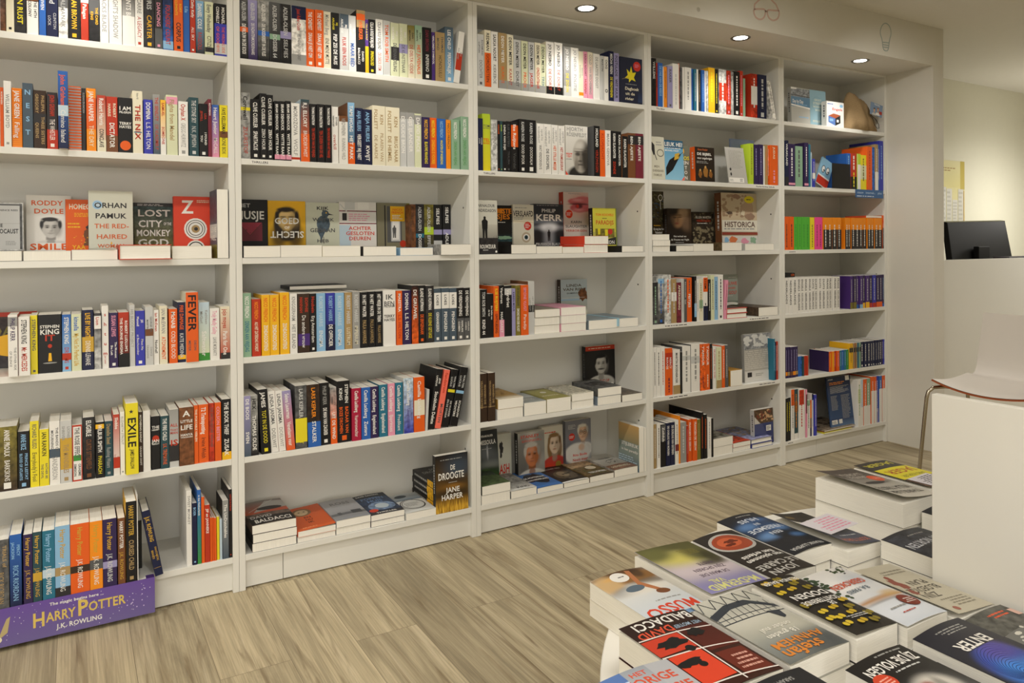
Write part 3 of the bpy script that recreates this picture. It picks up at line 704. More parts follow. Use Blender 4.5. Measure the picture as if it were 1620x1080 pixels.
# ------------------------------------------------------------------ upright books: x, thickness, height, depth (mm);cover;author;colour;title;colour;details
SHELF(0,1,'''
227.3,11.9,158,3;~dg>br;;w;reider;w
240.2,17.1,166,3;c;;k;;ta;logo
257.9,25.2,163,3;~K;;Y;JASON RUST;y
284.8,26.6,159,3;w;;br;THE 14TH/COLONY;k;b=.55-.8:br
312.5,15.2,168,3;b;;w;JOHN NIVEN;w
328.4,26.5,164,3;n;Bradford;lg;CLINTON/LOCK;lg
356.3,21,160,3;~lg>w;;gr;DE ALMANAK;gr;b=.5-.75:dg
378.8,27.5,169,3;k;ND;w;DAN BROWN;Y;logo
408.1,17.9,165,3;r;;w;Price Palagan;w;b=.62-.8:w
427.1,25.2,162,3;~K>k;;w;THE CARD/KING;Y;b=.45-.7:dg
453,21,158,3;w;;gr;JACKS BLADE;gr
475.1,31.7,166,3;w;;gr;LIGHT'S SHADOW;gr
507.9,30.6,163,3;k>w;GIANTS BLOOD;w;;gr;b=0-.5:w
539.6,20.7,159,3;w;LE CARRE;gr;A LEGACY;r;logo
561.9,26.5,168,3;~K;CHRIS;lg;CARTER;Y;logo
589.2,19.1,164,3;K;;pk;DANCING;pk;b=0-.35:dg,logo
609.5,26.8,160,3;~n>b;;r;FOUNDERS' COUNT;r;b=.02-.16:lb
638.3,24.2,169,3;o;RORY/CLEMENTS;Y;CORPUS;k;logo
663.3,17.3,165,3;b;;lb;Lila;lb
681.4,14.4,162,3;r;Cathy Kelly;w;ALL SKY;w;logo
696.7,22.7,154,3;lb>K;DANIEL COLE;w;RAGDOLL;r
721.1,23.4,154,3;pg;Every Wednesday;dg;CITIZEN;k;b=.05-.14:K
747.9,33.6,154,3;k;MICHAEL/CONNELLY;w;THE WRONG SIDE/OF GOODBYE;o;b=0-.62:B,b=.04-.24:lg
''')
SHELF(0,2,'''
224.2,7.4,153,3;o;MORTENSEN;w;;w
232.4,16.3,170,3;w;;k;WILLIAM BOYD;gr;logo
249.6,22.4,154,3;O;JANE GREEN;w;Falling;w;stripe:o
273.1,23,169,3;sl;NEST;lb;;w;stack
297,28.6,153,3;db;PHILIPPA/GREGORY;ta;THREE SISTERS/QUEENS;ta;b=.44-.6:K
327,24.3,150,3;K;JOHN GRISHAM;r;THE WHISTLER;w;b=0-.34:r,logo
353,22.6,205,-20;b>n;John Grisham;o;Camino Island;w;b=.42-.56:pb,side=o
377.2,29,172,3;o;;w;;w;stripeh:gr
407.3,9.3,169,3;K;SUSAN DUNCAN;gr;;w
418.1,22.8,170,3;O;JANE HARPER;w;THE DRY;c;b=.35-.85:o
443.1,21.2,153,3;r>c;Robert Harris;w;CONCLAVE;K;b=0-.2:c
465.4,27.7,152,3;r;ROBERT/HARRIS;c;DICTATOR;w;b=0-.3:br
494.2,35.2,152,3;k;I AM/PILGRIM;w;TERRY/HAYES;w;hz,disc:o
530.3,25.3,174,3;c;Nathan Hill;dg;THE NIX;r;tri
557.9,22.9,152,3;B;DOMINA;w;L.S. HILTON;w
582.1,17.8,169,3;gr>sl;THE SENILITY;r;OF VLADIMIR P;r
600.6,14,155,3;Y>w;SAMUEL;r;SOMEONE;r;b=0-.3:w
616.3,29.3,171,3;pg;Flights from Mandel;ta;;pk;b=.85-.97:pk
647.6,26,156,3;w;Orphan X;r;GREGG HURWITZ;gr;logo
676.2,25.5,170,3;dt;THE STONE SKY;lg;N.K. JEMISIN;lg;logo
703.3,23.7,154,3;k;LISA/JEWELL;r;I FOUND/YOU;w;logo
727.5,9.5,169,3;m;ROTHMAN;w;;w
737.8,20.1,154,3;b>pk;Heart Junior;w;McCALL;w
759.7,21.8,155,3;y;FAYE KELLERMAN;k;BONE BOX;K;b=.38-.5:br
''')
SHELF(0,4,'''
236,20.7,159,-15;w;PHILIP KERR;dp;THE OTHER SIDE/OF SILENCE;dg;b=.82-.97:gr,side=r
257.9,25.4,153,-12;w;STEPHEN KING;k;Mr. MERCEDES;r
283.8,15.8,155,3;y;STEPHEN KING;dg;;k;logo
300.6,53.2,155,3;k;STEPHEN/KING;w;IT;r;hz,itart
354.9,20.7,153,3;b>lb;STEPHEN KING;w;DREAMS;r;b=.2-.32:r,logo
376.8,22.8,153,3;pg;kinsella;b;My Not So Perfect Life;go
401.5,27.2,163,3;n;LIVE BY NIGHT;Y;DENNIS LEHANE;w;b=.3-.55:go
430.2,16.2,153,3;~K>lg;Lion;r;;w;b=.72-.95:w
448.4,16.4,172,3;w;shtum;r;Jem Lester;r;stack
466.3,21.5,152,3;dp;SUSAN LEWIS;pk;The Moment/She Left;w;logo
488.6,26.1,152,3;r>k;ROBERT LUDLUM'S/THE BOURNE ENIGMA;w;;w;b=.0-.25:k
516,13.7,171,3;lg;HIS BLOODY PROJECT;gr;;w
530.9,23.4,154,3;B;Jill/Mansell;w;Meet Me/at Beachcomber;w;logo
555.6,20.1,164,3;lg;GEORGE R.R./MARTIN;dg;DANCE/DRAGONS;gr;b=.5-.62:br
576.4,14.2,154,3;w;Ian McEwan;r;Nutshell;k
591.9,20.4,165,3;c;IAN McEWAN;gr;ATONEMENT;o
616.4,22,155,3;o;McNAB;w;COLD BLOOD;w
639.7,20.5,173,3;n;FIRE DAMAGE;o;KATE MEDINA;lg;b=.05-.12:Y
660.7,32.9,201,-5;o;FEVER;k;DEON/MEYER;dg;big,side=c
695.4,29.7,170,3;pb>pg;Kathleen/McGurl;gr;Saltwater;w;b=.0-.13:g
726.3,26.7,151,3;w;Truly Madly Guilty;pk;LIANE MORIARTY;gr
755.2,26.3,155,3;c>r;jojo moyes;r;Paris for One;w;b=0-.12:K
''')
SHELF(0,5,'''
207.6,43.8,167,3;~ol>db;ANNIE PROULX;w;BARKSKINS;w;logo
252.4,25.9,150,3;k;ANNE RICE;lb;PRINCE LESTAT/BLOOD OF ATLANTIS;lb;logo
279.6,19.9,174,3;y;RICHARD RUSSO;dg;Everybody's Fool;ol;side=c
300.8,21,150,3;y;IAN RANKIN;k;RATHER BE/THE DEVIL;dg
323,24,168,3;w;THE BANDS OF/MOURNING;dg;SANDERSON;gr;b=.42-.56:sl
347.7,26.6,167,3;lg;LIONEL/SHRIVER;gr;THE MANDIBLES;ta;b=.22-.72:go,logo
375.3,22.9,152,3;w;THE ROSIE EFFECT;dg;GRAEME/SIMSION;dg;b=.36-.46:g,frame:r
400.1,28,169,3;~K>k;ELIGIBLE;w;CURTIS SITTENFELD;br;logo
430.3,20.5,153,3;k;WILBUR SMITH;w;PHARAOH;y;b=.88-.96:Y
451.9,19.9,152,3;dt;Danielle Steel;ta;Rushing Waters;gr;logo
473.1,15.4,169,3;r>w;Slobbe;w;Dag/Sonnetje;r;b=.12-.3:r
489.7,11.3,174,3;w;ELIZABETH STROUT;gr;;k;logo
502.8,31.3,198,-10;y;EXILE;k;JAMES SWALLOW;k;big,star
535.6,10,169,3;db;MOTHERING SUNDAY;w;GRAHAM SWIFT;w
546.8,18.4,170,3;w;;gr;;gr
567.6,23,151,3;k;THE/HERMIT;w;JAN/REKLIT;w;hz,disco:r
591.5,21.7,150,3;dt;THE FIRE CHILD;w;S.K. TREMAYNE;o
614.5,24.5,165,3;gr>lg;ALL/THAT/MAN/IS;r;;w;b=.1-.4:K,hz
640.3,38.7,168,3;~br;A/LITTLE/LIFE;w;HANYA/YANAGIHARA;w;hz
679.9,11.5,170,3;o;THE PORTABLE VEBLEN;c;;w
692.3,27.5,170,3;o;T2 Trainspotting;w;Irvine Welsh;k
721.1,13.9,172,3;~r;THE UNDERGROUND RAILROAD;dg;;w
736.4,17.5,172,3;o;COLSON BESTER;pk;;w
756.1,25.4,179,3;k;THE BOOK THIEF;w;ZUSAK;w;b=0-.13:Y
''')
SHELF(0,6,'''
198.5,34.2,178,-30;~dg;TRIALS of/APOLLO;ta;RICK RIORDAN;ta
234.2,25.7,186,-30;b>n;PERCY/JACKSON;lb;RICK RIORDAN;lb
263.3,20.2,181,-30;dp;Harry Potter;go;J.K. ROWLING;go
283.9,19.8,183,-30;dt;Harry Potter;go;J.K. ROWLING;go;b=.3-.42:go
305.1,27.7,182,-30;t;Harry Potter;lb;J.K. ROWLING;w;b=.32-.44:pb
333.2,34.3,188,-30;lb;Harry Potter;go;J.K. ROWLING;w;b=.3-.42:ta,b=0-.14:K
367.9,44.5,186,-30;o;Harry Potter;go;J.K. ROWLING;w;b=.3-.4:db
412.8,30.1,185,-30;O;Harry Potter;go;J.K. ROWLING;w;b=.3-.44:dg
443.3,33.6,185,-30;dp;Harry Potter;go;J.K. ROWLING;lg;b=.28-.38:lv
479.3,18,182,-30;br;HARRY POTTER;w;J.K. ROWLING;go
499.4,26,223,-30;k;HARRY POTTER;go;CURSED CHILD;ta;side=Y,logo
656.7,14.4,218,3;w;SWEET MONKEY;gr;;w;D=.17
672.2,12.7,180,3;n;BOER;lb;;w;logo
686,10.2,216,3;b>g;in the Netherlands;w;;w;D=.16
697,8.6,193,3;o;;Y;;w;D=.16
706.3,13.9,168,3;r;JIP en JANNEKE;w;;w
720.6,5,129,3;o;;Y;;w
726.1,5.2,128,3;o;;Y;;w
731.7,5.7,126,3;o;;Y;;w
738.7,7.5,127,3;y;;K;;w
747,6.6,119,3;pb;;gr;;w
754.8,16.8,173,3;gr>sl;The UnDutchables;w;;w;side=k
772.7,8.8,203,3;k;WITTE PUTMAN;r;;y;logo
''')
SHELF(1,1,'''
819.4,23.1,180,3;~dg>k;ADLER-OLSEN;lg;DE VROUW IN DE KOOI;w;b=.45-.53:o
843,27,180,3;lv>dp;ADLER-OLSEN;lg;DE FAZANTENMOORDENAARS;w
871.4,33.5,182,3;~gr>k;ADLER-OLSEN;w;DE NOODKREET IN DE FLES;w;b=.42-.5:b
905.8,31.2,183,3;dg>k;ADLER-OLSEN;lg;DOSSIER 64;lg;b=.38-.47:sg
937.9,32.6,183,3;~K>k;ADLER-OLSEN;lg;SELFIES;lg;b=.42-.54:lv
971.9,44.4,182,3;~w;Jussi Adler-Olsen;r;HET WASHINGTON DECREET;dg;b=.78-1:n,b=0-.18:gr
1016.7,27.3,180,3;o;THE CHEMIST;w;DRAAI JE NIET OM;w;logo
1044.9,26.1,180,3;o;THE CHEMIST;w;DRAAI JE NIET OM;w;logo
1072,24.3,180,3;c;Michael Berg;gr;IENE MIENE MUTTE;k
1097.3,24.6,180,3;k;MJ/ARLIDGE;y;PIEP ZEI DE MUIS;w
1122.9,29.1,179,3;lg;MJ/ARLIDGE;w;PLUK EEN ROOS;r;b=.75-1:sl
1152.5,24.1,178,3;lg;MJ/ARLIDGE;w;MAAR BED;b;b=0-.12:w
1178.8,28.7,200,3;k;DE WREKER;o;DAVID/BALDACCI;w;b=.72-1:ta,b=.84-.94:o,side=k
1208.4,11.3,173,3;~p;CILLA & ROLF;y;;w;b=0-.5:Y
1221.3,22.7,177,3;k;CILLA & ROLF BORJLIND;w;SPRINGVLOED;y;logo
1245.6,24,181,3;w;CILLA & ROLF BORJLIND;dg;DE DERDE STEM;r
1270.7,24.3,180,3;lg;TOM ROB SMITH;o;;w
1296.6,28.4,176,3;pg;MO/HAYDER;w;DE BEHANDELING;dg;b=.3-.55:K
1326.7,30.5,179,3;pg;MO/HAYDER;w;DE KUNSTENAAR;dg;b=.45-.62:lv
1358.3,24,177,3;ol>c;DAN/BROWN;k;DE DELTA CODE;r;b=.25-.55:c
1383.4,25.5,180,3;sg>c;DAN/BROWN;k;HET JUVENALIS;o
1410.6,32.1,177,3;k;DAN BROWN;m;INFERNO;w;logo
1443.8,13,165,3;p;VERLOREN SYMBOOL;w;;w
1458,35.8,168,3;ta;THOMAS/MOND;dg;HONOLULU;db
1495.7,32,192,3;sl>lb;LEE CHILD;w;PERSONLIJK;w;logo
1525.6,22,181,3,7.3;w;ERIK/AXL SUND;gr;;w;b=.25-.58:r
''')
SHELF(1,2,'''
818.5,27.9,198,3;~gr;Cornwell;k;ZUURSTOF;r;b=.73-.78:y
847.6,25.8,180,3;k;CLIVE CUSSLER;w;SPARTACUS;w;logo
874.4,20,200,3;k;CLIVE CUSSLER;w;ZERO HOUR;w;side=k,logo
895.3,18.8,198,3;k;CLIVE CUSSLER;w;ZERO HOUR;w;logo
917.3,15.1,181,3;k;BRAM DEHOUCK;w;WITTE RAAF;w;b=.02-.1:pk
933.4,16.7,182,3;k;BRAM DEHOUCK;w;WITTE RAAF;w;b=.02-.1:pk
951,16.4,184,3;k;BRAM DEHOUCK;w;WITTE RAAF;w;b=.02-.1:pk
968.3,26.7,180,3;w;MOROZOVA;gr;WOLF;gr;b=.03-.07:r
998,26.6,194,3;dt>o;R.J. ELLORY;w;BROEDERTWIST;w;b=0-.45:o,side=pb
1026,20.9,182,3;k;THOMAS ENGSTROM;w;TEN WESTEN VAN DE VRIJHEID;r
1048.4,24.1,183,3;k;THOMAS ENGSTROM;w;TEN ZUIDEN VAN DE HEL;r
1074,20.3,183,3;k;THOMAS ENGSTROM;w;TEN NOORDEN VAN HET PARADIJS;r
1095.3,21.5,180,3;w;ESTHER/VERHOEF;k;overkill;r
1118.2,28.6,152,3;w;VERDWENEN;gr;RUNNING WILD;gr;b=.88-1:br
1148.5,22.6,198,3;lb>n;TAMI HOAG;w;HET PARK;w;b=0-.35:o,side=br
1172.6,25.4,182,3;n;ANJA FELIERS;lb;VERGEET MIJ NIET;w
1199.1,28.9,180,3;n;ANJA FELIERS;lb;KWIJT;w
1229.2,44.7,195,3;c;KEN/FOLLETT;ta;PILAREN VAN/DE AARDE;ta
1274.9,49.5,194,3;c;KEN/FOLLETT;ta;BRUG NAAR/DE HEMEL;ta
1326,24.3,182,3;lg;DE OUDE BRON;w;;w;b=.88-1:gr
1351.4,26.3,182,3;lg;GIJS IJLANDER;w;;w;b=.88-1:gr
1378.8,24.8,181,3;pg;DAVID PEACE;w;;w;b=.8-.97:gr
1405.3,28.6,171,3;dp;NICCI FRENCH;Y;BLAUWE MAANDAG;y
1435.7,26,172,3;o;NICCI FRENCH;y;DINSDAG IS VOORBIJ;Y
1462.8,32.3,171,3;b;NICCI FRENCH;lb;WACHTEN OP WOENSDAG;y
1496.3,16.9,169,3;O;NICCI FRENCH;br;;w
1515.6,33,172,3;sg;NICCI FRENCH;w;DENKEN AAN VRIJDAG;g
1552.3,29.2,185,3;sg;NICCI FRENCH;w;DENKEN AAN VRIJDAG;g;side=sg
''')
SHELF(1,4,'''
818.5,24.8,192,3;sg;NICCI FRENCH;w;DENKEN AAN VRIJDAG;t
845.1,26.2,173,3;r;NICCI FRENCH;O;ALS HET ZATERDAG WORDT;c
873.3,23.3,185,3;Y;NICCI FRENCH;o;ZONDAGOCHTEND;w
897.5,27.8,184,3;Y;NICCI FRENCH;o;ZONDAGOCHTEND;w
928.2,28.3,190,3;Y;NICCI FRENCH;o;ZONDAGOCHTEND;w;side=Y
958.4,22.3,185,3;w;KNIGGERHAM;gr;HET EILAND;gr
982.1,36.3,184,3;db;SOPHIE/HANNAH;r;De andere vrouw;w;b=.12-.32:p
1019.4,19.9,183,3;k;Houbein;r;Erg Amsterdam;w;logo
1040.3,29.2,183,3;lb;ROBERT HARRIS;pb;ENIGMA;w
1071,27.5,183,3;B>n;ROBERT HARRIS;lb;DE OFFICIER;w;b=0-.45:n
1100.1,29.9,182,3;lb;ROBERT HARRIS;pb;ENIGMA;w
1131.5,24.6,182,3;ta;ROBERT HARRIS;lg;LUSTRUM;c
1157.1,24.3,184,3;gr;ROBERT HARRIS;lg;IMPERIUM;c
1184.1,24.5,181,3;k;IN HET WATER;w;PAULA HAWKINS;ta
1210.3,23.7,182,3;k;IN HET WATER;w;PAULA HAWKINS;ta
1235.6,23.5,182,3;k;HET MEISJE IN DE TREIN;w;PAULA HAWKINS;ta
1261.3,44.8,184,3;w;IK/BEN/PELGRIM;dg;TERRY/HAYES;K;hz
1308.4,19.1,181,3;o;MAESTRA;w;L.S. HILTON;r
1329.7,30.7,181,3;dp;DOMINA;w;L.S. HILTON;w
1362.2,23.5,197,3;~k>o;DE GRUWEL;w;;w;side=k
1386.9,26.1,196,3;k;ELAINE HUFFMAN;w;DE ERFGENAAM;o;logo
1414.8,29.3,194,3;~K;ELAINE HUFFMAN;w;DE KLEINE GETUIGE;y
1445.9,25.5,183,3;sl;LOES/DEN HOLLANDER;w;GEMANKEERD;w;b=.62-.92:w,tk,logo
1472.6,28.3,184,3;sl;LOES/DEN HOLLANDER;w;PENGREN;w;b=.62-.92:w,tk,logo
1502.1,27.3,183,3;sl;LOES/DEN HOLLANDER;w;PENGREN;w;b=.62-.92:w,tk,logo
1531.3,26.4,183,3;k;DE VERDWIJNING;w;HARLAN/COBEN;w;b=0-.42:dg,logo
1559,22.5,182,3;k;DE VERDWIJNING;w;HARLAN/COBEN;w;b=0-.42:dg,logo
''')
SHELF(1,5,'''
818.5,19.4,182,3;lv>sl;DE BOOS;w;SVEN;w
837.8,22.1,181,3,-0.5;~gr>k;HEX;k;THOMAS OLDE;w
868.3,28.9,197,3,-3.0;k;JAMES;w;TOT IN DE DOOD;y;logo
898.2,22.2,188,3,-3.3;w;LINDA JANSMA;dg;DOELWIT;gr;side=r
921.3,21.5,187,3,-3.5;w;LINDA JANSMA;dg;DOELWIT;gr;side=r
944.7,25.6,185,3,-4.1;lv>o;Selena Lauterman;w;Venetiaans vuur;w
972.3,35.7,196,3,-0.3;~dg;LARS KEPLER;lg;IN ZICHT;y;b=.1-.48:y,D=.15
1010,40.3,196,3,-1.0;~db>k;LARS KEPLER;O;STALKER;w;b=0-.4:b
1052.4,29.9,197,3,-1.2;k;PHILIP KERR;gr;DE MAN VAN ZAGREB;w;logo
1083.3,20.5,180,3,-0.5;~gr>o;STEPHEN/KING;dg;UIT DE WIND;w;b=0-.45:o
1106.4,42,197,3,-0.6;k;STEPHEN/KING;w;BAZAAR VAN/BOZE DROMEN;o;logo
1152,30.1,170,3;cr;Camilla Lackberg;w;Vuurtorenwachter;w
1184.2,30,169,3;b;Camilla Lackberg;w;Zusters;w
1214.8,27,169,3;dp;Camilla Lackberg;w;Engeleneiland;w
1244.6,29.1,172,3;t;Camilla Lackberg;w;Engeleneiland;w
1275.4,24.4,173,3;pk;Camilla Lackberg;w;IJsprinses;w
1301.5,27.5,173,3;t;Camilla Lackberg;w;Predikant;w
1331.3,34.2,185,3;~pb>B;Camilla Lackberg;w;Leeuwentemmer;p;side=lg
1367.2,38.2,185,3;o;Camilla Lackberg;w;;w;b=.3-.58:c
1406.8,9.4,139,3,3.5;lg;;gr;;w
1417.4,24.7,205,3,10.0;k;JENS/LAPIDUS;w;Stockholm Delete;w
1443.3,21.3,201,3,11.1;sa;Sandstrom;r;MORTEN;dg
1468.9,27,199,3,11.9;k;WALTER/LUCIUS;lg;DE VLINDER/EN DE STORM;w;b=.6-.65:y
1497.1,31,205,3,12.7;k;WALTER/LUCIUS;lg;SCHADUW/VECHTERS;w;b=.55-.6:lb
''')
SHELF(2,1,'''
1621.8,26,184,3;lg;ROSAMUND/LUPTON;dg;DOCHTER;dg;logo
1649.8,25.7,202,3;c;REDMAN;k;GORDERSTEIN;k;b=0-.6:o
1677.4,27.9,201,3;w;SASKIA NOORT;k;KIEKEBOE;dg
1707.2,33.5,200,3;ta;DEON MEYER;w;IKARUS;o;b=0-.15:gr
1742,25.9,198,3;c;DEON MEYER;k;KARNT;r;b=0-.15:gr
1769.1,30.9,184,3;lg;DEON MEYER;k;DORST;dg;b=0-.15:gr
1802,27.2,183,3;pg;DEON MEYER;k;PROOI;o;b=0-.15:gr
1831.9,26.1,182,3;lg;DEON MEYER;k;JAGER;r;b=0-.15:gr
1860.1,25,184,3;c;DEON MEYER;k;ONZICHTBAAR;r;b=0-.15:gr
1886.4,22.4,182,3;pg;DEON MEYER;k;TREK;t;b=0-.15:gr
1911,34.7,195,3;w;JO NESBO;k;DE DORST;r;b=0-.15:k,side=c
1947.8,35.9,196,3;w;JO NESBO;k;DE DORST;r;b=0-.15:k
1988,33.5,186,3;gr;JO NESBO;w;DE ZOON;y;b=0-.2:lg
2023.7,35.4,187,3;w;JO NESBO;gr;POLITIE;gr
2061.2,21.7,178,3;c;RENATE/DORRESTEIN;gr;;w;b=.05-.12:O
2084.4,17.3,180,3;pk;SASKIA NOORT;m;HUIDPIJN;r
2103.9,22.7,180,3;c>pk;COLD;gr;VAN BESCHERMING;gr
2130.4,30.6,177,3;w;DE LAATSTE OOGST;gr;;w
2162.5,17,172,3;lg;MARTIN;dg;;w
2181.1,20.2,172,3;w;OOG;k;;w;disco:k
2203.7,24.3,196,3;n;MISCHA VEREN;w;DE VERDWENEN;y;side=n
2230.4,26.9,193,3;lv;POSTULADE;K;WIT VUUR;k
''')
SHELF(2,2,'''
1620.3,19,184,3;n;HARRIE/JOHN;lg;;w
1640.6,31.4,203,3;lm>y;TOM/DE WAELE;dg;TEL/MOREEL;o;hz
1673.8,24,184,3;~lg;GERBRAND;gr;;w;logo
1699.1,9.8,181,3;k;VARANGE;o;;w;logo
1710.2,9.2,181,3;dt;ESTHER;lm;;w;logo
1720.7,15.8,181,3;k;LINDA VAN DIJK;w;;w;logo
1737.8,17.9,183,3;k;ILSE RUIJTERS;dg;TRAUMA;dg;logo
1757.7,29.4,184,3;k;Ilse Ruijters;w;Voordat;dg;b=.5-.93:o
1789.2,30.5,195,3;k;KAREN ROSE;lg;DOOD SPOOR;w;side=k,logo
1821.7,41.9,195,3;k;KAREN ROSE;lg;DOODKALM;w;logo
1866.3,29.3,185,3;w;HJORTH/ROSENFELDT;gr;WAT VERDORVEN IS;dg
1897.7,33.1,186,3;w;HJORTH/ROSENFELDT;gr;DE DISCIPEL;dg
1933,28.5,185,3;w;HJORTH/ROSENFELDT;gr;HET STILLE MEISJE;o
1962.9,29.6,184,3;w;HJORTH/ROSENFELDT;gr;HET FAMILIEGRAF;r
2130.1,28.4,196,3;k;HOLLAND;w;VERZWEGEN;r;side=dg
2160.7,24.8,182,3;o;KLOPJACHT;r;;w
2187,25.8,183,3;w;MARIA GENOVA;gr;;w
2215.1,30,182,3;k;KARIN SLAUGHTER;w;ZONDE;r
2247.5,18.3,182,3;k;KARIN SLAUGHTER;w;;w
2268.1,27.3,165,3;k;KAREN SLAUGHTER;w;;w;side=br
2297.9,39,180,3;br;BEN AJEETE;w;;w;b=.75-.95:K
2339.4,40.4,181,3;m;BEN AJEETE;w;;w;b=.75-.95:K
''')
SHELF(2,4,'''
1624.7,28,173,3;k;TOM ROB SMITH;lg;KIND 44;w;side=c
1654.6,23.8,157,3;k;De liefde van/de hel;w;;w;side=db
1679.9,20.8,184,3;o;ILSE RUIJTERS;y;ONTVLIEDING;k
1702,20.3,186,3;k;Verloren;w;MARGARET;w;b=0-.33:pk
1724.3,29.1,183,3;k;Verdriet;w;;w;b=.82-.95:lg
1755.4,14.7,172,3;lv;KAREN MOUS;n;;w
1771.5,20.2,183,3;ol;DE DOCHTERHOEVE;K;SIMONE VAN DER VLUGT;w
1793.1,30.5,184,3;o;SIMONE VLUGT;pk;Paradijs;w
1825.8,26.8,196,3;lg;HET DUBBEL/LABYRINT;gr;;w;b=.42-.55:K,side=br
''')
SHELF(2,5,'''
1620,29.9,172,3;db;MANNEN DIE/VROUWEN HATEN;ta;;go;b=.3-.31:ta
1651.9,29,173,3;db;MANNEN DIE/VROUWEN HATEN;ta;;go;b=.3-.31:ta
''')
SHELF(3,1,'''
2423.7,22.8,195,3;~k;WILLEMS;lg;;w
2447.8,9.7,179,3;r;HET LIED VAN OOIEVAAR;k;;w
2458.2,23.7,180,3;b;DE DRIE VAN DE REEDE;lb;;w
2483.2,7.7,167,3;w;;gr;;w
2491.6,16.9,168,3;O;~~;br;;w
2509.9,26.2,173,3;lv;BAKER;dg;;w;logo
2538.3,35.1,187,3;w;;gr;~~;lg
2574.2,4.3,191,3;o;;w;;w
2579.1,10.9,174,3;~dg;;w;;w
2591.4,11.7,177,3;w;;gr;;w
2606,36.6,179,3;w;~~~;gr;;w
2643.3,12.6,177,3;b;~~~;n;;w
2657.4,14.8,177,3;t;~~~;lg;;w
2673.7,10.4,178,3;w;;gr;;w
2685.6,13.5,177,3;~K;~~~;ta;;w
2700.6,18.1,178,3;b;~~~;lb;;w
2720.2,10.6,177,3;w;;gr;;w
2732.3,10.6,178,3;~lg;;gr;;w
2744.5,37.6,194,3;Y;~~~;y;;w;side=Y
2783.6,19.3,191,3;k;~~~~;y;;w;logo,side=br
2805.2,43,193,3;~lg;~~~;w;;w;b=.3-.7:r
2849.8,26.9,192,3;~r;~~~;pk;;w;logo
2879,15.2,190,3;~gr;~~;w;;w
2895.8,38.5,194,3;k;~~;w;;w;logo
2935.9,20.3,201,3;r;~~~~;pk;;w;logo
2957.7,14.7,170,3;sg;;ol;;w
3007.8,39.1,197,3;~r;~~~;w;;w;b=.3-.72:w,side=r,tk
3048.6,55.7,197,3;n;~~;lg;;w;logo
3150.6,20.8,178,3,-12.9;~w;~~;gr;;w
''')
SHELF(3,2,'''
2992.2,24.8,181,3;lm;~~~;ol;;w
3025.3,26.7,179,3;dp;~~~~;lv;;w
3053.7,29.5,181,3;dp;~~~~;lv;;w
3084.9,6.8,176,3;w;;gr;;w
3093.4,18.7,182,3;ta;~~~;o;;w
3113.8,9.4,181,3;~o;~~;w;;w
3124.9,51,182,3;o;JUDAS;c;~~;pk
''')
SHELF(3,4,'''
2422.7,28.9,173,3;~K>dg;~~~;sg;;w;logo
2453.1,32.2,197,3;~lg>K;~~~~;b;;w;b=.85-.95:lb,logo
2488.2,32.5,202,3;~lg;~~~;o;;w
2522.9,29.1,184,3;ta;~~~;lg;;w;b=.5-.7:w
2554.2,22.6,169,3;~m;AFREKENING;c;;w
2578.4,14.5,185,3;lg;~~;gr;;w
2594.4,16.7,182,3;dg;~~;lg;Sam;w
2612.7,27.7,187,3;o;~~;dg;FEITJES;w
2650.5,13.2,192,3;k;~~~;w;;w;b=.1-.4:lb
2665.2,16.4,180,3;w;~~~;gr;;w
2683.1,21.2,179,3;c;~~;ol;;w;b=.3-.5:sg
2706,25.3,190,3;w;STEM;k;~~;k;b=0-.33:n,b=.65-.97:o
2732.8,15.2,177,3;k;~~;w;;w
2749.7,20,195,3;pg;~~;dg;;w
2771.3,21,186,3;lb;~~;n;;w
2794,29.3,195,3;w;~~~;k;;w;logo
2825,16.4,170,3,4.6;pk;~~;m;;w
''')
SHELF(3,5,'''
2423.7,17.3,204,3;w;~~~;k;;w
2443.3,21.3,202,3;w;~~~;k;;w
2466.9,21.4,205,3;w;~~~~;r;;w
2489.8,38.6,196,3;o;MERCY/ROUGE;w;~~;m;b=.62-.9:r
2533.1,39.2,186,3;w;MARTIN BOSENBROEK;k;;w;b=0-.2:ta
2573.8,7.9,175,3;k;;y;;w
2583.4,46.3,196,3;w;~~;gr;;w;b=.7-.8:lg,side=dg
2632.1,49.5,201,3;w;~~;gr;;w;b=.6-.75:lg,side=dg
2684.9,27.9,200,3;~o;T'AMOUR;w;~~;m
2715.3,24.9,199,3;o;T'AMOUR;w;~~;c
2742.7,15,196,3;k;~~;o;;w
2760.2,16,184,3;w;DE JONGENS VAN GOED;r;;w
2779.5,30.5,179,3;pg;~~;ta;;w;b=0-.2:ta
2812.6,17.1,183,3;o;~~;w;;w
2831.4,18.9,184,3;dg;~~;lg;;w
3139.7,11.3,191,3;t;~~;lb;;w
3152.8,9.5,174,3;n;~~;lb;;w
3164.2,12.3,176,3;r;~~~;w;;w
''')
SHELF(3,6,'''
2424.1,15.9,182,3;ta;~~;w;;w
2443,18.2,182,3;w;~~;k;;w
2463.5,26.8,176,3;k;Zolidub;w;;w;b=.6-.98:dg
2491.9,21.6,179,3;n;DE OORLOG VAN MORGEN;w;;w
2515.8,23.3,179,3;n;DE OORLOG VAN GISTEREN;w;;w
2540.8,18.8,185,3;w;~~;br;;w;b=.3-.45:m
2561.2,7.9,201,3;O;;k;;w;D=.2
2570.6,34.1,171,3;gr;~~;lg;;w
2606.2,7.2,154,3;r;~~;pk;;w
2615.2,20.8,178,3;o;FRANCIEN DE ZEEUW;w;;w
2640.1,22.7,178,3;o;FRANCIEN DE ZEEUW;w;;w
2664.4,22,172,3;ol;~~;ta;;w
2688.2,14,200,3;k;~~;o;;w;D=.2
2703.8,17.3,189,3;k;~~;o;;w;D=.2
2725.2,21.7,171,3;w;~~~;gr;;w
2748.5,10.1,168,3;k;;w;;w
''')
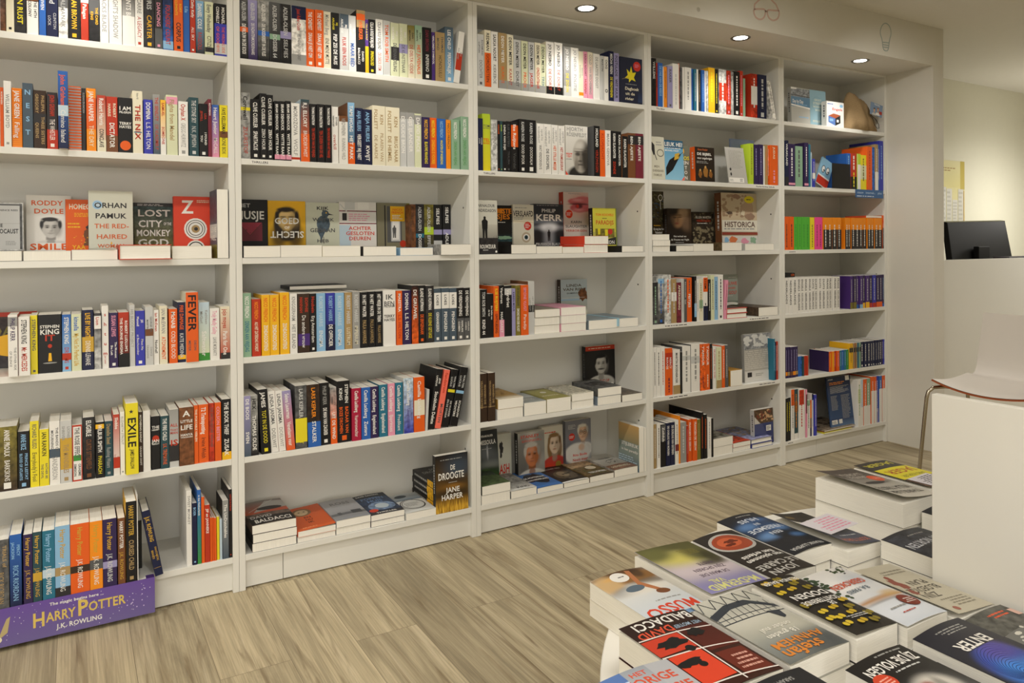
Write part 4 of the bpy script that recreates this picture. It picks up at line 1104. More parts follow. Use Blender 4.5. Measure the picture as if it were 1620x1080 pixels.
SHELF(4,2,'''
3225.4,23.7,210,3;n;WRAKLAND;w;;w;b=.0-.2:K
3251.3,44.9,196,3;dp;~~;w;;w;b=.03-.08:pk
3301.6,51.1,189,3;sg;~~;dg;;w
3360.7,28.7,208,3;dp;~~;w;;w;b=.03-.08:pk
3392.5,12.9,202,3;t;;w;;w
3406.8,11.3,165,3;pb;~~;t;;w
3419.6,19.4,135,3;B;~~;w;;w;b=.3-.5:w
3680,30.5,176,3;b;~~;lb;~~;y;b=0-.35:k,side=b
3713.2,45.8,178,3;r;~~;w;~~;y;b=0-.35:k
3761.7,24,178,3;w;;gr;;w;b=.7-1:lm,side=lm
3790.2,47.7,174,3;y;~~~;ol;;w;b=.3-.7:pg,side=lm
3839.9,41,219,3;o;~~;r;;w
3882.7,20.3,218,3;~b;;w;;w
3904.9,25,234,3;ta;~~;w;;w;b=0-.4:w
3931.7,14,235,3;b;~~;w;;w
3947.6,31,255,3;B;~~;lb;;w
''')
SHELF(4,3,'''
3224.6,29,155,3;o;;r;~~~;K
3255.1,32.2,155,3;o;;r;~~~;K
3289.5,25.9,154,3;G;;g;~~;g
3316.9,25.4,155,3;G;;g;~~;g
3343.8,27,155,3;G;;g;~~;g
3372.3,30.3,155,3;G;;g;~~;g
3404.9,30.6,154,3;y;;ol;~~;ol
3437.1,27,154,3;hp;;m;~~;m
3465.6,29.6,155,3;hp;;m;~~;m
3496.8,33,154,3;O;;w;~~;w;b=0-.62:K
3531.4,32.5,154,3;O;;w;~~;w;b=0-.62:K
3566.3,36,155,3;O;;w;~~;w;b=0-.62:K
3604,31.5,155,3;O;;w;~~;w;b=0-.62:K
3661.6,26.3,155,3;O;;w;~~;w;b=0-.62:K
3689.6,20.7,155,3;O;;w;~~;w;b=0-.62:K
3711.9,30.9,155,3;O;;w;~~;w;b=0-.62:K
3744.5,32,155,3;O;;w;~~;w;b=0-.62:K
3778.1,28.9,155,3;O;;w;~~;w;b=0-.62:K
3808.7,29.1,156,3;O;;w;~~;w;b=0-.62:K
3839.5,29.4,156,3;O;;w;~~;w;b=0-.62:K
3870.6,28.7,156,3;O;;w;~~;w;b=0-.62:K
3901.1,29.8,156,3;O;;w;~~;w;b=0-.62:K
3932.7,32.8,156,3;O;;w;~~;w;b=0-.62:K
3971.7,9.8,171,3;o;;w;~~;w;b=0-.62:K
''')
SHELF(4,4,'''
3223.8,22.5,167,3;w;NEDERLANDS;k;;w
3247.8,25.6,167,3;w;NEDERLANDS;k;;w
3274.8,28.1,168,3;w;NEDERLANDS;k;;w
3304.3,25.3,167,3;w;ENGELS;k;NEDERLANDS;k
3331.1,26.2,167,3;w;ENGELS;k;NEDERLANDS;k
3358.8,26.5,167,3;w;ENGELS;k;NEDERLANDS;k
3386.8,21.3,167,3;w;ENGELS;k;NEDERLANDS;k
3409.6,21.5,166,3;w;DUITS;k;NEDERLANDS;k
3432.6,25.5,166,3;w;DUITS;k;NEDERLANDS;k
3459.6,21,166,3;w;DUITS;k;NEDERLANDS;k
3482.1,29,165,3;w;DUITS;k;NEDERLANDS;k
3512.7,25.2,165,3;w;FRANS;k;NEDERLANDS;k
3539.5,27.8,165,3;w;FRANS;k;NEDERLANDS;k
3570.6,28.8,164,3;w;FRANS;k;NEDERLANDS;k
3601,24.3,164,3;w;FRANS;k;NEDERLANDS;k
3700.8,21.6,163,3;p;~~;lg;;w;b=0-.2:ol,side=p
3724,25.1,164,3;dp;~~;lg;;w;b=0-.2:ol
3750.8,22.8,164,3;p;~~;lg;;w;b=0-.12:b
3775.3,24.6,163,3;p;~~;lg;;w;b=0-.12:lb
3801.6,22.2,164,3;dp;~~;lg;;w;b=0-.16:Y
3825.5,29.3,163,3;p;~~;lg;;w;b=0-.18:Y
3856.5,26,163,3;dp;~~;lg;;w;b=0-.14:r
3884.3,27.9,164,3;B;~~;lg;;w;b=0-.14:r
3914,26.4,163,3;dp;~~;lg;;w;b=0-.16:o
3942.2,23.1,163,3;dp;~~;lg;;w;b=0-.16:o
3967,14.5,164,3;dp;~~;lb;;w;b=0-.1:b
''')
SHELF(4,5,'''
3225.2,13,145,3;dp;~~~;lv;;w;b=.08-.2:O
3239.8,12.3,145,3;dp;~~~;lv;;w;b=.08-.2:ta
3253.6,17.8,144,3;dp;~~~;lv;;w;b=.08-.2:br
3273,19.4,144,3;dp;~~~;lv;;w;b=.08-.2:O
3294,18.7,143,3;dp;~~~;lv;;w;b=.08-.2:ta
3314.1,13.4,94,3;b;;lb;;w
3329.1,11.8,94,3;~b;;w;;w
3342.5,11.1,94,3;dt;;w;;w
3355.2,14.3,94,3;r;;pk;;w
3371.1,13.6,94,3;r;;pk;;w
3541.2,18.5,99,3;o;~~;y;;w;side=dp
3560.5,16,99,3;O;~~;y;;w
3577.4,16.9,99,3;r;~~;pk;;w
3595.2,18.8,99,3;o;~~;pk;;w
3615.7,16.3,99,3;t;~~;lb;;w
3632.8,20.7,99,3;b;~~;lb;;w
3654.4,16.4,99,3;t;~~;lb;;w
3672.6,17.4,99,3;g;~~;sg;;w
3695.3,27.2,128,3;Y;~~;ol;;w;b=.64-.82:K,side=Y
3724.3,9.7,127,3;ta;~~;dg;;w;b=.64-.82:K
3735.8,9.7,127,3;r;~~;dg;;w;b=.64-.82:K
3747.3,10.6,127,3;ta;~~;dg;;w;b=.64-.82:K
3759.7,10.7,127,3;t;~~;dg;;w;b=.64-.82:K
3772.2,11.6,127,3;sg;~~;dg;;w;b=.64-.82:K
3785.6,24.3,128,3;n;~~;w;;w;logo
3811.7,22.6,128,3;n;~~;w;;w;logo
3836.1,26.5,128,3;n;~~;w;;w;logo
3864.4,17.4,128,3;n;~~;w;;w;logo
3883.7,18.4,128,3;n;~~;w;;w;logo
3904,13.9,129,3;n;~~;w;;w;logo
3919.7,14,129,3;n;~~;w;;w;logo
3935.6,21.5,129,3;n;~~;w;;w;logo
3959,12.2,129,3;dp;~~;w;;w
3973.1,8.4,129,3;B;~~;w;;w;logo
''')
SHELF(4,6,'''
3225.5,16.1,200,3;k;~~~~;y;;w
3243.1,17.8,201,3;k;~~~~;y;;w
3262.6,21.7,237,3;w;~~;k;;w;b=.68-1:o
3287.4,25.8,235,3;dt;~~~;O;;w;b=.55-.75:br,b=0-.12:w
3315.6,33.9,234,3;w;~~;r;;w;b=.68-.98:~r
3351.9,11.1,230,3;w;;gr;;w
3364.6,8.8,227,3;pk;~~;r;;w;b=.5-.9:K
3374.8,21.7,175,3;w;~~;k;;w;b=.85-1:sg
3398.1,12.1,173,3;dp;~~;Y;;w;b=.5-1:o
3412.7,11.3,201,3;w;~~;b;;w;b=.85-1:n
3425.6,16.3,196,3;B;~~;w;;w
3757.1,23.2,233,3;w;~~;g;;w;b=.5-.8:pg
3782.1,20.7,233,3;pb;~~;w;;w;b=0-.4:w
3804.6,25.3,232,3;o;~~;w;;w;b=0-.42:w
3831.8,31.8,232,3;sg;~~;w;;w;b=0-.42:w
3865.5,23.9,239,3;o;~~;w;;w;b=0-.7:w
3891.3,17.5,237,3;o;~~;w;;w;b=0-.7:w
3912.6,18.5,238,3;B;~~;w;;w;b=0-.3:lv
3933,23.4,237,3;b;~~;w;;w;b=0-.72:w
3958.3,23.2,236,3;o;~~;w;;w;b=0-.72:w
''')
SHELF(1,3,'''
1425.9,16.4,181,150;~br;;ta;;w;D=.1
1443.6,32,182,150;~K;ADLER-OLSEN;lg;DOSSIER;w;b=.34-.42:t,D=.1
1476.8,36.2,182,150;~ol>K;ADLER-OLSEN;lg;EFFECT;lg;b=.4-.55:lm,D=.1
1514.2,33.5,182,150;k;SELFIES;w;;w;b=.4-.5:lv,b=0-.28:lg,D=.1
1549.6,31.9,183,150;k;SELFIES;w;ADLER;w;b=.4-.5:lv,D=.1
''')
FACE = {
'holocaust': (0, 3, 182.3, 82.2, 159.5, 150, 25),
'smile': (0, 3, 269.1, 110.6, 184.8, 190, 22),
'homegoing': (0, 3, 365.2, 109.3, 172.4, 155, 22),
'pamuk': (0, 3, 421.5, 113.2, 196.3, 110, 22),
'monkey': (0, 3, 541.5, 109.5, 169.5, 200, 25),
'zoo': (0, 3, 648, 110.6, 188.7, 150, 25),
'dan': (0, 4, 170.7, 122.2, 153.2, 165, 40),
'usje': (1, 3, 843.2, 97.5, 188.3, 215, 25),
'goed': (1, 3, 941.1, 123.8, 185.9, 210, 25),
'kijk': (1, 3, 1066, 115.7, 182.8, 210, 22),
'achter': (1, 3, 1180.7, 134.6, 186.9, 205, 25),
'nicci': (1, 3, 1318.3, 125.2, 187.1, 205, 28),
'droogte': (1, 6, 1444.5, 124.3, 197.6, 2, 22),
'dagboek': (2, 1, 2266, 115, 184.5, 12, 20),
'test': (2, 2, 1996.8, 103, 189, 6, 30),
'rouw': (2, 3, 1625, 76.6, 192.6, 10, 25),
'miste': (2, 3, 1794.1, 84.2, 187.6, 200, 22),
'slaafd': (2, 3, 1873.1, 96.1, 192, 190, 22),
'kerr': (2, 3, 1969.9, 142.1, 196.4, 190, 28),
'lips': (2, 3, 2131, 128.3, 250.4, 215, 32),
'paradijs': (2, 3, 2214.1, 122.5, 181.1, 125, 28),
'rijn': (2, 4, 2107, 132.9, 185.8, 205, 26),
'escobar': (2, 5, 2227.2, 153.8, 198.6, 200, 26),
'soula': (2, 6, 1703.3, 77.4, 214.3, 150, 25),
'sh': (2, 6, 1771.7, 91, 182.6, 200, 22),
'stanley': (2, 6, 1873, 123.4, 182.3, 165, 26),
'girl': (2, 6, 2005, 104, 182.9, 200, 22),
'glasses': (2, 6, 2112.2, 128.1, 196, 185, 22),
'lizard': (3, 2, 2422, 72.9, 175.7, 4, 18),
'leuk': (3, 2, 2496.3, 104.5, 165.7, 4, 22),
'bos': (3, 2, 2590.3, 69.9, 152, 30, 20),
'bijbel': (3, 2, 2664.6, 113.6, 147.1, 4, 30),
'paint': (3, 3, 2596.9, 67.8, 266.4, 200, 28),
'portret': (3, 3, 2651.8, 141.9, 189.5, 160, 25),
'ellen': (3, 3, 2826.1, 136.2, 178.5, 190, 25),
'historica': (3, 3, 2947.1, 233.9, 265.5, 125, 40),
'golf': (3, 4, 2925.1, 96.8, 188.1, 100, 20),
'clouds': (3, 5, 2983.8, 176.5, 215.7, 30, 14),
'navybox': (3, 6, 3047.6, 124.5, 158.8, 30, 24),
'slate': (3, 2, 2929.4, 151.1, 205.6, 50, 10),
'barcode': (3, 2, 2862.5, 115.1, 162.6, 1, 4),
'daybyday': (4, 1, 3345.8, 135.7, 182.9, 60, 24),
'streek': (4, 1, 3482.3, 119.7, 183.3, 60, 14),
'engels': (4, 1, 3549.5, 131.3, 127, 20, 30),
'cart': (4, 2, 3519.6, 88.5, 135.5, 60, 10),
'astro': (4, 6, 3577.1, 185, 255.5, 20, 8),
}
LYING = {
'plain_a': (0, 3, 200.3, 67.2, 27.8, 1, 0),
'plain_b': (0, 3, 270.9, 107.3, 26.6, 1, 0),
'leafletbook': (0, 3, 379.4, 109.7, 28.9, 1, 0),
'redhard': (0, 3, 491.3, 131.9, 41.7, 1, -20),
'plain_c': (0, 3, 626.9, 105.9, 37.3, 1, 0),
'b1': (1, 3, 821.8, 108.5, 36.4, 1, 0),
'b2': (1, 3, 931.2, 127.6, 37.1, 1, 0),
'b3': (1, 3, 1059.8, 124.9, 34.7, 1, 0),
'b4': (1, 3, 1193.2, 114.5, 32.2, 1, 0),
'b5': (1, 3, 1321.1, 119.6, 26.6, 1, 0),
'b6': (1, 3, 1464.8, 116.2, 37.2, 1, -12),
'baldacci': (1, 6, 838.7, 131.9, 81.1, 3, 0),
'orangeface': (1, 6, 974, 120.2, 36.6, 2, 0),
'ross': (1, 6, 1096.5, 114.5, 46, 2, 0),
'dawson': (1, 6, 1214.4, 117, 40.1, 2, 0),
'circle': (1, 6, 1333.8, 109.9, 25.1, 1, 0),
'c0': (2, 3, 1750.5, 107, 34.4, 1, 0),
'c1': (2, 3, 1860.3, 113.7, 27.3, 1, 0),
'c2': (2, 3, 1975.5, 99.2, 24.1, 1, 0),
'red_spines': (2, 3, 2077.9, 115.3, 65.8, 2, 0),
'c4': (2, 3, 2260.1, 109.8, 26.3, 1, 0),
'taupe': (2, 4, 1853, 111.4, 90.4, 3, 0),
'pink': (2, 4, 1967.3, 116.2, 93, 3, 0),
'strap': (2, 4, 2094.6, 246.2, 36.7, 1, 0),
'ochre': (2, 5, 1689.2, 107.4, 75.3, 2, 0),
'greyc': (2, 5, 1799.4, 97.3, 49.7, 1, 0),
'olive': (2, 5, 1898.9, 109, 52.4, 1, 0),
'lightc': (2, 5, 2017.6, 103.1, 57.9, 2, 0),
'darkc': (2, 5, 2136.2, 116.3, 67.8, 2, 0),
'brownc': (2, 5, 2255.7, 104.8, 28.9, 1, 0),
'storm': (2, 6, 1622.1, 116.8, 65.7, 2, 0),
'greyfade': (2, 6, 1741.5, 110.4, 28, 1, 0),
'bluespl': (2, 6, 1854.1, 116.7, 20, 1, 0),
'darkfig': (2, 6, 1973.1, 119.7, 18.6, 1, 0),
'field': (2, 6, 2095.3, 117.1, 22.4, 1, 0),
'figs': (2, 6, 2215, 119, 29.5, 1, 0),
'd3a': (3, 3, 2423.6, 93.4, 72.2, 3, 0),
'blackcov': (3, 3, 2548.1, 97.3, 25.2, 1, 0),
'd3c': (3, 3, 2647, 116.6, 32.5, 1, 0),
'd3d': (3, 3, 2813.8, 123, 37.4, 1, 0),
'd3e': (3, 3, 2957.1, 186.8, 30.7, 1, 0),
'redstack': (3, 4, 2842.5, 127.7, 45.6, 2, 0),
'brownbook': (3, 4, 3041.2, 127.6, 40.5, 1, 0),
'ochrebox': (3, 5, 2861.4, 73.5, 70.5, 1, 0),
'landscape': (3, 6, 2756, 119.4, 76.3, 2, 0),
'redmix': (3, 6, 2879.7, 111.6, 39.9, 2, 0),
'bluemag': (3, 6, 2995.9, 137.2, 39.2, 2, 0),
}

# ------------------------------------------------------------------ books that show their covers
NOTE_LINES = ('d', 0.1, 0.1, 0.9, 0.9, 7, 'gr')
FA = dict(
 holocaust=('pale grey hardback with black lettering, standing face-out at far left, third shelf', '~lg', [('r', .02, .02, .98, .98, 'lg'), ('r', .9, .02, .97, .98, '~dg'), ('r', .03, .94, .9, .97, 'dg'), tit('LAURENCE REES', .5, .84, .035, 'dg', .7), tit('THE', .3, .52, .07, 'k', .25), tit('HOLOCAUST', .46, .4, .09, 'k', .8), ('d', .5, .1, .8, .2, 3, 'gr'), ('l', .05, .56, .9, .56, .006, 'gr')]),
 smile=('white paperback with red lettering and a boy in black and white, face-out', 'w', [pic('w', por(.54,.4,.24,'c9c6c0','K','d9d7d2',a=.62,lip='8a8480'), 40, 46, .12, .13, .96, .64), tit('RODDY', .46, .86, .085, 'o', .7), tit('DOYLE', .5, .71, .085, 'o', .66), tit('SMILE', .5, .06, .11, 'o', .85)]),
 homegoing=('orange paperback with a woman in profile, half hidden behind pale green book', 'o', [tit('HOMEGOING', .5, .86, .1, 'c', .84), ('d', .2, .65, .7, .74, 3, 'Y'), ('b', .62, .4, .2, .12, 'K', 3), ('e', .55, .3, .14, .13, 'br'), ('p', [(.4, .08), (.7, .08), (.62, .28), (.48, .28)], 'br'), ('d', .05, .42, .4, .55, 2, 'Y'), tit('YAA', .3, .05, .08, 'Y', .3), ('sp', .1, .1, .9, .3, 14, .02, 'Y')]),
 pamuk=('pale green hardback with large black and orange lettering and sunrays, face-out', 'cfd0c0', [('f', lambda F: [F.line(F.w*.5, F.h*.08, F.w*(.5+.9*math.cos(a*.16)), F.h*(.08+1.2*math.sin(a*.16)), .0006, 'ta') for a in range(2, 18) if False]), ('c', .2, .76, .12, 'pb'), ('o', .2, .76, .1, .03, 'lb'), tit('ORHAN', .5, .755, .085, 'K', .74), tit('PAMUK', .5, .575, .085, 'K', .7), tit('THE RED-', .52, .4, .075, 'cf6a3a', .78), tit('HAIRED', .52, .22, .075, 'cf6a3a', .7), ('p', [(.48, .08), (.53, .1), (.5, .14)], 'Y'), tit('WOMAN', .5, .06, .06, 'cf6a3a', .6)]),
 monkey=('dark green paperback with big white lettering, face-out beside orange red cover', '~dt>ol', [('r', 0, .92, 1, 1, 'K'), ('d', .1, .93, .9, .98, 2, 'lg'), tit('LOST', .52, .78, .14, 'w', .84), tit('CITY', .42, .55, .14, 'w', .6), tit('OF THE', .86, .55, .06, 'w', .2), tit('MONKEY', .5, .35, .13, 'w', .86), tit('GOD', .5, .14, .15, 'w', .8)]),
 zoo=('orange red paperback with a big Z and ring shapes, face-out', 'd8432a', [tit('Z', .36, .8, .24, 'w', .3), ('d', .6, .88, .95, .94, 2, 'c'), ('c', .56, .38, .3, 'w'), ('o', .56, .38, .25, .018, 'K'), ('o', .56, .38, .19, .018, 'K'), ('c', .56, .38, .11, 'ta'), ('c', .57, .38, .05, 'K'), ('c', .56, .0, .24, 'w'), ('o', .56, .0, .2, .03, 'K')][:9]),
 dan=('dark hardback with gold lettering and a yellow sticker, lying against the back, fourth shelf', '~db>K', [('r', 0, .92, 1, 1, 'r'), tit('DAN', .45, .66, .16, 'ol', .7), ('e', .5, .4, .4, .2, 'Y'), ('c', .62, .38, .14, 'y'), ('c', .58, .41, .018, 'K'), ('c', .66, .41, .018, 'K')]),
 usje=('black paperback with white lettering and a red envelope, face-out at left', 'k', [tit('HET', .24, .87, .08, 'lg', .4), tit('MUSJE', .42, .66, .17, 'w', .95), ('r', .03, .1, .82, .5, 'm'), ('p', [(.03, .5), (.42, .22), (.82, .5)], 'a03346'), ('l', .03, .5, .42, .22, .012, 'db'), ('l', .82, .5, .42, .22, .012, 'db'), ('sp', .1, .15, .75, .45, 12, .03, 'm')]),
 goed=('yellow paperback with a long-haired woman face and white lettering, face-out', 'Y', [pic(('c49a20','Y'), por(.5,.58,.31,'e6c27a','2a2018',None,True,a=.66,lip='8a5a30')+[(.28,.2,.2,.25,.5,'2a2018',.8),(.72,.2,.2,.25,.5,'2a2018',.8)], 40, 56), tit('GOED', .5, .55, .13, 'w', .66), tit('OF', .5, .4, .06, 'w', .14), tit('SLECHT', .5, .24, .14, 'w', .9, math.pi)]),
 kijk=('pale grey green paperback with a blue grey bird, face-out', 'c9cbb8', [('e', .52, .5, .2, .2, '~sl'), ('p', [(.36, .6), (.34, .32), (.46, .12), (.62, .4), (.64, .7)], '~sl'), ('c', .58, .74, .11, '~sl'), ('p', [(.68, .75), (.84, .71), (.68, .71)], 'K'), ('c', .61, .76, .02, 'Y'), ('l', .44, .2, .42, .05, .015, 'K'), ('l', .52, .2, .53, .03, .015, 'K'), ('p', [(.4, .25), (.48, .25), (.46, .02)], '~sl'), tit('KIJK', .5, .87, .075, 'K', .36), tit('WAT IK', .52, .6, .075, 'dg', .64), tit('GEDAAN', .5, .35, .09, 'dg', .76), tit('HEB', .5, .1, .07, 'dg', .36)]),
 achter=('white paperback with coloured bands and red lettering, face-out', 'e0dcd6', [('r', .15, .82, .42, 1, 'lg'), ('r', .5, .84, .8, 1, 'w'), ('l', 0, .79, 1, .79, .025, '~m'), ('l', 0, .5, 1, .5, .025, '~m'), ('d', .25, .55, .95, .74, 4, 'pk'), ('r', .08, .57, .2, .74, 'K'), ('r', 0, .0, .3, .46, 'pb'), tit('ACHTER', .55, .39, .08, 'd14b3c', .6), tit('GESLOTEN', .56, .27, .08, 'd14b3c', .78), tit('DEUREN', .55, .15, .08, 'd14b3c', .6), ('l', .02, .95, .2, .78, .03, 'lg')]),
 nicci=('grey green paperback with a doorway, a girl and a yellow panel, face-out', '7f7a62', [('r', .3, .05, .75, .92, 'dg'), ('r', .22, 0, .26, .94, 'K'), ('r', .42, .08, .7, .7, 'lg'), ('r', .46, .12, .66, .66, 'w'), ('man', .52, .16, .3, 'dg'), ('r', .4, .56, .84, .92, 'Y'), tit('NICCI', .62, .84, .05, 'o', .3), tit('FRENCH', .62, .77, .05, 'o', .36), ('d', .46, .6, .78, .72, 3, 'w'), ('c', .78, .02, .1, 'r'), ('r', .9, 0, 1, 1, 'ol')]),
 droogte=('dark paperback with white lettering above flame-yellow grass, standing at right end', '~k>db', [pic(('7a5a20','1a1a1c'), [(.7,.75,.4,.18,.8,'3a4a5a',.8),(.5,.5,.6,.1,.8,'3a2a1a',.8),(.5,.42,.3,.06,.8,'a0702a',.8),(.2,.45,.2,.08,.8,'6a4a1c',.7),(.5,.3,.7,.1,.6,'2a2016',.8),(.5,.14,.8,.1,.6,'8a6420',.8),(.5,.03,.8,.07,.6,'c8962e',.9)], 28, 44), ('grass', 0, .02, 1, .24, 70, 'e0ae38'), ('grass', 0, .0, 1, .18, 40, '9a6c20'), ('grass', 0, 0, 1, .2, 40, 'f0c24a'), ('d', .15, .9, .85, .93, 1, 'gr'), tit('DE', .53, .77, .085, 'w', .15), tit('DROOGTE', .48, .63, .115, 'w', .8), ('d', .4, .5, .7, .52, 1, 'lg'), tit('JANE', .53, .38, .085, 'w', .42), tit('HARPER', .5, .26, .09, 'w', .66)]),
 dagboek=('dark navy paperback with a yellow leaf and red disc, face-out, top shelf', '262a3e', [('p', [(.22, .55), (.35, .62), (.3, .75), (.44, .68), (.5, .82), (.56, .68), (.72, .7), (.62, .58), (.7, .5), (.52, .53), (.4, .46), (.4, .54)], 'y'), ('l', .1, .52, .4, .58, .01, 'ta'), ('c', .76, .83, .17, 'c8352a'), ('d', .66, .8, .86, .88, 3, 'pk'), ('d', .25, .41, .8, .44, 1, 'gr'), tit('Dagboek', .53, .33, .065, 'c', .62), tit('uit de', .45, .22, .06, 'c', .42), tit('rivier', .42, .11, .06, 'c', .38), ('r', .8, .05, 1, .3, '33405e', '262a3e')]),
 test=('white paperback with a bald man portrait and red lettering, face-out among spines', 'd9d5ca', [pic(('cfccc4','e2dfd8'), [(.85,.02,.75,.2,.15,'2a2826'),(.7,.4,.38,.34,.1,'b4aea4'),(.7,.3,.3,.22,.15,'a49e94'),(1.0,.35,.3,.34,.4,'2e2a26',.95),(.5,.2,.1,.1,.5,'5a554e',.6),(.6,.6,.22,.08,.8,'d8d4cc',.7)]+[(.55+.3*i,.43,.12,.035,.5,'3a3632',.9) for i in (0,1)]+[(.55+.3*i,.48,.15,.015,.5,'4a4640',.9) for i in (0,1)]+[(.68,.35,.05,.1,.6,'7a746a',.8),(.66,.29,.1,.02,.5,'4a4640',.9),(.66,.22,.16,.014,.5,'3a3430',.9),(.68,.54,.3,.006,.6,'7a746a',.8),(.68,.58,.28,.006,.6,'8a847a',.8),(.5,.26,.06,.12,.6,'8a847a',.7)], 38, 56), tit('HJORTH', .42, .93, .075, 'gr', .74), tit('ROSENFELDT', .5, .82, .075, 'gr', .9), tit('TEST', .16, .4, .08, 'd8432a', .28), ('d', .02, .3, .3, .34, 1, 'gr'), ('p', [(0, 0), (.12, 0), (0, .09)], 'd8432a')]),
 rouw=('foggy grey paperback with a dark man in a field, face-out at left', 'c6c4b8', [('r', 0, .0, 1, .55, '3c3b36', 'b9b6aa'), ('r', 0, 0, 1, .3, '~K'), tit('ARNALDUR', .42, .9, .05, 'dg', .9), tit('INDRIDASON', .45, .81, .055, 'dg', .98), ('man', .32, .3, .4, 'k'), ('grass', 0, .2, 1, .36, 30, 'K'), tit('ROUWZUUR', .46, .14, .07, 'w', .84), ('d', .2, .06, .5, .09, 1, 'lg'), ('c', .9, .045, .05, 'w')]),
 miste=('black paperback with big orange lettering, face-out behind the fog cover', 'k', [('r', 0, .1, 1, .3, '~dt', 'k'), tit('VERMISTE', .3, .86, .12, 'O', 1.2), tit('MEISJES', .5, .73, .12, 'O', .9), ('d', .2, .56, .7, .6, 1, 'w'), ('b', .5, .2, .4, .06, 'sg', 2)][:2]+[tit('MISTE', .52, .86, .12, 'O', .84), tit('SJES', .5, .72, .12, 'O', .7), ('d', .2, .56, .7, .6, 1, 'w'), ('b', .5, .2, .4, .05, 'sg')]),
 slaafd=('cream paperback with an eye and a red roundel, face-out', 'd9d5c4', [('r', 0, .55, 1, .7, 'c', 'd9d5c4'), tit('VERSLAAFD', .5, .78, .13, 'K', .96), ('d', .1, .9, .9, .94, 1, 'gr'), ('d', .05, .62, .6, .7, 2, 'gr'), ('c', .7, .48, .18, 'c8352a'), ('d', .58, .42, .82, .54, 3, 'w'), ('e', .62, .2, .22, .13, 'b9ab92'), ('e', .62, .2, .15, .08, 'w'), ('c', .62, .2, .09, 'dt'), ('c', .62, .2, .045, 'k'), ('l', 0, .6, 1, .56, .012, 'ta')]),
 kerr=('dark stormy paperback with white lettering and a walking man, face-out', '~sl>k', [pic(('3a3d42','2c2f36'), [(.5,.42,.5,.06,.7,'c9ccd2',.9),(.5,.44,.25,.1,.8,'f0f2f4',.9),(.25,.58,.4,.06,.7,'6a6f78',.8),(.75,.62,.4,.05,.7,'7a7f88',.7),(.4,.7,.5,.04,.8,'5a5f68',.7),(.5,.2,.2,.25,.6,'8a8d92',.8),(.1,.2,.2,.25,.6,'1c1d20',.9),(.9,.2,.2,.25,.6,'1c1d20',.9)], 30, 42), ('man', .5, .1, .28, 'k'), tit('PHILIP', .5, .84, .085, 'lg', .48), tit('KERR', .5, .67, .15, 'w', .88), tit('PRUSSISCH BLAUW', .5, .03, .06, 'lg', .9), ('d', .1, .95, .9, .98, 1, 'gr')]),
 lips=('tall pale paperback with big pink lips and red spine, face-out', 'd6c3b8', [pic(('cfc6bd','d9c9c0'), [(.75,.72,.5,.28,.5,'d8a89c',.8),(.5,.79,.32,.075,.15,'c9686c'),(.8,.83,.35,.08,.15,'cd7074'),(.62,.64,.36,.1,.15,'c05a62'),(.85,.66,.3,.1,.2,'c8646a'),(.62,.73,.4,.022,.4,'4a1c24',.9),(.6,.6,.2,.03,.8,'e0a0a0',.7),(.55,.82,.2,.025,.8,'e0a4a4',.7),(.62,.68,.14,.05,.3,'4a2028',.9)], 34, 60), ('c', .56, .68, .06, 'c8352a'), ('c', .22, .5, .14, 'd8432a'), ('d', .12, .46, .32, .54, 3, 'w'), tit('KARIN', .5, .32, .055, 'dg', .44), tit('SLAUGHTER', .5, .22, .055, 'dg', .86), tit('VERBORGEN', .5, .12, .045, 'c05a4a', .84), ('d', .2, .95, .8, .98, 2, 'gr')]),
 paradijs=('yellow paperback with red and black lettering, face-out at right', 'd2cc4a', [('r', 0, 0, 1, .35, 'd2cc4a', 'b9b25a'), tit('TON KOCHELS', .5, .82, .06, 'o', .76), ('d', .4, .7, .6, .74, 1, 'K'), tit('PARADIJS', .5, .61, .11, 'c8542a', .76), ('r', .1, .2, .9, .44, '~ol'), ('r', .2, .28, .3, .44, 'y'), ('r', .5, .25, .62, .42, 'y'), ('c', .72, .36, .1, 'c8352a'), ('p', [(0, 0), (1, 0), (1, .22), (.5, .14)], 'K'), tit('ZON', .72, .07, .09, 'w', .36), ('r', .96, 0, 1, 1, '7a8a3a')]),
 rijn=('pale blue paperback with a beach scene, standing behind the pink stack', 'b7c3c6', [('r', 0, 0, 1, .35, 'c9b790', 'b7c3c6'), ('b', .85, .4, .18, .3, '~br'), ('r', 0, .18, .7, .24, 'lb', 'pb'), tit('LINDA', .5, .76, .1, '5a4f40', .58), tit('VAN RIJN', .5, .61, .1, '5a4f40', .82), tit('ZOMERHUIS', .48, .46, .05, 'K', .52), ('l', .05, .28, .9, .28, .008, 'w')]),
 escobar=('black and white portrait paperback with red band, standing at back of fifth shelf', '1d1b1a', [pic('1d1b1a', por(.52,.58,.24,'b9b5ac','141312','c9c6be',a=.7,lip='5a5650')+[(.52,.475,.12,.018,.4,'1a1818',.9)], 40, 52, 0, .1, 1, .88), ('r', 0, .9, 1, 1, 'b93a22'), ('d', .1, .935, .95, .965, 1, 'c'), tit('DE JACHT OP', .5, .2, .06, 'b93a22', .6), tit('ESCOBAR', .58, .1, .09, 'w', .76)]),
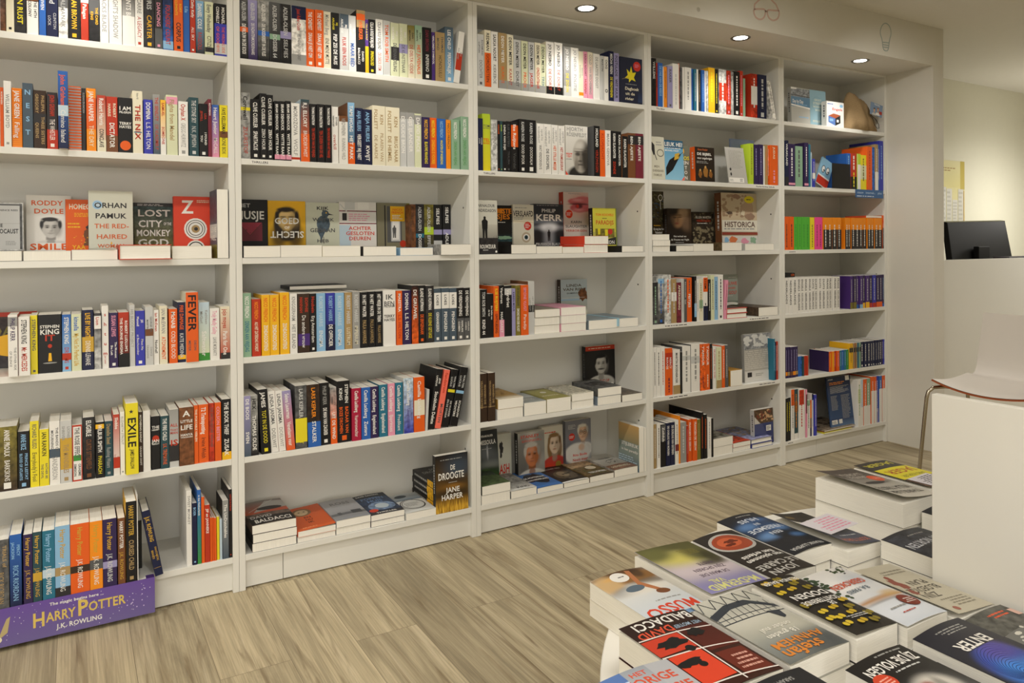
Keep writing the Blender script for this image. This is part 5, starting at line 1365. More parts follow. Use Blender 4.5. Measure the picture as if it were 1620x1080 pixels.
 soula=('dark stormy paperback with a white title, face-out at left, bottom shelf', '~K>dt', [pic(('30402a','45474a'), [(.5,.86,.8,.2,.6,'2c2e31',.9),(.3,.6,.4,.12,.9,'6d7074',.7),(.7,.5,.4,.1,.9,'5a5d60',.7),(.4,.62,.03,.12,.6,'d5d8dc',.7),(.5,.4,.6,.06,.8,'8a8d88',.6),(.5,.18,.6,.16,.3,'27391f',.9),(.25,.25,.25,.08,.5,'3f5a2a',.8),(.7,.2,.3,.08,.6,'35502a',.8),(.5,.03,.7,.05,.5,'4a5638',.9)], 24, 40), tit('KRAKAUER', .42, .9, .035, 'w', .66), tit('MISSOULA', .44, .79, .075, 'w', .9), ('d', .1, .66, .8, .69, 1, 'gr')]),
 sh=('white paperback with red lettering and an ink splash, behind the stormy cover', 'c9c8b8', [('b', .5, .7, .1, .16, 'K'), ('b', .48, .55, .05, .08, 'K'), tit('CRASH', .48, .25, .19, 'c8352a', .85), ('d', .3, .08, .9, .14, 2, 'gr')]),
 stanley=('paperback with an older man portrait and red lettering, face-out, bottom shelf', '~lg>K', [pic(('8a877f','c9c6be'), [(.15,.5,.3,.5,.5,'4a4844',.7),(.9,.75,.3,.3,.5,'5a5854',.6)]+por(.52,.5,.3,'c8794a','b9b4aa','d9d5ca',a=.68), 40, 54), tit('STANLEY', .45, .91, .06, 'd8432a', .7), ('d', .15, .79, .9, .84, 2, 'd8432a')]),
 girl=('paperback with a pale long-haired girl portrait and a gold dot, face-out', 'd2cbb8', [pic(('c9bfa8','d9d4c4'), por(.6,.6,.3,'dcc4aa','8a6a44','c8453a',True,a=.6)+[(.3,.08,.3,.12,.4,'d8432a',.8)], 38, 54), ('d', .1, .84, .7, .89, 1, 'd8432a'), ('c', .76, .14, .13, '9a7a30')]),
 glasses=('grey paperback with a grey-haired woman in glasses, face-out, bottom shelf', '6f7078', [pic(('686a72','7d7e86'), por(.68,.72,.21,'d3aa8a','d5d0c4','e0dedb',a=.66)+[(.45,.3,.5,.22,.12,'dcdad6'),(.62,.42,.12,.07,.3,'d3aa8a'),(.8,.25,.3,.3,.6,'b5b3b0',.5)], 40, 54), ('o', .605, .735, .072, .012, 'K'), ('o', .755, .735, .072, .012, 'K'), ('d', .1, .82, .4, .92, 4, 'lg'), ('c', .24, .66, .12, 'c8352a'), ('d', .14, .63, .34, .69, 2, 'w'), tit('Rita Bode', .55, .27, .05, 'd8554a', .56), tit('Nooit meer', .56, .17, .06, 'b93a22', .6), tit('hetzelfde', .56, .09, .06, 'b93a22', .5)]),
 lizard=('pale grey paperback with a curled black lizard, face-out, far left second shelf', 'cfccba', [('p', [(.02, .9), (.28, .8), (.3, .6), (.2, .55), (.05, .7)], 'K'), ('oo', .7, .62, .26, .09, .05, '6a675c'), ('l', .25, .62, .42, .45, .05, 'K'), ('d', .4, .78, .9, .9, 2, 'gr'), tit('MIJN', .4, .3, .05, '8a8474', .4), tit('DIERBARE', .5, .2, .05, '8a8474', .8), tit('FAMILIE', .45, .1, .05, '8a8474', .6)]),
 leuk=('blue paperback with white lettering and a black winged creature, face-out', '4f8fb8>8ec2dc', [('r', 0, .8, 1, 1, '2c5a78'), tit('LEUK HE?', .5, .9, .1, 'w', .96), ('d', .02, .78, .95, .82, 1, 'w'), tit('MICHAEL FOLEY', .4, .74, .04, 'w', .75), ('p', [(.05, .1), (.4, .25), (.9, .68), (.6, .62), (.25, .5), (.05, .3)], '~k'), ('p', [(.5, .5), (.75, .55), (.8, .7), (.55, .66)], 'c9a23a'), ('l', .7, .6, 1, .72, .02, 'K'), ('p', [(.85, 0), (1, 0), (1, .1)], 'sa')]),
 bos=('grey paperback with yellow and white capitals, half hidden by blue cover', '6f7264', [('b', .3, .85, .3, .1, 'Y'), tit('BOS', .6, .65, .1, 'y', .7), tit('EN', .65, .52, .09, 'w', .5), tit('T', .65, .38, .09, 'w', .2), tit('O', .65, .25, .09, 'w', .26), tit('N', .65, .1, .09, 'w', .26)]),
 bijbel=('dark brown paperback with orange spine and three small figures, face-out', '2a211b', [tit('Guus Kuijer', .4, .93, .05, 'c86a3a', .52), tit('DE BIJBEL', .48, .8, .07, 'w', .74), tit('voor ongelovigen', .5, .68, .06, 'w', .76), ('d', .08, .52, .8, .6, 2, 'gr'), ('b', .25, .22, .1, .12, '8a5a2a'), ('b', .52, .28, .13, .18, '9a6a30'), ('b', .78, .22, .1, .12, '8a5a2a'), ('c', .52, .42, .05, 'c8a060'), ('c', .25, .33, .04, 'c8a060'), ('c', .78, .33, .04, 'c8a060')]),
 paint=('dark painting-covered paperback on the left white stack, third shelf', '~4a4230', [('sp', .05, .3, .95, .95, 40, .07, '~6d6a4a'), ('sp', .1, .35, .9, .8, 14, .06, '~3a5a7a'), ('oo', .7, .86, .2, .07, .05, 'w'), ('l', .7, .8, .7, .6, .04, 'w'), ('r', 0, 0, 1, .3, '3c3220'), tit('Op weg door het', .5, .16, .045, 'w', .9), tit('Vaderland', .5, .08, .05, 'w', .6), ('d', .1, .22, .7, .25, 1, 'Y')]),
 portret=('dark brown paperback with a painted woman looking down, face-out', '3a2d24', [pic(('2c221c','3a2d24'), [(.8,.7,.3,.5,.4,'54402f'),(.42,.76,.3,.22,.2,'9a7654'),(.4,.62,.22,.14,.3,'8d6a4a'),(.2,.95,.3,.14,.4,'241a15'),(.75,.62,.14,.34,.4,'7a604a',.8),(.66,.9,.2,.14,.5,'a58a6c',.7),(.3,.76,.09,.02,.5,'3a281c',.9),(.5,.77,.09,.02,.5,'3a281c',.9),(.3,.82,.12,.015,.5,'4a3424',.9),(.5,.83,.12,.015,.5,'4a3424',.9),(.42,.7,.04,.08,.6,'6a4c34',.8),(.38,.6,.09,.022,.5,'7a3a30',.9),(.12,.6,.2,.3,.6,'1d1612',.8),(.5,.25,.6,.2,.5,'241b16',.9)], 32, 44), tit('Het verhaal van', .5, .26, .045, 'w', .54), tit('de Vrouwe van Vught', .5, .17, .045, 'w', .76), ('d', .3, .08, .7, .11, 1, 'lg')]),
 ellen=('dark brown paperback with blossom pattern and red lettering, face-out', '~3a3128', [('sp', .05, .05, .95, .55, 60, .06, '8d8266'), ('sp', .1, .65, .95, .98, 25, .05, '6f6650'), tit('ELLEN MARTIN', .5, .84, .065, 'w', .72), tit('VERBORGEN', .5, .74, .06, 'c8452a', .66), ('d', .2, .64, .85, .68, 1, 'w')]),
 historica=('large map-covered hardback with a yellow price sticker, face-out', 'c9b79a', [('sp', .05, .55, .95, .96, 40, .05, 'a58a70'), ('b', .72, .7, .2, .16, 'b59a80'), ('b', .42, .93, .14, .05, '9a7a66'), ('b', .6, .62, .06, .06, 'd8cbb0'), ('b', .8, .55, .15, .08, '9a7d68'), ('b', .22, .62, .1, .03, '5a4a40'), ('e', .78, .88, .14, .07, 'y'), ('d', .7, .86, .86, .9, 1, 'K'), ('r', .0, .26, 1, .48, 'ded8c8'), tit('HISTORICA', .5, .4, .1, '5a3a30', .86), ('d', .06, .29, .94, .34, 1, 'gr'), ('r', 0, .2, 1, .25, '8f3f30'), ('r', 0, 0, 1, .18, 'd5d2cc'), ('b', .3, .1, .12, .07, 'd87a4a'), ('b', .12, .1, .07, .06, 'lb'), ('b', .62, .08, .12, .06, 'pk'), ('b', .86, .1, .1, .07, 'sg')]),
 golf=('grey green paperback with a red title and a coastline, standing at back', '8d948a', [('r', 0, 0, 1, .3, '3a4a38', '6d786c'), ('e', .5, .22, .5, .05, 'd5d5cc'), ('e', .6, .14, .45, .06, '2c3c2c'), ('d', .4, .9, .95, .94, 1, 'lg'), tit('NIEUWE', .5, .76, .085, 'b8453a', .9), tit('GOUDEN', .6, .64, .05, 'b8453a', .5), tit('GOLF', .66, .52, .085, 'b8453a', .54), ('d', .3, .42, .8, .45, 1, 'lg')]),
 clouds=('pale hardback with grey clouds over a sandy shore, face-out near right', 'd4d0c8', [('r', 0, .68, 1, 1, '~8d8f92'), ('sp', .05, .74, .95, .97, 30, .08, 'd5d5d2'), ('r', 0, .24, 1, .68, 'bcb8b0', 'a5a29c'), ('d', .02, .26, .98, .66, 10, 'cbc7be'), ('r', 0, 0, 1, .22, 'd8d5cf'), ('r', .1, .1, .26, .2, '~K'), ('d', .4, .1, .7, .17, 2, 'gr')]),
 navybox=('navy box-like book with old painting and barcode, bottom shelf of fourth bookcase', '~5a4634', [('r', 0, .0, 1, .6, '2a3066', '3c4470'), ('p', [(0, .6), (.4, .6), (.7, .2), (0, .3)], '4a5078'), ('sp', .3, .66, .98, .96, 22, .07, 'c9a27a'), ('sp', .1, .72, .9, .95, 14, .06, '7a4030'), ('p', [(0, .6), (.3, .6), (.0, .82)], 'c9c4bc'), ('r', .6, .36, .86, .52, 'w'), ('d', .63, .38, .83, .5, 3, 'K')]),
 slate=('slate blue folder standing behind the lime booklet', '6c7688', []),
 barcode=('pale grey leaning booklet with barcode stickers, second shelf', 'b3b0aa', [('d', .15, .4, .9, .92, 14, '9a978f'), ('b', .16, .38, .05, .05, 'K'), ('b', .16, .25, .05, .05, 'K'), ('r', .02, .02, .82, .15, 'w'), ('d', .06, .04, .3, .12, 2, 'gr'), ('d', .6, .04, .8, .13, 3, 'K')]),
 daybyday=('silver grey Bible-style book with a bridge picture band, face-out, top shelf', 'b4b2aa', [('r', 0, .5, 1, .98, '5b7f9c', '6f8fa8'), ('r', 0, .76, 1, .98, '~8d8f90'), ('l', .0, .8, 1, .78, .03, 'dg'), ('l', .2, .95, .95, .82, .015, 'dg'), ('r', 0, .95, .3, 1, 'w'), tit('Day by Day', .36, .64, .09, 'w', .58), ('d', .3, .54, .9, .58, 1, 'lb'), ('d', .4, .2, .95, .26, 1, 'lb'), ('p', [(0, .52), (1, .46), (1, .5), (0, .56)], 'w')]),
 streek=('pale blue booklet with small cream lettering, face-out beside silver grey book', '8fb0bd', [('oo', .45, .63, .33, .2, .012, '7a9caa'), tit('GROOT', .5, .74, .05, 'd9dcc8', .45), tit('STREEK', .5, .65, .06, 'd9dcc8', .6), tit('WOORDEN', .5, .56, .05, 'd9dcc8', .62), tit('BOEK', .5, .47, .05, 'd9dcc8', .36), ('d', .15, .14, .85, .2, 2, 'c')]),
 engels=('small white box with red lettering and a house picture, face-out', 'e2e0dc', [('d', .05, .86, .5, .94, 1, 'b'), tit('Engels', .62, .72, .09, 'c8352a', .6), ('p', [(.1, .2), (.5, .08), (.5, .36), (.1, .44)], '5a7ab8'), ('p', [(.5, .08), (.8, .2), (.8, .5), (.5, .36)], 'K'), ('p', [(.1, .44), (.5, .36), (.8, .5), (.4, .55)], 'a5583a'), ('r', .58, .22, .7, .32, 'w'), ('r', .16, .24, .38, .34, 'lb'), ('e', .85, .86, .1, .06, 'lb')]),
 cart=('pale blue comic book with big white eyes, leaning, second shelf', '8ab4cc', [('r', 0, .3, 1, .36, 'w'), ('r', 0, 0, 1, .3, 'c03a28'), ('e', .3, .6, .16, .14, 'w'), ('e', .68, .62, .16, .14, 'w'), ('oo', .3, .6, .16, .14, .04, 'k'), ('oo', .68, .62, .16, .14, .04, 'k'), ('c', .36, .57, .05, 'k'), ('c', .74, .59, .05, 'k')]),
 astro=('large dark navy leaning book showing its printed back, bottom shelf', '20263f>3c567e', [('r', 0, 0, 1, .2, '6a86a8', '2b3c62'), tit('AUTOCAD', .16, .95, .02, 'w', .2), ('d', .1, .84, .9, .9, 2, 'O'), ('d', .1, .68, .9, .82, 8, 'gr'), ('d', .1, .36, .42, .64, 12, 'gr'), ('d', .52, .18, .9, .64, 18, 'gr'), ('r', .05, .1, .28, .18, 'w'), ('d', .07, .11, .26, .16, 2, 'K'), ('r', .34, .1, .48, .18, 'w'), ('r', .78, .9, .94, .99, 'w')][:4]+[('d', .1, .68, .9, .82, 8, 'gr'), ('d', .1, .36, .42, .64, 12, 'gr'), ('d', .52, .18, .9, .64, 18, 'gr'), ('r', .05, .1, .28, .18, 'w'), ('d', .07, .11, .26, .16, 2, 'K'), ('r', .34, .1, .48, .18, 'w'), ('r', .78, .9, .94, .99, 'w')]),
)
SP = dict(pamuk='K', bijbel='o', lips='r', miste='k', paradijs='k', rijn='db', stanley='k', droogte='k', homegoing='w', monkey='dt', historica='br', paint='sl', clouds='gr', navybox='lg')
TILT = dict(droogte=0.02, test=0.0, dagboek=0.0, barcode=0.16, astro=0.12, cart=0.0, leuk=0.06, lizard=0.05, engels=0.0, soula=0.1, edge=0)
for k, (b, r, x, W, H, y, T) in FACE.items():
    lab, bg, ops = FA[k]
    x, W, H, y, T = x/1000, W/1000, H/1000, y/1000, T/1000
    a = TILT.get(k, 0.03)
    if y > 0.18: a = min(a, 0.02)
    M = Matrix.Rotation(-a, 3, 'X') @ BASIS['face']
    if k == 'cart': M = Matrix.Rotation(math.radians(24), 3, 'Y') @ BASIS['face']
    yy = min(y+T/2, DEPTH-0.008-T/2-H*math.sin(a))
    if 'shelf' not in lab: lab += ', '+ROW[r]
    if 'bookcase' not in lab: lab += ', '+BAY[b]
    ws = lab.split()
    if len(ws) > 16: lab = ' '.join(ws[:16]).rstrip(',')
    hid = {'rijn': 0.08, 'escobar': 0.012, 'golf': 0.015}.get(k, (0.028, 0.037, 0.03, 0.022)[b] if r == 3 and b < 4 and k not in ('rouw', 'lips') else 0.0)
    if k == 'lips': hid = 0.068
    if k == 'paint': hid = 0.067
    st = SP.get(k)
    def sp(F, c=st):
        if c: F.rect(0, 0, F.w, F.h, c)
        if F.w > 0.015: dash_word(F, F.w/2, F.h*0.6, F.h*0.5, F.w*0.25, 'lg' if c in ('k', 'K', 'db', 'r', 'o', 'dt', 'br') else 'dg', random.Random(len(k)), True)
    add_book((x, yy, ZS[r]+0.0003+T/2*math.sin(a)+(W*math.sin(math.radians(24)) if k == 'cart' else 0)), M, lab, 'face-out books on the '+ROW[r]+' of the '+BAY[b], T, W, H, bg, [((T/2, W/2, H/2), (1, 0, 0), W*(H-hid))], spine=sp, front=art(ops, len(k), above=hid/H), hard=(k in ('pamuk', 'holocaust', 'historica', 'clouds')))

# ------------------------------------------------------------------ books that lie on the shelves, bottom edge towards the room
LA = dict(
 plain_a=('cream', ['k']), plain_b=('white', ['w']), leafletbook=('white', ['lg']), redhard=('red-covered hardback', ['c8452a']), plain_c=('white', ['c']),
 b1=('dark-spined', ['k']), b2=('white', ['w']), b3=('white', ['c']), b4=('dark-spined', ['K']), b5=('blue-spined', ['lb']), b6=('photo-spined', ['~gr']),
 c0=('dark-spined', ['k']), c1=('white', ['w']), c2=('white', ['c']), red_spines=('red-spined', ['d8432a', 'd8432a']), c4=('black-spined', ['k']),
 taupe=('taupe-covered', ['8d8474', 'lg', 'c']), pink=('pink-edged', ['e0a0b4', 'w', 'e0a0b4']), strap=('large grey blue', ['7d8a90']),
 ochre=('ochre-covered', ['b08a48', 'w']), greyc=('grey-covered', ['8d9290']), olive=('olive-covered', ['8a8448']), lightc=('pale patterned', ['~c4bfae', 'w']), darkc=('slate-spined', ['~5a5a58', '7a8794']), brownc=('brown-covered', ['~5a5046']),
 storm=('dark stormy', ['~3a4438', 'w']), greyfade=('grey misty', ['~8d8c86']), bluespl=('blue-covered', ['3f6fae']), darkfig=('black-covered', ['~302c28']), field=('brown field', ['~6d5a3c']), figs=('misty grey', ['~9a948a']),
 d3a=('white', ['w', 'w', 'lg']), blackcov=('black-covered', ['k']), d3c=('white', ['w']), d3d=('dark-spined', ['~5a4a30']), d3e=('pale grey', ['b9b7b2']),
 redstack=('red-edged', ['c8433a', 'c8433a']), brownbook=('dark brown', ['~4a3c30']), ochrebox=('ochre-topped', ['b8883a']),
 landscape=('landscape-covered', ['~7d7a70', 'w']), redmix=('red-patterned', ['~c0452a', 'K']), bluemag=('navy-edged', ['~7d7f98', '3c4488']),
 baldacci=('orange and white', ['~6a5a50', 'k', 'k']), orangeface=('orange', ['d8602a', 'lg']), ross=('misty grey', ['a9aaae', 'lg']), dawson=('dark blue', ['~2c3c58', 'K']), circle=('white with a black ring', ['d5d6d2']),
)
LART = dict(
 baldacci=[('r', 0, .45, 1, 1, 'c8542a', '8d8d88'), ('p', [(.2, .5), (.6, .95), (1, .9), (1, .6)], 'lg'), ('e', .6, .62, .3, .08, 'K'), ('l', .1, .55, .8, .98, .015, 'w'), ('r', 0, 0, 1, .3, 'k'), tit('DAVID', .3, .3, .1, 'lg', .5), tit('BALDACCI', .52, .13, .13, 'w', .84)],
 orangeface=[('e', .42, .74, .26, .17, '8a6a44'), ('e', .42, .74, .18, .12, 'd8c09a'), ('e', .36, .76, .03, .015, 'K'), ('e', .5, .76, .03, .015, 'K'), tit('EN', .48, .5, .07, '6a2a14', .2), tit('NU', .48, .39, .07, '6a2a14', .2), tit('IK', .48, .28, .07, '6a2a14', .16), tit('MURAT', .36, .08, .04, 'f0a070', .4)],
 ross=[('r', 0, 0, 1, .45, '8a8d92', 'a9aaae'), ('r', .0, .2, 1, .3, '6d7074'), ('r', .6, .2, .9, .36, '4a4d52'), ('r', .2, .2, .3, .33, '5a5d62'), ('d', .2, .92, .8, .95, 1, 'gr'), tit('ROSS', .5, .76, .11, '7d7d80', .6), ('d', .2, .6, .8, .66, 2, 'gr')],
 dawson=[('r', 0, .82, 1, 1, '1c2430'), tit('DAVID DAWSON', .45, .93, .05, 'w', .7), tit('POPPEN', .5, .76, .1, '6a8ab8', .7), tit('HUIS', .5, .62, .1, '6a8ab8', .46), ('e', .55, .35, .4, .2, '~7a92b4'), ('e', .55, .35, .2, .12, 'c5d2dc'), ('c', .2, .18, .13, 'd8432a'), ('r', 0, 0, 1, .1, 'K'), tit('THRILLER', .5, .05, .04, 'w', .6)],
 circle=[('r', 0, .62, 1, 1, '6a7884', 'c5c9c8'), ('e', .4, .84, .2, .08, '3a4650'), ('oo', .5, .38, .4, .26, .03, 'k'), ('oo', .52, .38, .36, .23, .02, 'K'), ('d', .25, .28, .75, .48, 6, 'gr')],
 bluespl=[('b', .5, .5, .46, .3, '20242c'), tit('DE ACHTERKANT', .5, .56, .07, 'w', .8), tit('VAN NEDERLAND', .5, .42, .07, 'w', .8)],
 darkfig=[('e', .55, .4, .4, .25, '5a5040'), ('e', .5, .45, .2, .15, '8d7f68'), tit('DE KUNST VAN', .45, .82, .06, 'lg', .7), ('r', 0, 0, 1, .06, 'w'), ('sp', .2, .1, .9, .5, 15, .05, 'k')],
 field=[('r', 0, .6, 1, 1, '~a58a68'), ('sp', 0, .1, 1, .6, 40, .06, '5a5a34'), ('e', .6, .45, .2, .1, 'd5c8b0'), tit('TERUGKEER', .55, .18, .08, 'w', .7), ('r', 0, 0, 1, .06, '~4a4030')],
 figs=[('r', 0, .3, 1, 1, '9a968c', 'c9c6be'), ('sp', .2, .4, .8, .6, 16, .04, 'K'), ('r', 0, 0, 1, .28, '~7a5a48'), tit('VAN EEN', .5, .7, .06, 'dg', .5), ('d', .1, .1, .9, .2, 2, 'c')],
 greyfade=[('r', 0, 0, 1, .5, 'd5d5d0', '~6a6a66'), tit('KIND', .6, .12, .09, 'K', .5)], storm=[('r', 0, 0, 1, .5, '~4a5a38')],
 greyc=[('r', 0, .5, 1, 1, 'b5babc', '8d9290'), ('d', .2, .2, .8, .4, 3, 'lg')], olive=[('r', .1, .1, .9, .9, '9a9450'), ('c', .55, .62, .12, 'd9d6c8'), tit('MAESTRA', .5, .3, .07, 'c', .7)], ochre=[('r', 0, .0, 1, .3, 'd8d2c0', 'b08a48'), ('sp', .1, .4, .9, .9, 20, .06, '8a6430')],
 darkc=[('e', .5, .5, .4, .3, '3c3c3c'), ('sp', .1, .1, .9, .9, 20, .08, '7d7d7a')], lightc=[('d', .1, .1, .9, .9, 9, 'a5a090')], brownc=[('sp', .1, .1, .9, .9, 20, .08, '7d7060')],
 landscape=[('r', 0, .5, 1, 1, '9aa0a0'), ('sp', 0, .1, 1, .5, 25, .08, '4a4a3a')], redmix=[('sp', 0, .1, 1, .95, 35, .07, '3a3230'), ('r', 0, 0, 1, .12, 'c8452a')], bluemag=[('r', 0, 0, 1, .3, '~9a9cc0'), ('sp', .1, .35, .9, .95, 30, .07, '9a8460')],
 strap=[('d', .2, .1, .8, .9, 6, '8d989c')], brownbook=[('sp', .1, .1, .9, .9, 20, .08, '8a7a64')], redstack=[('r', .04, .04, .96, .96, '~4a3c34')], blackcov=[('r', .1, .4, .9, .6, 'K')], pink=[('d', .1, .7, .9, .85, 2, 'c8708c')],
)
for k, (b, r, x, W, ht, n, y) in LYING.items():
    x, W, ht, y = x/1000, W/1000, ht/1000, y/1000
    desc, cols = LA[k]; L = min(0.2, W*1.6) if r == 3 else min(0.215, W*1.75)
    if k in ('strap', 'd3e'): L = 0.22
    if r == 3: L = 0.108 if k in ('b4', 'b5', 'b6', 'c4', 'd3d', 'd3e') else min(L, 0.165)
    if k == 'darkc': L = 0.175
    T = ht/n; rnd = random.Random(len(k)+n); zb = ZS[r]
    for i in range(n):                      # i = 0 is the bottom book
        j = n-1-i; dx = rnd.uniform(-0.002, 0.002) if n > 1 else 0; dy = rnd.uniform(0, 0.006) if n > 1 else 0
        if k == 'ross' and i == 0: dx -= 0.001
        pos = '' if n == 1 else [', upper of a pair', ', lower of a pair'][j] if n == 2 else [', top of a stack', ', middle of a stack', ', bottom of a stack'][j]
        bg = cols[min(j, len(cols)-1)]
        def sp2(F, c=bg):
            if k in ('b1', 'b4', 'c0', 'c4', 'baldacci', 'red_spines', 'darkc', 'd3d', 'b5'):
                F.rect(0, 0, F.w, F.h, {'baldacci': 'k', 'darkc': '7a8794', 'b5': 'lb'}.get(k, c)); dash_word(F, F.w/2, F.h*0.55, F.h*0.6, F.w*0.35, 'w' if k != 'c0' else 'O', random.Random(i), True)
        add_book((x+dx, y+dy, zb+T/2+0.0002), BASIS['lie'], desc+' book lying flat'+pos+', '+ROW[r]+', '+BAY[b], 'books lying on the '+ROW[r]+' of the '+BAY[b], T-0.0006, W, L, bg, [((0, W/2, 0), (0, 0, -1), T*W)]+([((T/2, W/2, L/2), (1, 0, 0), W*L)] if j == 0 else []), spine=sp2, front=art(LART[k], 3) if (j == 0 and k in LART) else None, bow=0.002 if j == 0 and r == 6 else 0.0, hard=(k in ('redhard', 'redstack', 'bluemag')), curl=0.006 if k == 'orangeface' and j == 0 else 0.0)
        zb += T
def lone(k, label, loc, basis, T, W, H, bg, cat='book', group=None, **kw):
    add_book((loc[0], loc[1], loc[2]+0.0003), basis, label, group, T, W, H, bg, [((0, W/2, H/2), (0, 0, -1) if basis is BASIS['lie'] else (0, 1, 0), T*max(W, H)*2)], **kw)
# upright books with the fore edge towards the room
lone('e', 'thick upright book with its pages facing out, right end of third shelf, leftmost bookcase', (0.7635, 0.128, ZS[3]), BASIS['edge'], 0.032, 0.13, 0.203, '~4a4a58', front=art([('r', 0, .3, 1, .5, 'lg'), tit('LEVE', .5, .42, .07, 'w', .8), tit('NEL', .5, .3, .07, 'w', .7), ('r', 0, 0, 1, .2, '~ol')]))
lone('e', 'upright book with blue green beach cover, pages facing out, bottom shelf right end', (2.3525, 0.128, ZS[6]), BASIS['edge'], 0.026, 0.13, 0.183, '8d9a92', front=art([('r', 0, .6, 1, 1, '9a9270', 'd0a86a'), ('r', 0, 0, 1, .35, '5a7488', '8d9a92'), tit('STIJLBREUK', .55, .55, .07, 'w', .8), tit('in het paradijs', .55, .42, .055, 'w', .8), ('d', 0, .1, 1, .3, 4, 'pb')]))
lone('e', 'thin white upright book, last on bottom shelf of middle bookcase', (2.374, 0.128, ZS[6]), BASIS['edge'], 0.012, 0.128, 0.176, 'w')
# stack of four dark copies behind the flame-covered book
for i in range(4):
    def dsp(F):
        F.rect(0, 0, F.w, F.h, 'k'); F.rect(0, 0, F.w, F.h*.3, '~Y'); dash_word(F, F.w/2, F.h*.6, F.h*.6, F.w*.3, 'lg', random.Random(4), True)
    lone('d', 'dark copy lying in the stack behind the flame-covered book, '+['lowest', 'second from bottom', 'second from top', 'topmost'][i], (1.462+0.002*(i % 2), 0.06, ZS[6]+0.0225*i+0.0112), BASIS['lie'], 0.0218, 0.117, 0.19, '~K', group='dark copies behind the flame-covered book', spine=dsp, front=art([tit('DE', .5, .8, .09, 'gr', .16), tit('DROOGTE', .5, .66, .12, 'gr', .8)]))
# books lying on top of others or against the back
lone('t', 'dark book lying across the spines, fourth shelf of second bookcase', (0.985, 0.115, ZS[4]+0.196), BASIS['lie'], 0.012, 0.19, 0.125, 'k')
t = tag(empty('disc_box', (3.2195, 0.04, ZS[4]+0.1688)), 'black box marked CD lying on the white dictionaries', 'box')
m = MB(); m.box(0, 0, 0, 0.118, 0.12, 0.02, col('k')); F = Face2(m, lambda u, v, k: (u, -0.0001*k, v), 0.118, 0.02); F.text('CD', 0.102, 0.01, 0.009, 'o', width=0.024); m.build('box', PRINT, t, bevel=0.0006)
t = tag(empty('book', (3.838, 0.008, ZS[3]+0.1628), BASIS['lie']), 'orange red book lying on the amber and black study guides', 'book'); make_book(t, 0.0105, 0.13, 0.12, 'd8502a')

# ------------------------------------------------------------------ extras on the shelves
# folded paper leaflet on the left lying book
m = MB(); P = [(0.425, 0.004, 0), (0.485, 0.004, 0.001), (0.485, 0.055, 0.006), (0.425, 0.055, 0.001), (0.478, -0.012, 0.006), (0.43, -0.012, 0.0), ]
b0 = ZS[3]+0.0295
m.add([(0.418, 0.0, b0), (0.478, -0.006, b0+0.001), (0.487, 0.055, b0+0.002), (0.425, 0.06, b0+0.001), (0.418, 0.0, b0+0.0006), (0.474, -0.006, b0+0.013), (0.484, 0.055, b0+0.014), (0.425, 0.06, b0+0.0016)], [(0, 1, 2, 3), (4, 5, 6, 7), (0, 3, 7, 4)], col('dcdad6'))
F = Face2(m, lambda u, v, k: (0.43+u, 0.008+v, b0+0.0030+u*0.2+0.0002*k), 0.04, 0.04); F.dashes(0, 0, 0.04, 0.04, 4, 'lb', random.Random(1))
tag(m.build('leaflet', PRINT), 'folded white leaflet lying on the cream book, third shelf', 'leaflet')
# light blue strap round the large grey book
m = MB(); m.box(2.232, -0.0035, ZS[4]+0.006, 2.242, 0.0-0.0005, ZS[4]+0.038, col('9fc6d8')); m.box(2.232, -0.0035, ZS[4]+0.0372, 2.242, 0.2, ZS[4]+0.0388, col('9fc6d8'))
tag(m.build('ribbon', PRINT), 'light blue ribbon round the large grey blue book', 'ribbon')
# white end plate and dark plate put in for shade on the lowest left shelf, black book end on the right
def bookend(loc, w, d, h, label, material, rot=0):
    t = tag(empty('bookend', loc, Matrix.Rotation(rot, 3, 'Z')), label, 'bookend')
    boxobj('plate', -0.001, 0, 0.0012, 0.001, d, h, material, t); boxobj('foot', 0.0, 0.0, 0.0, w, d, 0.0011, material, t)
bookend((0.5278, -0.0285, ZS[6]+0.0015), 0.02, 0.12, 0.238, 'thin white end plate beside the tallest black book, bottom left shelf', LAM)
t = tag(empty('bookend', (0.532, 0.0, ZS[6])), 'dark plate standing in for the shadow behind the leaning navy book', 'bookend')
boxobj('plate', 0, 0.056, 0.0015, 0.012, 0.0576, 0.14, BLKM, t); boxobj('foot', 0, 0.058, 0.0003, 0.012, 0.12, 0.0013, BLKM, t)  # black plate in place of the shadow between end plate and navy book
t = tag(empty('bookend', (3.56, 0.0, ZS[2])), 'black metal bookend in front of the blue school books, second shelf', 'bookend')
boxobj('plate', 0, -0.0012, 0.0012, 0.14, 0.0004, 0.19*0.64, BLKM, t, 0.0003); boxobj('foot', 0, -0.0012, 0, 0.14, 0.0025, 0.0011, BLKM, t)
# leaning navy book next to the plate
Tn = 0.021; M = Matrix.Rotation(math.radians(-10), 3, 'Y')
t = tag(empty('book', (0.5715, -0.022, ZS[6]+0.0005), M), 'navy hardback with gold lettering leaning left against the dark shadow plate', 'book', 'books on the bottom shelf of the leftmost bookcase')
def nsp(F): [F.rect(0.002, F.h*a, F.w-0.002, F.h*a+0.0008, 'go') for a in (.12, .3, .72, .9)]; spine_text(F, 'J.K. ROWLING', 'go', F.h*.9, F.h*.5, random.Random(1), True, 0.5); spine_text(F, 'FANTASTIC/BEASTS', 'go', F.h*.5, F.h*.16, random.Random(1), True, 0.5)
make_book(t, Tn, 0.125, 0.19, 'n', hard=True, spine=nsp)
for c in t.children: c.location.x = Tn/2
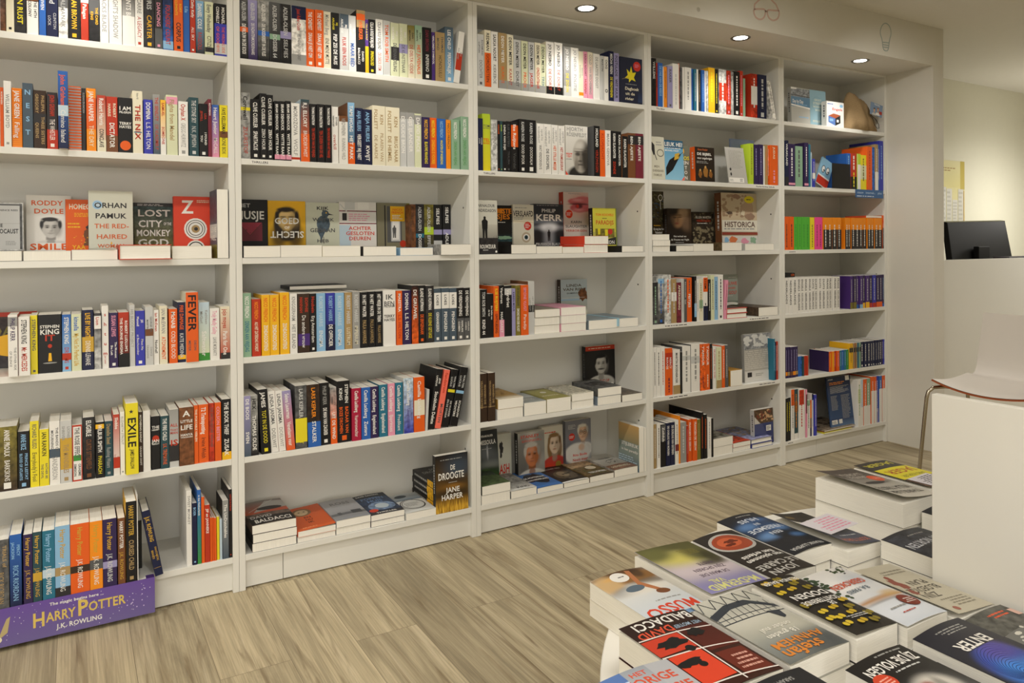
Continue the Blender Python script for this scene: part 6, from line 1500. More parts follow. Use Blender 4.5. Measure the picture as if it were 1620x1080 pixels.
# shallow cardboard display tray, printed purple, in front of the lowest left shelf
t = tag(empty('display_tray', (0.10, -0.0305, ZS[6])), 'purple printed card tray with gold lettering under the children books', 'display tray')
m = MB(); m.box(0, 0, 0.0002, 0.469, 0.0295, 0.0014, col('p')); m.build('tray_base', PRINT, t)
m = MB(); W, H = 0.469, 0.098
m.box(0, -0.0016, 0.004-H, W, -0.0001, 0.004, col('5a4580'))
F = Face2(m, lambda u, v, k: (u, -0.0016-0.00007*k, 0.004-H+v), W, H)
F.rect(0, 0, W, H, '6e6296', '6a4f9c'); rnd = random.Random(8)
for i in range(60): F.ell(rnd.uniform(0.12, W), rnd.uniform(0.004, H-0.004), 0.0009*rnd.uniform(.6, 1.7), 0.0009*rnd.uniform(.6, 1.7), 'd5d0e0', 8); F.k -= 1
F.k += 1
F.text('The magic begins here ...', 0.282, 0.084, 0.0075, 'w', width=0.125)
F.text('H', 0.196, 0.05, 0.036, 'd9bd62', width=0.03); F.text('ARRY', 0.245, 0.051, 0.024, 'd9bd62', width=0.066)
F.text('P', 0.295, 0.058, 0.04, 'd9bd62', width=0.026); F.text('OTTER', 0.352, 0.056, 0.024, 'd9bd62', width=0.088)
F.text('J.K. ROWLING', 0.288, 0.022, 0.012, 'w', width=0.105)
F.poly([(0.107, 0.02), (0.128, 0.035), (0.134, 0.075), (0.126, 0.07), (0.118, 0.05)], 'b9a878'); F.ell(0.11, 0.02, 0.006, 0.007, 'e0d8c0')
[F.ell(rnd.uniform(0.39, 0.455), rnd.uniform(0.02, 0.085), 0.0018, 0.0018, 'c9b8e0', 8) for i in range(9)]
m.build('front_panel', PRINT, t)
# blue strip hanging from the second shelf on the right
t = tag(empty('shelf_strip', (3.739, -0.003, ZS[2]-0.0405)), 'blue printed strip hanging from the second shelf of the rightmost bookcase', 'shelf sign')
m = MB(); m.box(0, 0, 0, 0.226, 0.0022, 0.041, col('3f6596')); F = Face2(m, lambda u, v, k: (u, -0.00007*k, v), 0.226, 0.041)
F.text('nieuw   internet...   plus', 0.113, 0.026, 0.011, 'a9bfd8', width=0.2); F.dashes(0.01, 0.004, 0.215, 0.012, 1, 'd5deea', random.Random(2)); m.build('strip', PRINT, t)
# school books with their side turned out
t = tag(empty('booklet', (3.655, 0.05, ZS[5])), 'orange folded leaflet beside the small red books, fifth shelf', 'leaflet')
m = MB(); m.add([(-0.08, -0.04, 0.0008), (0.005, -0.04, 0.022), (0.005, 0.06, 0.022), (-0.08, 0.06, 0.0008), (-0.08, -0.045, 0), (0.0, -0.045, 0), (0.0, 0.06, 0), (-0.08, 0.06, 0)], [(0, 1, 2, 3), (4, 5, 6, 7)], col('e0742c')); m.add([(-0.06, -0.0405, 0.0062), (-0.03, -0.0405, 0.0138), (-0.03, 0.02, 0.0139), (-0.06, 0.02, 0.0063)], [(0, 1, 2, 3)], col('ol')); m.build('sheet', PRINT, t)
# magazines under the navy book
for i, (x, dx, c, l) in enumerate(((3.50, 0.2, 'd9cf3a', 'yellow magazine under the navy leaning book, at left'), (3.575, 0.165, 'c9cdd8', 'pale blue magazine in the pile under the navy leaning book'), (3.60, 0.18, 'd9824a', 'orange magazine in the pile under the navy leaning book'))):
    pass
for i, (x0, x1, y0, z, c, l) in enumerate(((3.49, 3.70, -0.004, 0.0, 'd9cf3a', 'yellow magazine lying lowest under the navy leaning book'), (3.50, 3.735, 0.006, 0.005, 'd9824a', 'orange magazine lying in the middle under the navy leaning book'), (3.495, 3.735, 0.0, 0.010, '~8a7a68', 'brown patterned magazine lying topmost under the navy leaning book'))):
    t = tag(empty('magazine', (x0, y0, ZS[6]+z+0.0025), BASIS['lie']), l, 'magazine', 'magazines on the bottom shelf of the rightmost bookcase')
    make_book(t, 0.0046, x1-x0, 0.2, c, front=art([('sp', .1, .1, .9, .9, 14, .07, 'db' if i == 2 else 'w')]))
# canvas drawstring bag with a printed card
t = tag(empty('canvas_bag', (3.824, 0.06, ZS[1])), 'brown canvas drawstring bag slumped against the right side, top shelf', 'bag')
m = MB(); nu, nv = 28, 16; rnd = random.Random(5)
prof = [(-0.105, 0.0), (-0.098, 0.05), (-0.08, 0.1), (-0.06, 0.14), (-0.048, 0.152), (-0.03, 0.146), (0.03, 0.126), (0.09, 0.106), (0.12, 0.085), (0.145, 0.05), (0.152, 0.0)]
def top(x):
    for (a, za), (b2, zb2) in zip(prof, prof[1:]):
        if a <= x <= b2: return za+(zb2-za)*(x-a)/(b2-a)
    return 0.0
xs = [-0.105+0.257*i/nu for i in range(nu+1)]; pts = []
for i, x in enumerate(xs):
    zt = max(0.004, 1.34*(top(x)*0.5+0.25*(top(max(-0.105, x-0.012))+top(min(0.1519, x+0.012))))); ry = 0.012+0.055*min(1.0, (1-abs(i/nu-0.45)*1.9)+0.25) if 0 < i < nu else 0.012
    for j in range(nv+1):
        a = math.pi*j/nv; w = 1+0.1*math.sin(3*a+i*0.7)
        y = -ry*math.cos(a)*w*(1-0.25*math.sin(a)); z = zt*max(0.0, math.sin(a))**0.8*(1+0.03*math.sin(i*1.3+j))
        pts.append((x+0.004*math.sin(j*1.1+i*0.5), y, max(0.0005, z)))
n1 = nv+1
fc = [(i*n1+j, (i+1)*n1+j, (i+1)*n1+j+1, i*n1+j+1) for i in range(nu) for j in range(nv)]+[(i*n1, i*n1+nv, (i+1)*n1+nv, (i+1)*n1) for i in range(nu)]+[tuple(range(n1)), tuple(range((nu+1)*n1-1, nu*n1-1, -1))]
m.add(pts, fc); o = m.build('sack', CANVAS, t, smooth=True)
m = MB(); m.tube([(0.03, -0.064, 0.076), (0.045, -0.07, 0.06), (0.05, -0.076, 0.03), (0.066, -0.08, 0.012), (0.085, -0.078, 0.014), (0.088, -0.074, 0.035), (0.07, -0.07, 0.06), (0.04, -0.066, 0.078)], 0.0014, 6); m.build('drawstring', BLKM, t, smooth=True)
M = Matrix.Rotation(math.radians(8), 3, 'Y') @ BASIS['face']
t = tag(empty('card', (3.84, -0.014, ZS[1]+0.083), M), 'small printed card with two faces hanging on the canvas bag', 'card')
make_book(t, 0.002, 0.098, 0.062, '7d93b0', pages=False, front=art([('head', .32, .42, .15, 'd8b090', 'k', 'lg', 0), ('head', .62, .52, .15, 'd8b090', '9a5a30', 'w', 0), ('r', .72, .2, .95, .45, 'b03a2a'), tit('TRAVEL', .5, .88, .13, 'w', .5)]), name='print')

# ------------------------------------------------------------------ counter, monitor, poster, chair on the right
t = tag(empty('counter', (4.092, -0.2, 0)), 'plain white service counter behind the chair', 'counter')
boxobj('front_panel', 0.02, 0, 0, 1.9, 0.02, 0.9365, LAM, t, 0.001); boxobj('end_post', 0, 0.002, 0, 0.019, 0.02, 0.9365, LAM, t)
boxobj('worktop', 0, 0.021, 0.68, 1.9, 0.42, 0.71, LAM, t, 0.001); boxobj('leg_panel', 1.86, 0.021, 0, 1.9, 0.42, 0.679, LAM, t)
t = tag(empty('monitor', (4.93, 0.0, 0.711), Matrix.Rotation(math.radians(3), 3, 'Z')), 'black computer monitor seen from behind on the counter', 'monitor')
m = MB(); m.add([(-0.36, 0, 0.19), (0.36, 0, 0.19), (0.325, 0.03, 0.44), (-0.36, 0.03, 0.425), (-0.36, 0.035, 0.19), (0.375, 0.035, 0.19), (0.34, 0.06, 0.445), (-0.36, 0.06, 0.43)], [(0, 1, 2, 3), (5, 4, 7, 6), (0, 3, 7, 4), (3, 2, 6, 7), (0, 4, 5, 1)]); m.build('back_cover', BLACKP, t, bevel=0.004)
m = MB(); m.add([(0.3605, 0.0, 0.19), (0.3755, 0.036, 0.19), (0.3405, 0.062, 0.447), (0.3255, 0.03, 0.442)], [(0, 1, 2, 3)]); m.add([(-0.36, 0.03, 0.4255), (0.325, 0.03, 0.4405), (0.3405, 0.062, 0.447), (-0.36, 0.062, 0.432)], [(0, 1, 2, 3)]); m.build('bezel', DARKG, t)
boxobj('stand_block', -0.13, -0.03, 0.12, 0.0, 0.0, 0.29, BLACKP, t, 0.004); boxobj('stand_neck', -0.09, -0.02, 0.012, -0.04, 0.01, 0.13, BLACKP, t); boxobj('stand_foot', -0.2, -0.06, 0, 0.08, 0.1, 0.012, BLACKP, t, 0.003)
t = boxobj('desk_tray', 4.85, -0.172, 0.711, 5.35, -0.085, 0.943, add_noise(mat('dark_plastic', hx('3a343c'), 0.5), 20, 0.05), None, 0.003); tag(t, 'dark tray on the counter, right of the monitor', 'desk tray')
t = tag(empty('wall_calendar', (5.06, 0.3735, 1.08)), 'yellow and white wall calendar with notes behind the monitor', 'calendar')
m = MB(); m.box(0, -0.001, 0, 0.36, 0.001, 0.472, col('d8cf96')); F = Face2(m, lambda u, v, k: (u, -0.001-0.0001*k, v), 0.36, 0.472)
F.rect(0, 0.3, 0.36, 0.472, 'd6cc8a', 'dcd5a8'); F.rect(0.31, 0.29, 0.36, 0.472, 'c0ae5a'); F.dashes(0.05, 0.4, 0.26, 0.43, 2, 'ta', random.Random(1))
for i in range(5):
    h0 = [0.25, 0.3, 0.29, 0.22, 0.29][i]; F.rect(0.02+i*0.066, 0.01, 0.08+i*0.066, h0, 'c9c6b6', 'cfccc0'); F.dashes(0.025+i*0.066, 0.03, 0.075+i*0.066, h0-0.01, 9, 'b3b0a2', random.Random(i))
F.rect(0.346, 0.06, 0.354, 0.28, 'c09a4a'); m.build('sheet', PRINT, t)

# chair: white shell with an orange underside on chrome legs, facing left
t = tag(empty('chair', (3.62, -0.79, 0)), 'white shell chair with orange edge and thin chrome legs', 'chair')
m = MB(); mo = MB(); nu, nv = 20, 24; top_p = []; 
cx0 = 3.40-3.62
def shell(u, v):
    """u across (-1..1, world y), v 0 front edge .. 1 top of the back"""
    hw = 0.226-0.02*max(0, (v-0.5)*2)
    if v < 0.5:
        s = v/0.5; x = cx0+0.315*s; z = 0.447-0.012*math.sin(math.pi*min(1, s*1.1))
        z -= 0.02*(1-u*u)*(1-s)**1.5; x += 0.02*(abs(u)**2)*(1-s)**2
    else:
        s = (v-0.5)/0.5; a = min(1, s/0.35)
        x = cx0+0.315+0.05*math.sin(a*math.pi/2)+0.045*max(0, s-0.2); z = 0.447+0.055*(1-math.cos(a*math.pi/2))+0.215*max(0, s-0.2)/0.8
    z += 0.014*u*u*(1 if v < 0.5 else 0.3)
    x -= 0.018*u*u*(max(0, v-0.5)*2)
    return Vector((x, u*hw, z))
g = [[shell(-1+2*i/nu, j/nv) for i in range(nu+1)] for j in range(nv+1)]
def off(i, j, d):
    a = g[j][min(i+1, nu)]-g[j][max(i-1, 0)]; b = g[min(j+1, nv)][i]-g[max(j-1, 0)][i]
    return g[j][i]+a.cross(b).normalized()*d
idx = lambda i, j: j*(nu+1)+i
S = 1 if (g[0][1]-g[0][0]).cross(g[1][0]-g[0][0]).z > 0 else -1
m.add([tuple(off(i, j, S*0.005)) for j in range(nv+1) for i in range(nu+1)], [(idx(i, j), idx(i+1, j), idx(i+1, j+1), idx(i, j+1)) for j in range(nv) for i in range(nu)])
seat = m.build('seat_shell', SHELL, t, smooth=True)
A = [tuple(off(i, j, S*0.0032)) for j in range(nv+1) for i in range(nu+1)]; B = [tuple(off(i, j, -S*0.0035)) for j in range(nv+1) for i in range(nu+1)]; nA = len(A)
bd = [(i, 0) for i in range(nu)]+[(nu, j) for j in range(nv)]+[(i, nv) for i in range(nu, 0, -1)]+[(0, j) for j in range(nv, 0, -1)]
fo = [(nA+idx(i, j), nA+idx(i, j+1), nA+idx(i+1, j+1), nA+idx(i+1, j)) for j in range(nv) for i in range(nu)]
fo += [(idx(*bd[k]), idx(*bd[(k+1) % len(bd)]), nA+idx(*bd[(k+1) % len(bd)]), nA+idx(*bd[k])) for k in range(len(bd))]
mo.add(A+B, fo); mo.build('underside', ORANGE, seat, smooth=False)
for sx, sy in ((-1, 1), (-1, -1), (1, 1), (1, -1)):
    lx = cx0+0.045 if sx < 0 else cx0+0.28; fx = cx0-0.03 if sx < 0 else cx0+0.36
    if sx < 0: path = [(lx+0.1, sy*0.12, 0.425), (lx+0.03, sy*0.2, 0.431), (lx-0.01, sy*0.226, 0.428), (lx-0.03, sy*0.236, 0.412), (lx-0.036, sy*0.24, 0.385), (fx-0.01, sy*0.25, 0.02), (fx-0.01, sy*0.25, 0.004)]
    else: path = [(lx-0.1, sy*0.12, 0.425), (lx-0.03, sy*0.2, 0.431), (lx+0.01, sy*0.226, 0.428), (lx+0.03, sy*0.236, 0.412), (lx+0.036, sy*0.24, 0.385), (fx+0.01, sy*0.25, 0.02), (fx+0.01, sy*0.25, 0.004)]
    m = MB(); m.tube(path, 0.0075, 12); m.build('leg', CHROME, t, smooth=True)
m = MB(); m.tube([(cx0+0.145, -0.12, 0.425), (cx0+0.145, 0.12, 0.425)], 0.007, 10); m.tube([(cx0+0.2, -0.12, 0.425), (cx0+0.2, 0.12, 0.425)], 0.007, 10); m.build('crossbar', CHROME, t, smooth=True)

# ------------------------------------------------------------------ round display table with a divider and the books on it
TZ = 0.33; TCX, TCY, TR = 1.83, -1.93, 0.918
t = tag(empty('display_table', (TCX, TCY, 0)), 'low round white display table covered with paperbacks', 'table')
m = MB(); m.lathe([(0.0001, TZ-0.03), (TR-0.004, TZ-0.03), (TR, TZ-0.026), (TR, TZ-0.002), (TR-0.002, TZ), (0.0001, TZ)], 0, 0, 128); m.build('tabletop', TABM, t, smooth=False)
m = MB(); m.lathe([(TR*0.6, 0.0), (TR*0.6, TZ-0.0305)], 0, 0, 96); m.build('plinth', TABM, t, smooth=True)
tag(boxobj('divider_panel', 1.79, -2.5, TZ, 1.808, -1.509, 0.7375, TABM, None, 0.001), 'upright white panel standing on the round table', 'divider')
RVS = math.pi
def pile(x1, yf, ztop, W, L, n, bg, ops, label, curl=0.0, spine=None, thick=None, cols=None, jit=0.003, xg='books piled on the round table'):
    """x1 = right edge (spine), yf = far edge"""
    T = (ztop-TZ)/n if not thick else thick; zb = TZ; rnd = random.Random(int(abs(x1*1000)))
    for i in range(n):
        j = n-1-i; dx, dy = (rnd.uniform(-jit, jit), rnd.uniform(-jit, jit)) if j else (0, 0)
        if j == 0: lab = label
        else: lab = 'copy lying under the '+label.split(',')[0].replace(' on the round table', '')
        ws = lab.split(); lab = ' '.join(ws[:16])
        if n > 2 and j: lab = ' '.join((lab+(', second from top' if j == 1 else ', bottom of stack')).split()[:16])
        add_book((x1+dx, yf+dy, zb+T/2+0.0002), BASIS['table'], lab, xg, T-0.0005, W, L, bg, [((0, W, L/2), (0, 1, 0), T*L*0.6), ((0, W/2, L), (0, 0, 1), T*W*0.6)]+([((T/2, W/2, L/2), (1, 0, 0), W*L)] if j == 0 else []), front=art(ops, 2, half=True) if j == 0 else None, curl=curl if j == 0 else 0.0, bow=0.0045 if j == 0 else 0.0)
        zb += T
pile(1.335, -1.198, 0.395, 0.125, 0.19, 2, 'd8d2c4', [pic(('c5d0dc','e4ddcc'), [(.6,.85,.6,.14,.3,'8a6234'),(.5,.97,.6,.05,.4,'5a3c20'),(.15,.8,.2,.2,.4,'c9a878'),(.8,.7,.3,.06,.5,'6a5a48',.8),(.3,.62,.3,.08,.6,'7a8894',.8),(.55,.58,.4,.08,.7,'e6ded0',.8),(.35,.9,.2,.04,.4,'d8a860',.8),(.75,.9,.12,.1,.4,'3a2818',.8)], 26, 40), ('p', [(.62, .98), (.7, .96), (.6, .7), (.75, .5), (.7, .44), (.5, .66)], 'b5744a'), ('e', .72, .46, .12, .05, '7a4a2c'), ('e', .4, .62, .16, .06, '5a6a78'), ('c', .42, .88, .15, 'w'), ('d', .34, .86, .5, .9, 1, 'K'), ('d', .25, .3, .85, .34, 1, 'gr'), tit('MUSSO', .5, .16, .15, 'd8432a', .9), ('r', 0, 0, 1, .06, '7a9ac0')], 'sand-coloured paperback with red lettering and price dot, far left on the round table')
pile(1.494, -1.161, 0.40, 0.145, 0.211, 2, 'b9b4cc', [pic(('8f8abc','6f6c3a'), [(.5,.45,.9,.2,.7,'cfc2c6'),(.5,.7,.5,.16,.7,'d0c66a'),(.85,.75,.3,.25,.5,'5a5a34'),(.5,.95,.9,.08,.5,'56542e'),(.15,.85,.3,.14,.6,'6a6a3a'),(.75,.5,.2,.06,.6,'3a3a26',.8),(.9,.62,.12,.14,.5,'34321f',.8)], 30, 44), ('d', .5, .72, .85, .84, 4, 'ol'), tit('DE MAN DIE', .5, .3, .05, '5a4a5a', .5), tit('ZIJN SPOREN', .55, .4, .05, '5a4a5a', .55), tit('WISTE', .62, .5, .05, '5a4a5a', .28), tit('VAL', .35, .17, .07, 'd9d88a', .22), tit('McDERMID', .5, .07, .1, 'd9d88a', .86)], 'lilac and olive paperback with pale yellow lettering, second from left at the back of the round table', 0.008)
pile(1.62, -1.165, 0.40, 0.117, 0.215, 2, '2c2724', [('oo', .5, .74, .46, .2, .06, 'b5b2ac'), ('e', .5, .74, .4, .17, 'a0462a'), ('e', .45, .75, .25, .1, 'c8603a'), ('b', .5, .76, .16, .04, '6a2a18'), ('b', .4, .7, .12, .03, '6a2a18'), tit('Een erfenis', .5, .42, .06, 'w', .74), tit('van spionnen', .52, .34, .06, 'w', .84), tit('LE CARRE', .5, .2, .085, 'b9b6b0', .9), tit('JOHN', .4, .08, .085, 'b9b6b0', .6)], 'dark paperback with an orange lens and grey lettering, behind the yellow butterfly cover')
pile(1.742, -1.116, 0.40, 0.117, 0.21, 2, '22242a', [pic(('22242a','22242a'), [(.5,.62,.5,.2,.5,'2c4468'),(.25,.7,.2,.07,.7,'5a80b0',.9),(.75,.55,.22,.07,.7,'5a80b0',.9),(.7,.8,.25,.05,.7,'3f5f8c',.9),(.3,.42,.25,.07,.7,'6a90c0',.9),(.55,.4,.2,.1,.4,'15171c',.9),(.8,.32,.15,.05,.7,'4a70a0',.9)], 26, 40), tit('HUIS', .5, .82, .075, 'c9cfd8', .5), tit('IN', .5, .7, .05, 'c9cfd8', .14), tit('VREEMDE', .5, .58, .08, 'c9cfd8', .84), tit('EEN', .5, .45, .06, 'c9cfd8', .3), tit('FRANK LUPEHA', .5, .07, .05, 'lg', .8), ('d', .2, .92, .8, .96, 1, 'gr')], 'black and blue paperback with pale capitals, farthest back on the round table', 0.0)
pile(1.85, -1.165, 0.395, 0.11, 0.2, 2, '454652', [('r', 0, .35, 1, 1, '38362f', '2c2a26'), ('e', .3, .85, .12, .05, '6a5a3a'), ('p', [(0, .5), (1, .5), (1, .7), (.6, .75), (.3, .68), (0, .72)], 'd5d0c4'), ('r', 0, 0, 1, .4, '3c4152', '474d60'), ('d', .15, .22, .85, .27, 1, 'lg'), tit('SCOTT TUROW', .5, .11, .07, 'c86a4a', .8)], 'dark grey curling paperback with red lettering under a white note', 0.02)
pile(1.427, -1.380, 0.40, 0.138, 0.208, 2, 'a9a79a', [pic(('5a5e5c','c9c7ba'), [(.5,.4,.7,.15,.8,'c9c6b6',.8),(.2,.2,.4,.2,.8,'868a86',.7),(.8,.12,.4,.14,.8,'4f5354',.8),(.5,.6,.7,.1,.8,'d3d0c2',.7)], 26, 40), ('p', [(0, .78), (.35, .86), (.7, .86), (1, .7), (1, .64), (.7, .78), (.35, .78), (0, .7)], '3a3f46'), ('l', 0, .62, 1, .6, .02, '3a3f46'), ('l', 0, .68, 1, .66, .015, '3a3f46')]+[('l', q*.1, .62, q*.1+.05, .8, .01, '3a3f46') for q in range(10)]+[('l', q*.2, .84, q*.2+.1, .99, .012, '3a3f46') for q in range(5)]+[('l', q*.2+.1, .99, q*.2+.2, .84, .012, '3a3f46') for q in range(5)]+[('p', [(.7, .62), (.9, .6), (.86, .5), (.8, .48)], '3a3f46'), tit('onder nul', .5, .4, .055, 'e6e2d6', .5), tit('18 graden', .46, .31, .055, 'e6e2d6', .5), tit('AHNHEM', .5, .2, .08, 'd8863a', .8), tit('stefan', .4, .08, .11, 'd8863a', .62)], 'grey paperback with a dark bridge and orange lettering, at front middle of the round table', 0.004)
BF = [(.2, .93), (.55, .95), (.85, .9), (.35, .86), (.7, .84), (.15, .74), (.45, .76), (.8, .74), (.2, .36), (.5, .38), (.8, .34), (.3, .24), (.62, .26), (.88, .2), (.2, .14), (.5, .12), (.75, .1), (.1, .25), (.9, .44), (.1, .48)]
pile(1.538, -1.388, 0.405, 0.107, 0.21, 2, '24211d', [q for i, (a, c) in enumerate(BF) for q in (('e', a-.05, c, .055, .028+.012*(i % 3 == 1), ['c9a82a', '8a7a24', 'd8bc34'][i % 3]), ('e', a+.05, c+.01, .055, .03, ['c9a82a', '8a7a24', 'd8bc34'][i % 3]), ('l', a, c-.03, a, c+.03, .012, 'k'))]+[tit('BELINDA BAUER', .5, .9, .05, 'w', .86), tit('DODEN', .5, .61, .08, 'w', .82), tit('SCHITTERENDE', .5, .5, .06, 'w', .84), tit('DE', .6, .43, .05, 'w', .14), ('d', .2, .17, .8, .22, 2, 'lg')], 'black paperback with yellow butterflies and white lettering, in the middle of the round table', 0.009)
pile(1.655, -1.408, 0.40, 0.114, 0.205, 2, 'd9d6d0', [pic(('ccd2da','dcd9d4'), [(.5,.4,.7,.03,.5,'b07c3c',.9),(.5,.36,.7,.012,.4,'4a3a2c',.9),(.8,.44,.2,.05,.6,'c9a25a',.7),(.3,.7,.3,.12,.9,'f0eeea',.8),(.75,.75,.3,.1,.9,'b9c0c8',.7),(.5,.2,.5,.12,.9,'dfe4ec',.8)], 24, 40), ('sp', .6, .9, 1, 1, 14, .04, '3a4a2c'), ('sp', 0, .5, .1, 1, 22, .05, '3a4a34'), ('sp', .6, .86, .95, .98, 8, .02, 'k'), tit('GEBROKEN', .45, .7, .075, 'c8553a', .78), tit('B.A. PARIS', .4, .58, .05, '5a6a78', .5), ('c', .78, .26, .17, '7a2f22'), ('d', .66, .22, .9, .3, 3, 'e0d8d0'), ('d', .15, .2, .6, .24, 1, 'gr'), ('d', .3, .12, .6, .15, 1, 'r')], 'white misty paperback with red lettering and brown seal, right of the butterfly cover', 0.004)
pile(1.772, -1.435, 0.39, 0.113, 0.195, 2, 'bdb6a2', [tit('ZIJN', .3, .34, .085, '4a443a', .4), tit('BLOEDIGE', .45, .46, .085, '4a443a', .78), tit('PLAN', .6, .58, .085, '4a443a', .44), ('b', .2, .62, .1, .14, '8a4a3c'), ('b', .25, .74, .05, .06, '8a4a3c'), ('b', .12, .44, .08, .06, '8a4a3c'), ('d', .3, .78, .9, .88, 2, '8a8270'), ('d', .2, .1, .85, .26, 4, '8a8270'), ('c', .2, .08, .06, '9a5a4a')], 'beige paperback with dark capitals and red stains, against the white panel', 0.012)
pile(1.262, -1.393, 0.412, 0.139, 0.205, 2, '3a1c16', [('r', 0, .78, 1, 1, '2c1a16'), tit('BALDACCI', .55, .92, .1, 'w', .86), tit('DAVID', .3, .8, .085, 'd8553a', .5), tit('HET MOTIEF', .76, .79, .045, '9ab0c4', .4), ('p', [(.0, .74), (.5, .72), (.5, .5), (0, .52)], 'c8402a'), ('r', .55, .4, 1, .76, '5a241c', '4a1e18'), ('r', .05, .1, .48, .48, 'd8452a'), ('r', .55, .05, .95, .36, '6a2a1e'), ('l', 0, .76, 1, .7, .02, 'e8e0d8'), ('l', .52, .74, .5, .02, .02, 'e8e0d8'), ('l', 0, .5, 1, .42, .02, 'e8e0d8'), ('l', 0, .1, 1, .04, .02, 'e8e0d8'), ('b', .3, .62, .2, .07, 'k'), ('c', .4, .5, .06, 'k'), ('b', .2, .36, .16, .05, 'k'), ('c', .3, .3, .05, 'k'), ('b', .7, .66, .14, .06, 'k'), ('d', .6, .1, .9, .3, 4, 'd8a090')], 'dark red paperback with white lettering, figures and red panels, near the left table edge', 0.004)
pile(1.118, -1.509, 0.425, 0.146, 0.21, 3, 'b5b6ba', [('r', 0, 0, .5, 1, '4a68a8', '5a7ab4'), ('e', .35, .8, .2, .1, 'c5d2e4'), ('r', .4, .5, .7, 1, 'c5c9cc', '9aa0a8'), tit('J.P. DELANEY', .2, .6, .05, 'w', .5, math.pi/2), tit('HET', .55, .93, .045, 'd8553a', .2, math.pi), tit('VORIGE', .6, .84, .08, 'd8553a', .6, math.pi), tit('MEISJE', .7, .7, .08, 'd8553a', .5, math.pi)], 'grey and blue paperback with red lettering at the bottom left of the table')
pile(1.258, -1.629, 0.43, 0.138, 0.205, 3, '242528', [tit('SARAH PINBOROUGH', .4, .92, .035, 'gr', .7), ('d', .2, .5, .8, .6, 2, 'gr')], 'black paperback with thin grey lettering, in front of the bridge cover')
pile(1.487, -1.634, 0.40, 0.135, 0.208, 2, '22201f', [('d', .2, .95, .9, .98, 1, 'gr'), tit('ZIJ DIE VOLGEN', .5, .86, .09, 'w', .84), ('d', .25, .76, .8, .79, 1, 'lg'), pic(('22201f','22201f'), [(.5,.4,.45,.25,.4,'4a4a4a'),(.5,.5,.3,.16,.3,'c9c4ba'),(.42,.56,.1,.05,.5,'8a3a2a'),(.6,.52,.06,.1,.5,'7a766e',.8),(.3,.45,.1,.1,.6,'5a5650',.8),(.5,.25,.5,.1,.6,'1c1b1b',.8)], 28, 40, 0, .05, 1, .72), ('c', .14, .75, .13, 'c8452a'), ('d', .05, .71, .23, .79, 3, 'f0b0a0')], 'black paperback with bold white capitals and small red disc, front of the table')
pile(1.645, -1.637, 0.402, 0.13, 0.208, 2, '26262f', [('d', .2, .86, .8, .94, 3, 'gr'), tit('ENTER', .5, .72, .1, 'e6e2da', .6), pic('26262f', [(.45,.42,.36,.25,.25,'3a50a8'),(.42,.34,.28,.16,.5,'3f86d8',.9),(.55,.56,.22,.12,.6,'5a4a9c',.8)], 30, 40, 0, .1, 1, .66)]+[('oo', .45-.006*q, .42-.008*q, .335-.022*q, .24-.0165*q, .006, '22285a') for q in range(14)]+[('d', .2, .06, .8, .12, 1, 'gr')], 'dark navy paperback with a blue fingerprint and white lettering, at lower right')
pile(1.777, -1.637, 0.39, 0.125, 0.205, 2, '6d6d68', [('r', .1, .7, 1, 1, '~55544e'), ('d', .3, .86, .8, .94, 2, 'd8552a'), ('sp', .2, .5, .8, .75, 16, .04, 'c9c6ba'), ('r', .88, .82, 1, .92, 'd8b0a0')], 'grey paperback with orange lettering partly covered by a white note')
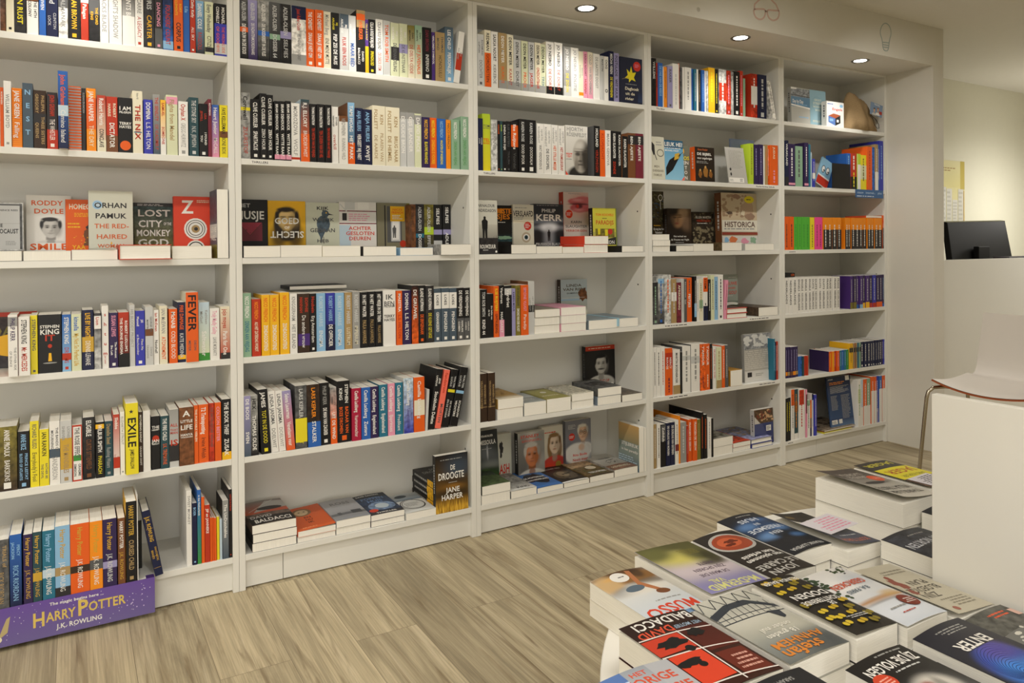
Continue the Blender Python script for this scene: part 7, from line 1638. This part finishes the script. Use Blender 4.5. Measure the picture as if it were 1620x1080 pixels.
pile(2.12, -1.106, 0.44, 0.142, 0.23, 2, '6a655e', [pic(('cfcabe','4a443e'), [(.5,.85,.8,.2,.5,'544c46'),(.5,.55,.5,.06,.6,'8d867c',.9),(.4,.48,.25,.03,.4,'2c2926',.9),(.7,.5,.2,.03,.4,'4a4640',.8)], 20, 36), tit('LUCRETIA', .5, .8, .07, 'b9b2a6', .6), tit('GRINDLE', .5, .7, .07, 'b9b2a6', .5), ('c', .8, .62, .15, 'd8552a'), ('d', .68, .6, .92, .64, 2, 'f0b0a0'), ('e', .5, .5, .25, .04, 'K'), tit('VILLA TRISTE', .5, .3, .09, '3a3630', .84), tit('THRILLER', .5, .16, .08, '3a3630', .8)], 'thick paperback with black vertical lettering and an orange seal, top of tall white stack', 0.018)
pile(2.33, -1.065, 0.42, 0.14, 0.21, 2, '3c3a36', [('r', 0, .32, 1, .72, 'e0d42c'), tit('JAGER', .5, .87, .09, 'c9c040', .8), tit('JAGER', .5, .57, .13, 'b0542c', .78), tit('LARS KEPLER', .5, .4, .06, '8a8424', .7), ('r', 0, 0, 1, .3, '~6a5040')], 'paperback with a bright yellow band and red lettering, at the far right', 0.006)
pile(1.955, -1.384, 0.41, 0.133, 0.205, 2, '33343a', [('r', 0, .5, 1, .95, '~3c3e46'), tit('VAST NORTEN', .5, .72, .1, 'c9ccd2', .9), ('d', .2, .86, .8, .9, 1, 'gr'), ('b', .5, .5, .3, .1, 'b9bcc2')], 'dark grey paperback with pale capitals lying beside the white panel')
pile(2.16, -1.342, 0.415, 0.123, 0.2, 2, '1f2026', [('d', .2, .8, .8, .9, 2, 'gr')], 'small black paperback by the white panel, below the tall white stack')
def note(x, y, z, w, l, rot, label, mark='lb'):
    t = tag(empty('note', (x, y, z), Matrix.Rotation(rot, 3, 'Z')), label, 'note')
    m = MB(); m.box(0, 0, 0, w, l, 0.0004, col('dcd6dc')); F = Face2(m, lambda u, v, k: (w-u, l-v, 0.0004+0.00007*k), w, l)
    F.dashes(w*.1, l*.12, w*.9, l*.9, 6, mark, random.Random(3)); m.build('sheet', PRINT, t)
note(1.745, -1.322, 0.4158, 0.105, 0.075, 0.08, 'handwritten white note on the curling grey paperback', 'pk')
note(1.66, -1.79, 0.3906, 0.112, 0.085, 0.06, 'handwritten white note on the grey and orange paperback', 'K')
note(2.2, -1.27, 0.427, 0.09, 0.06, 0.05, 'handwritten white note on the yellow banded paperback', 'K')

build_books(300)
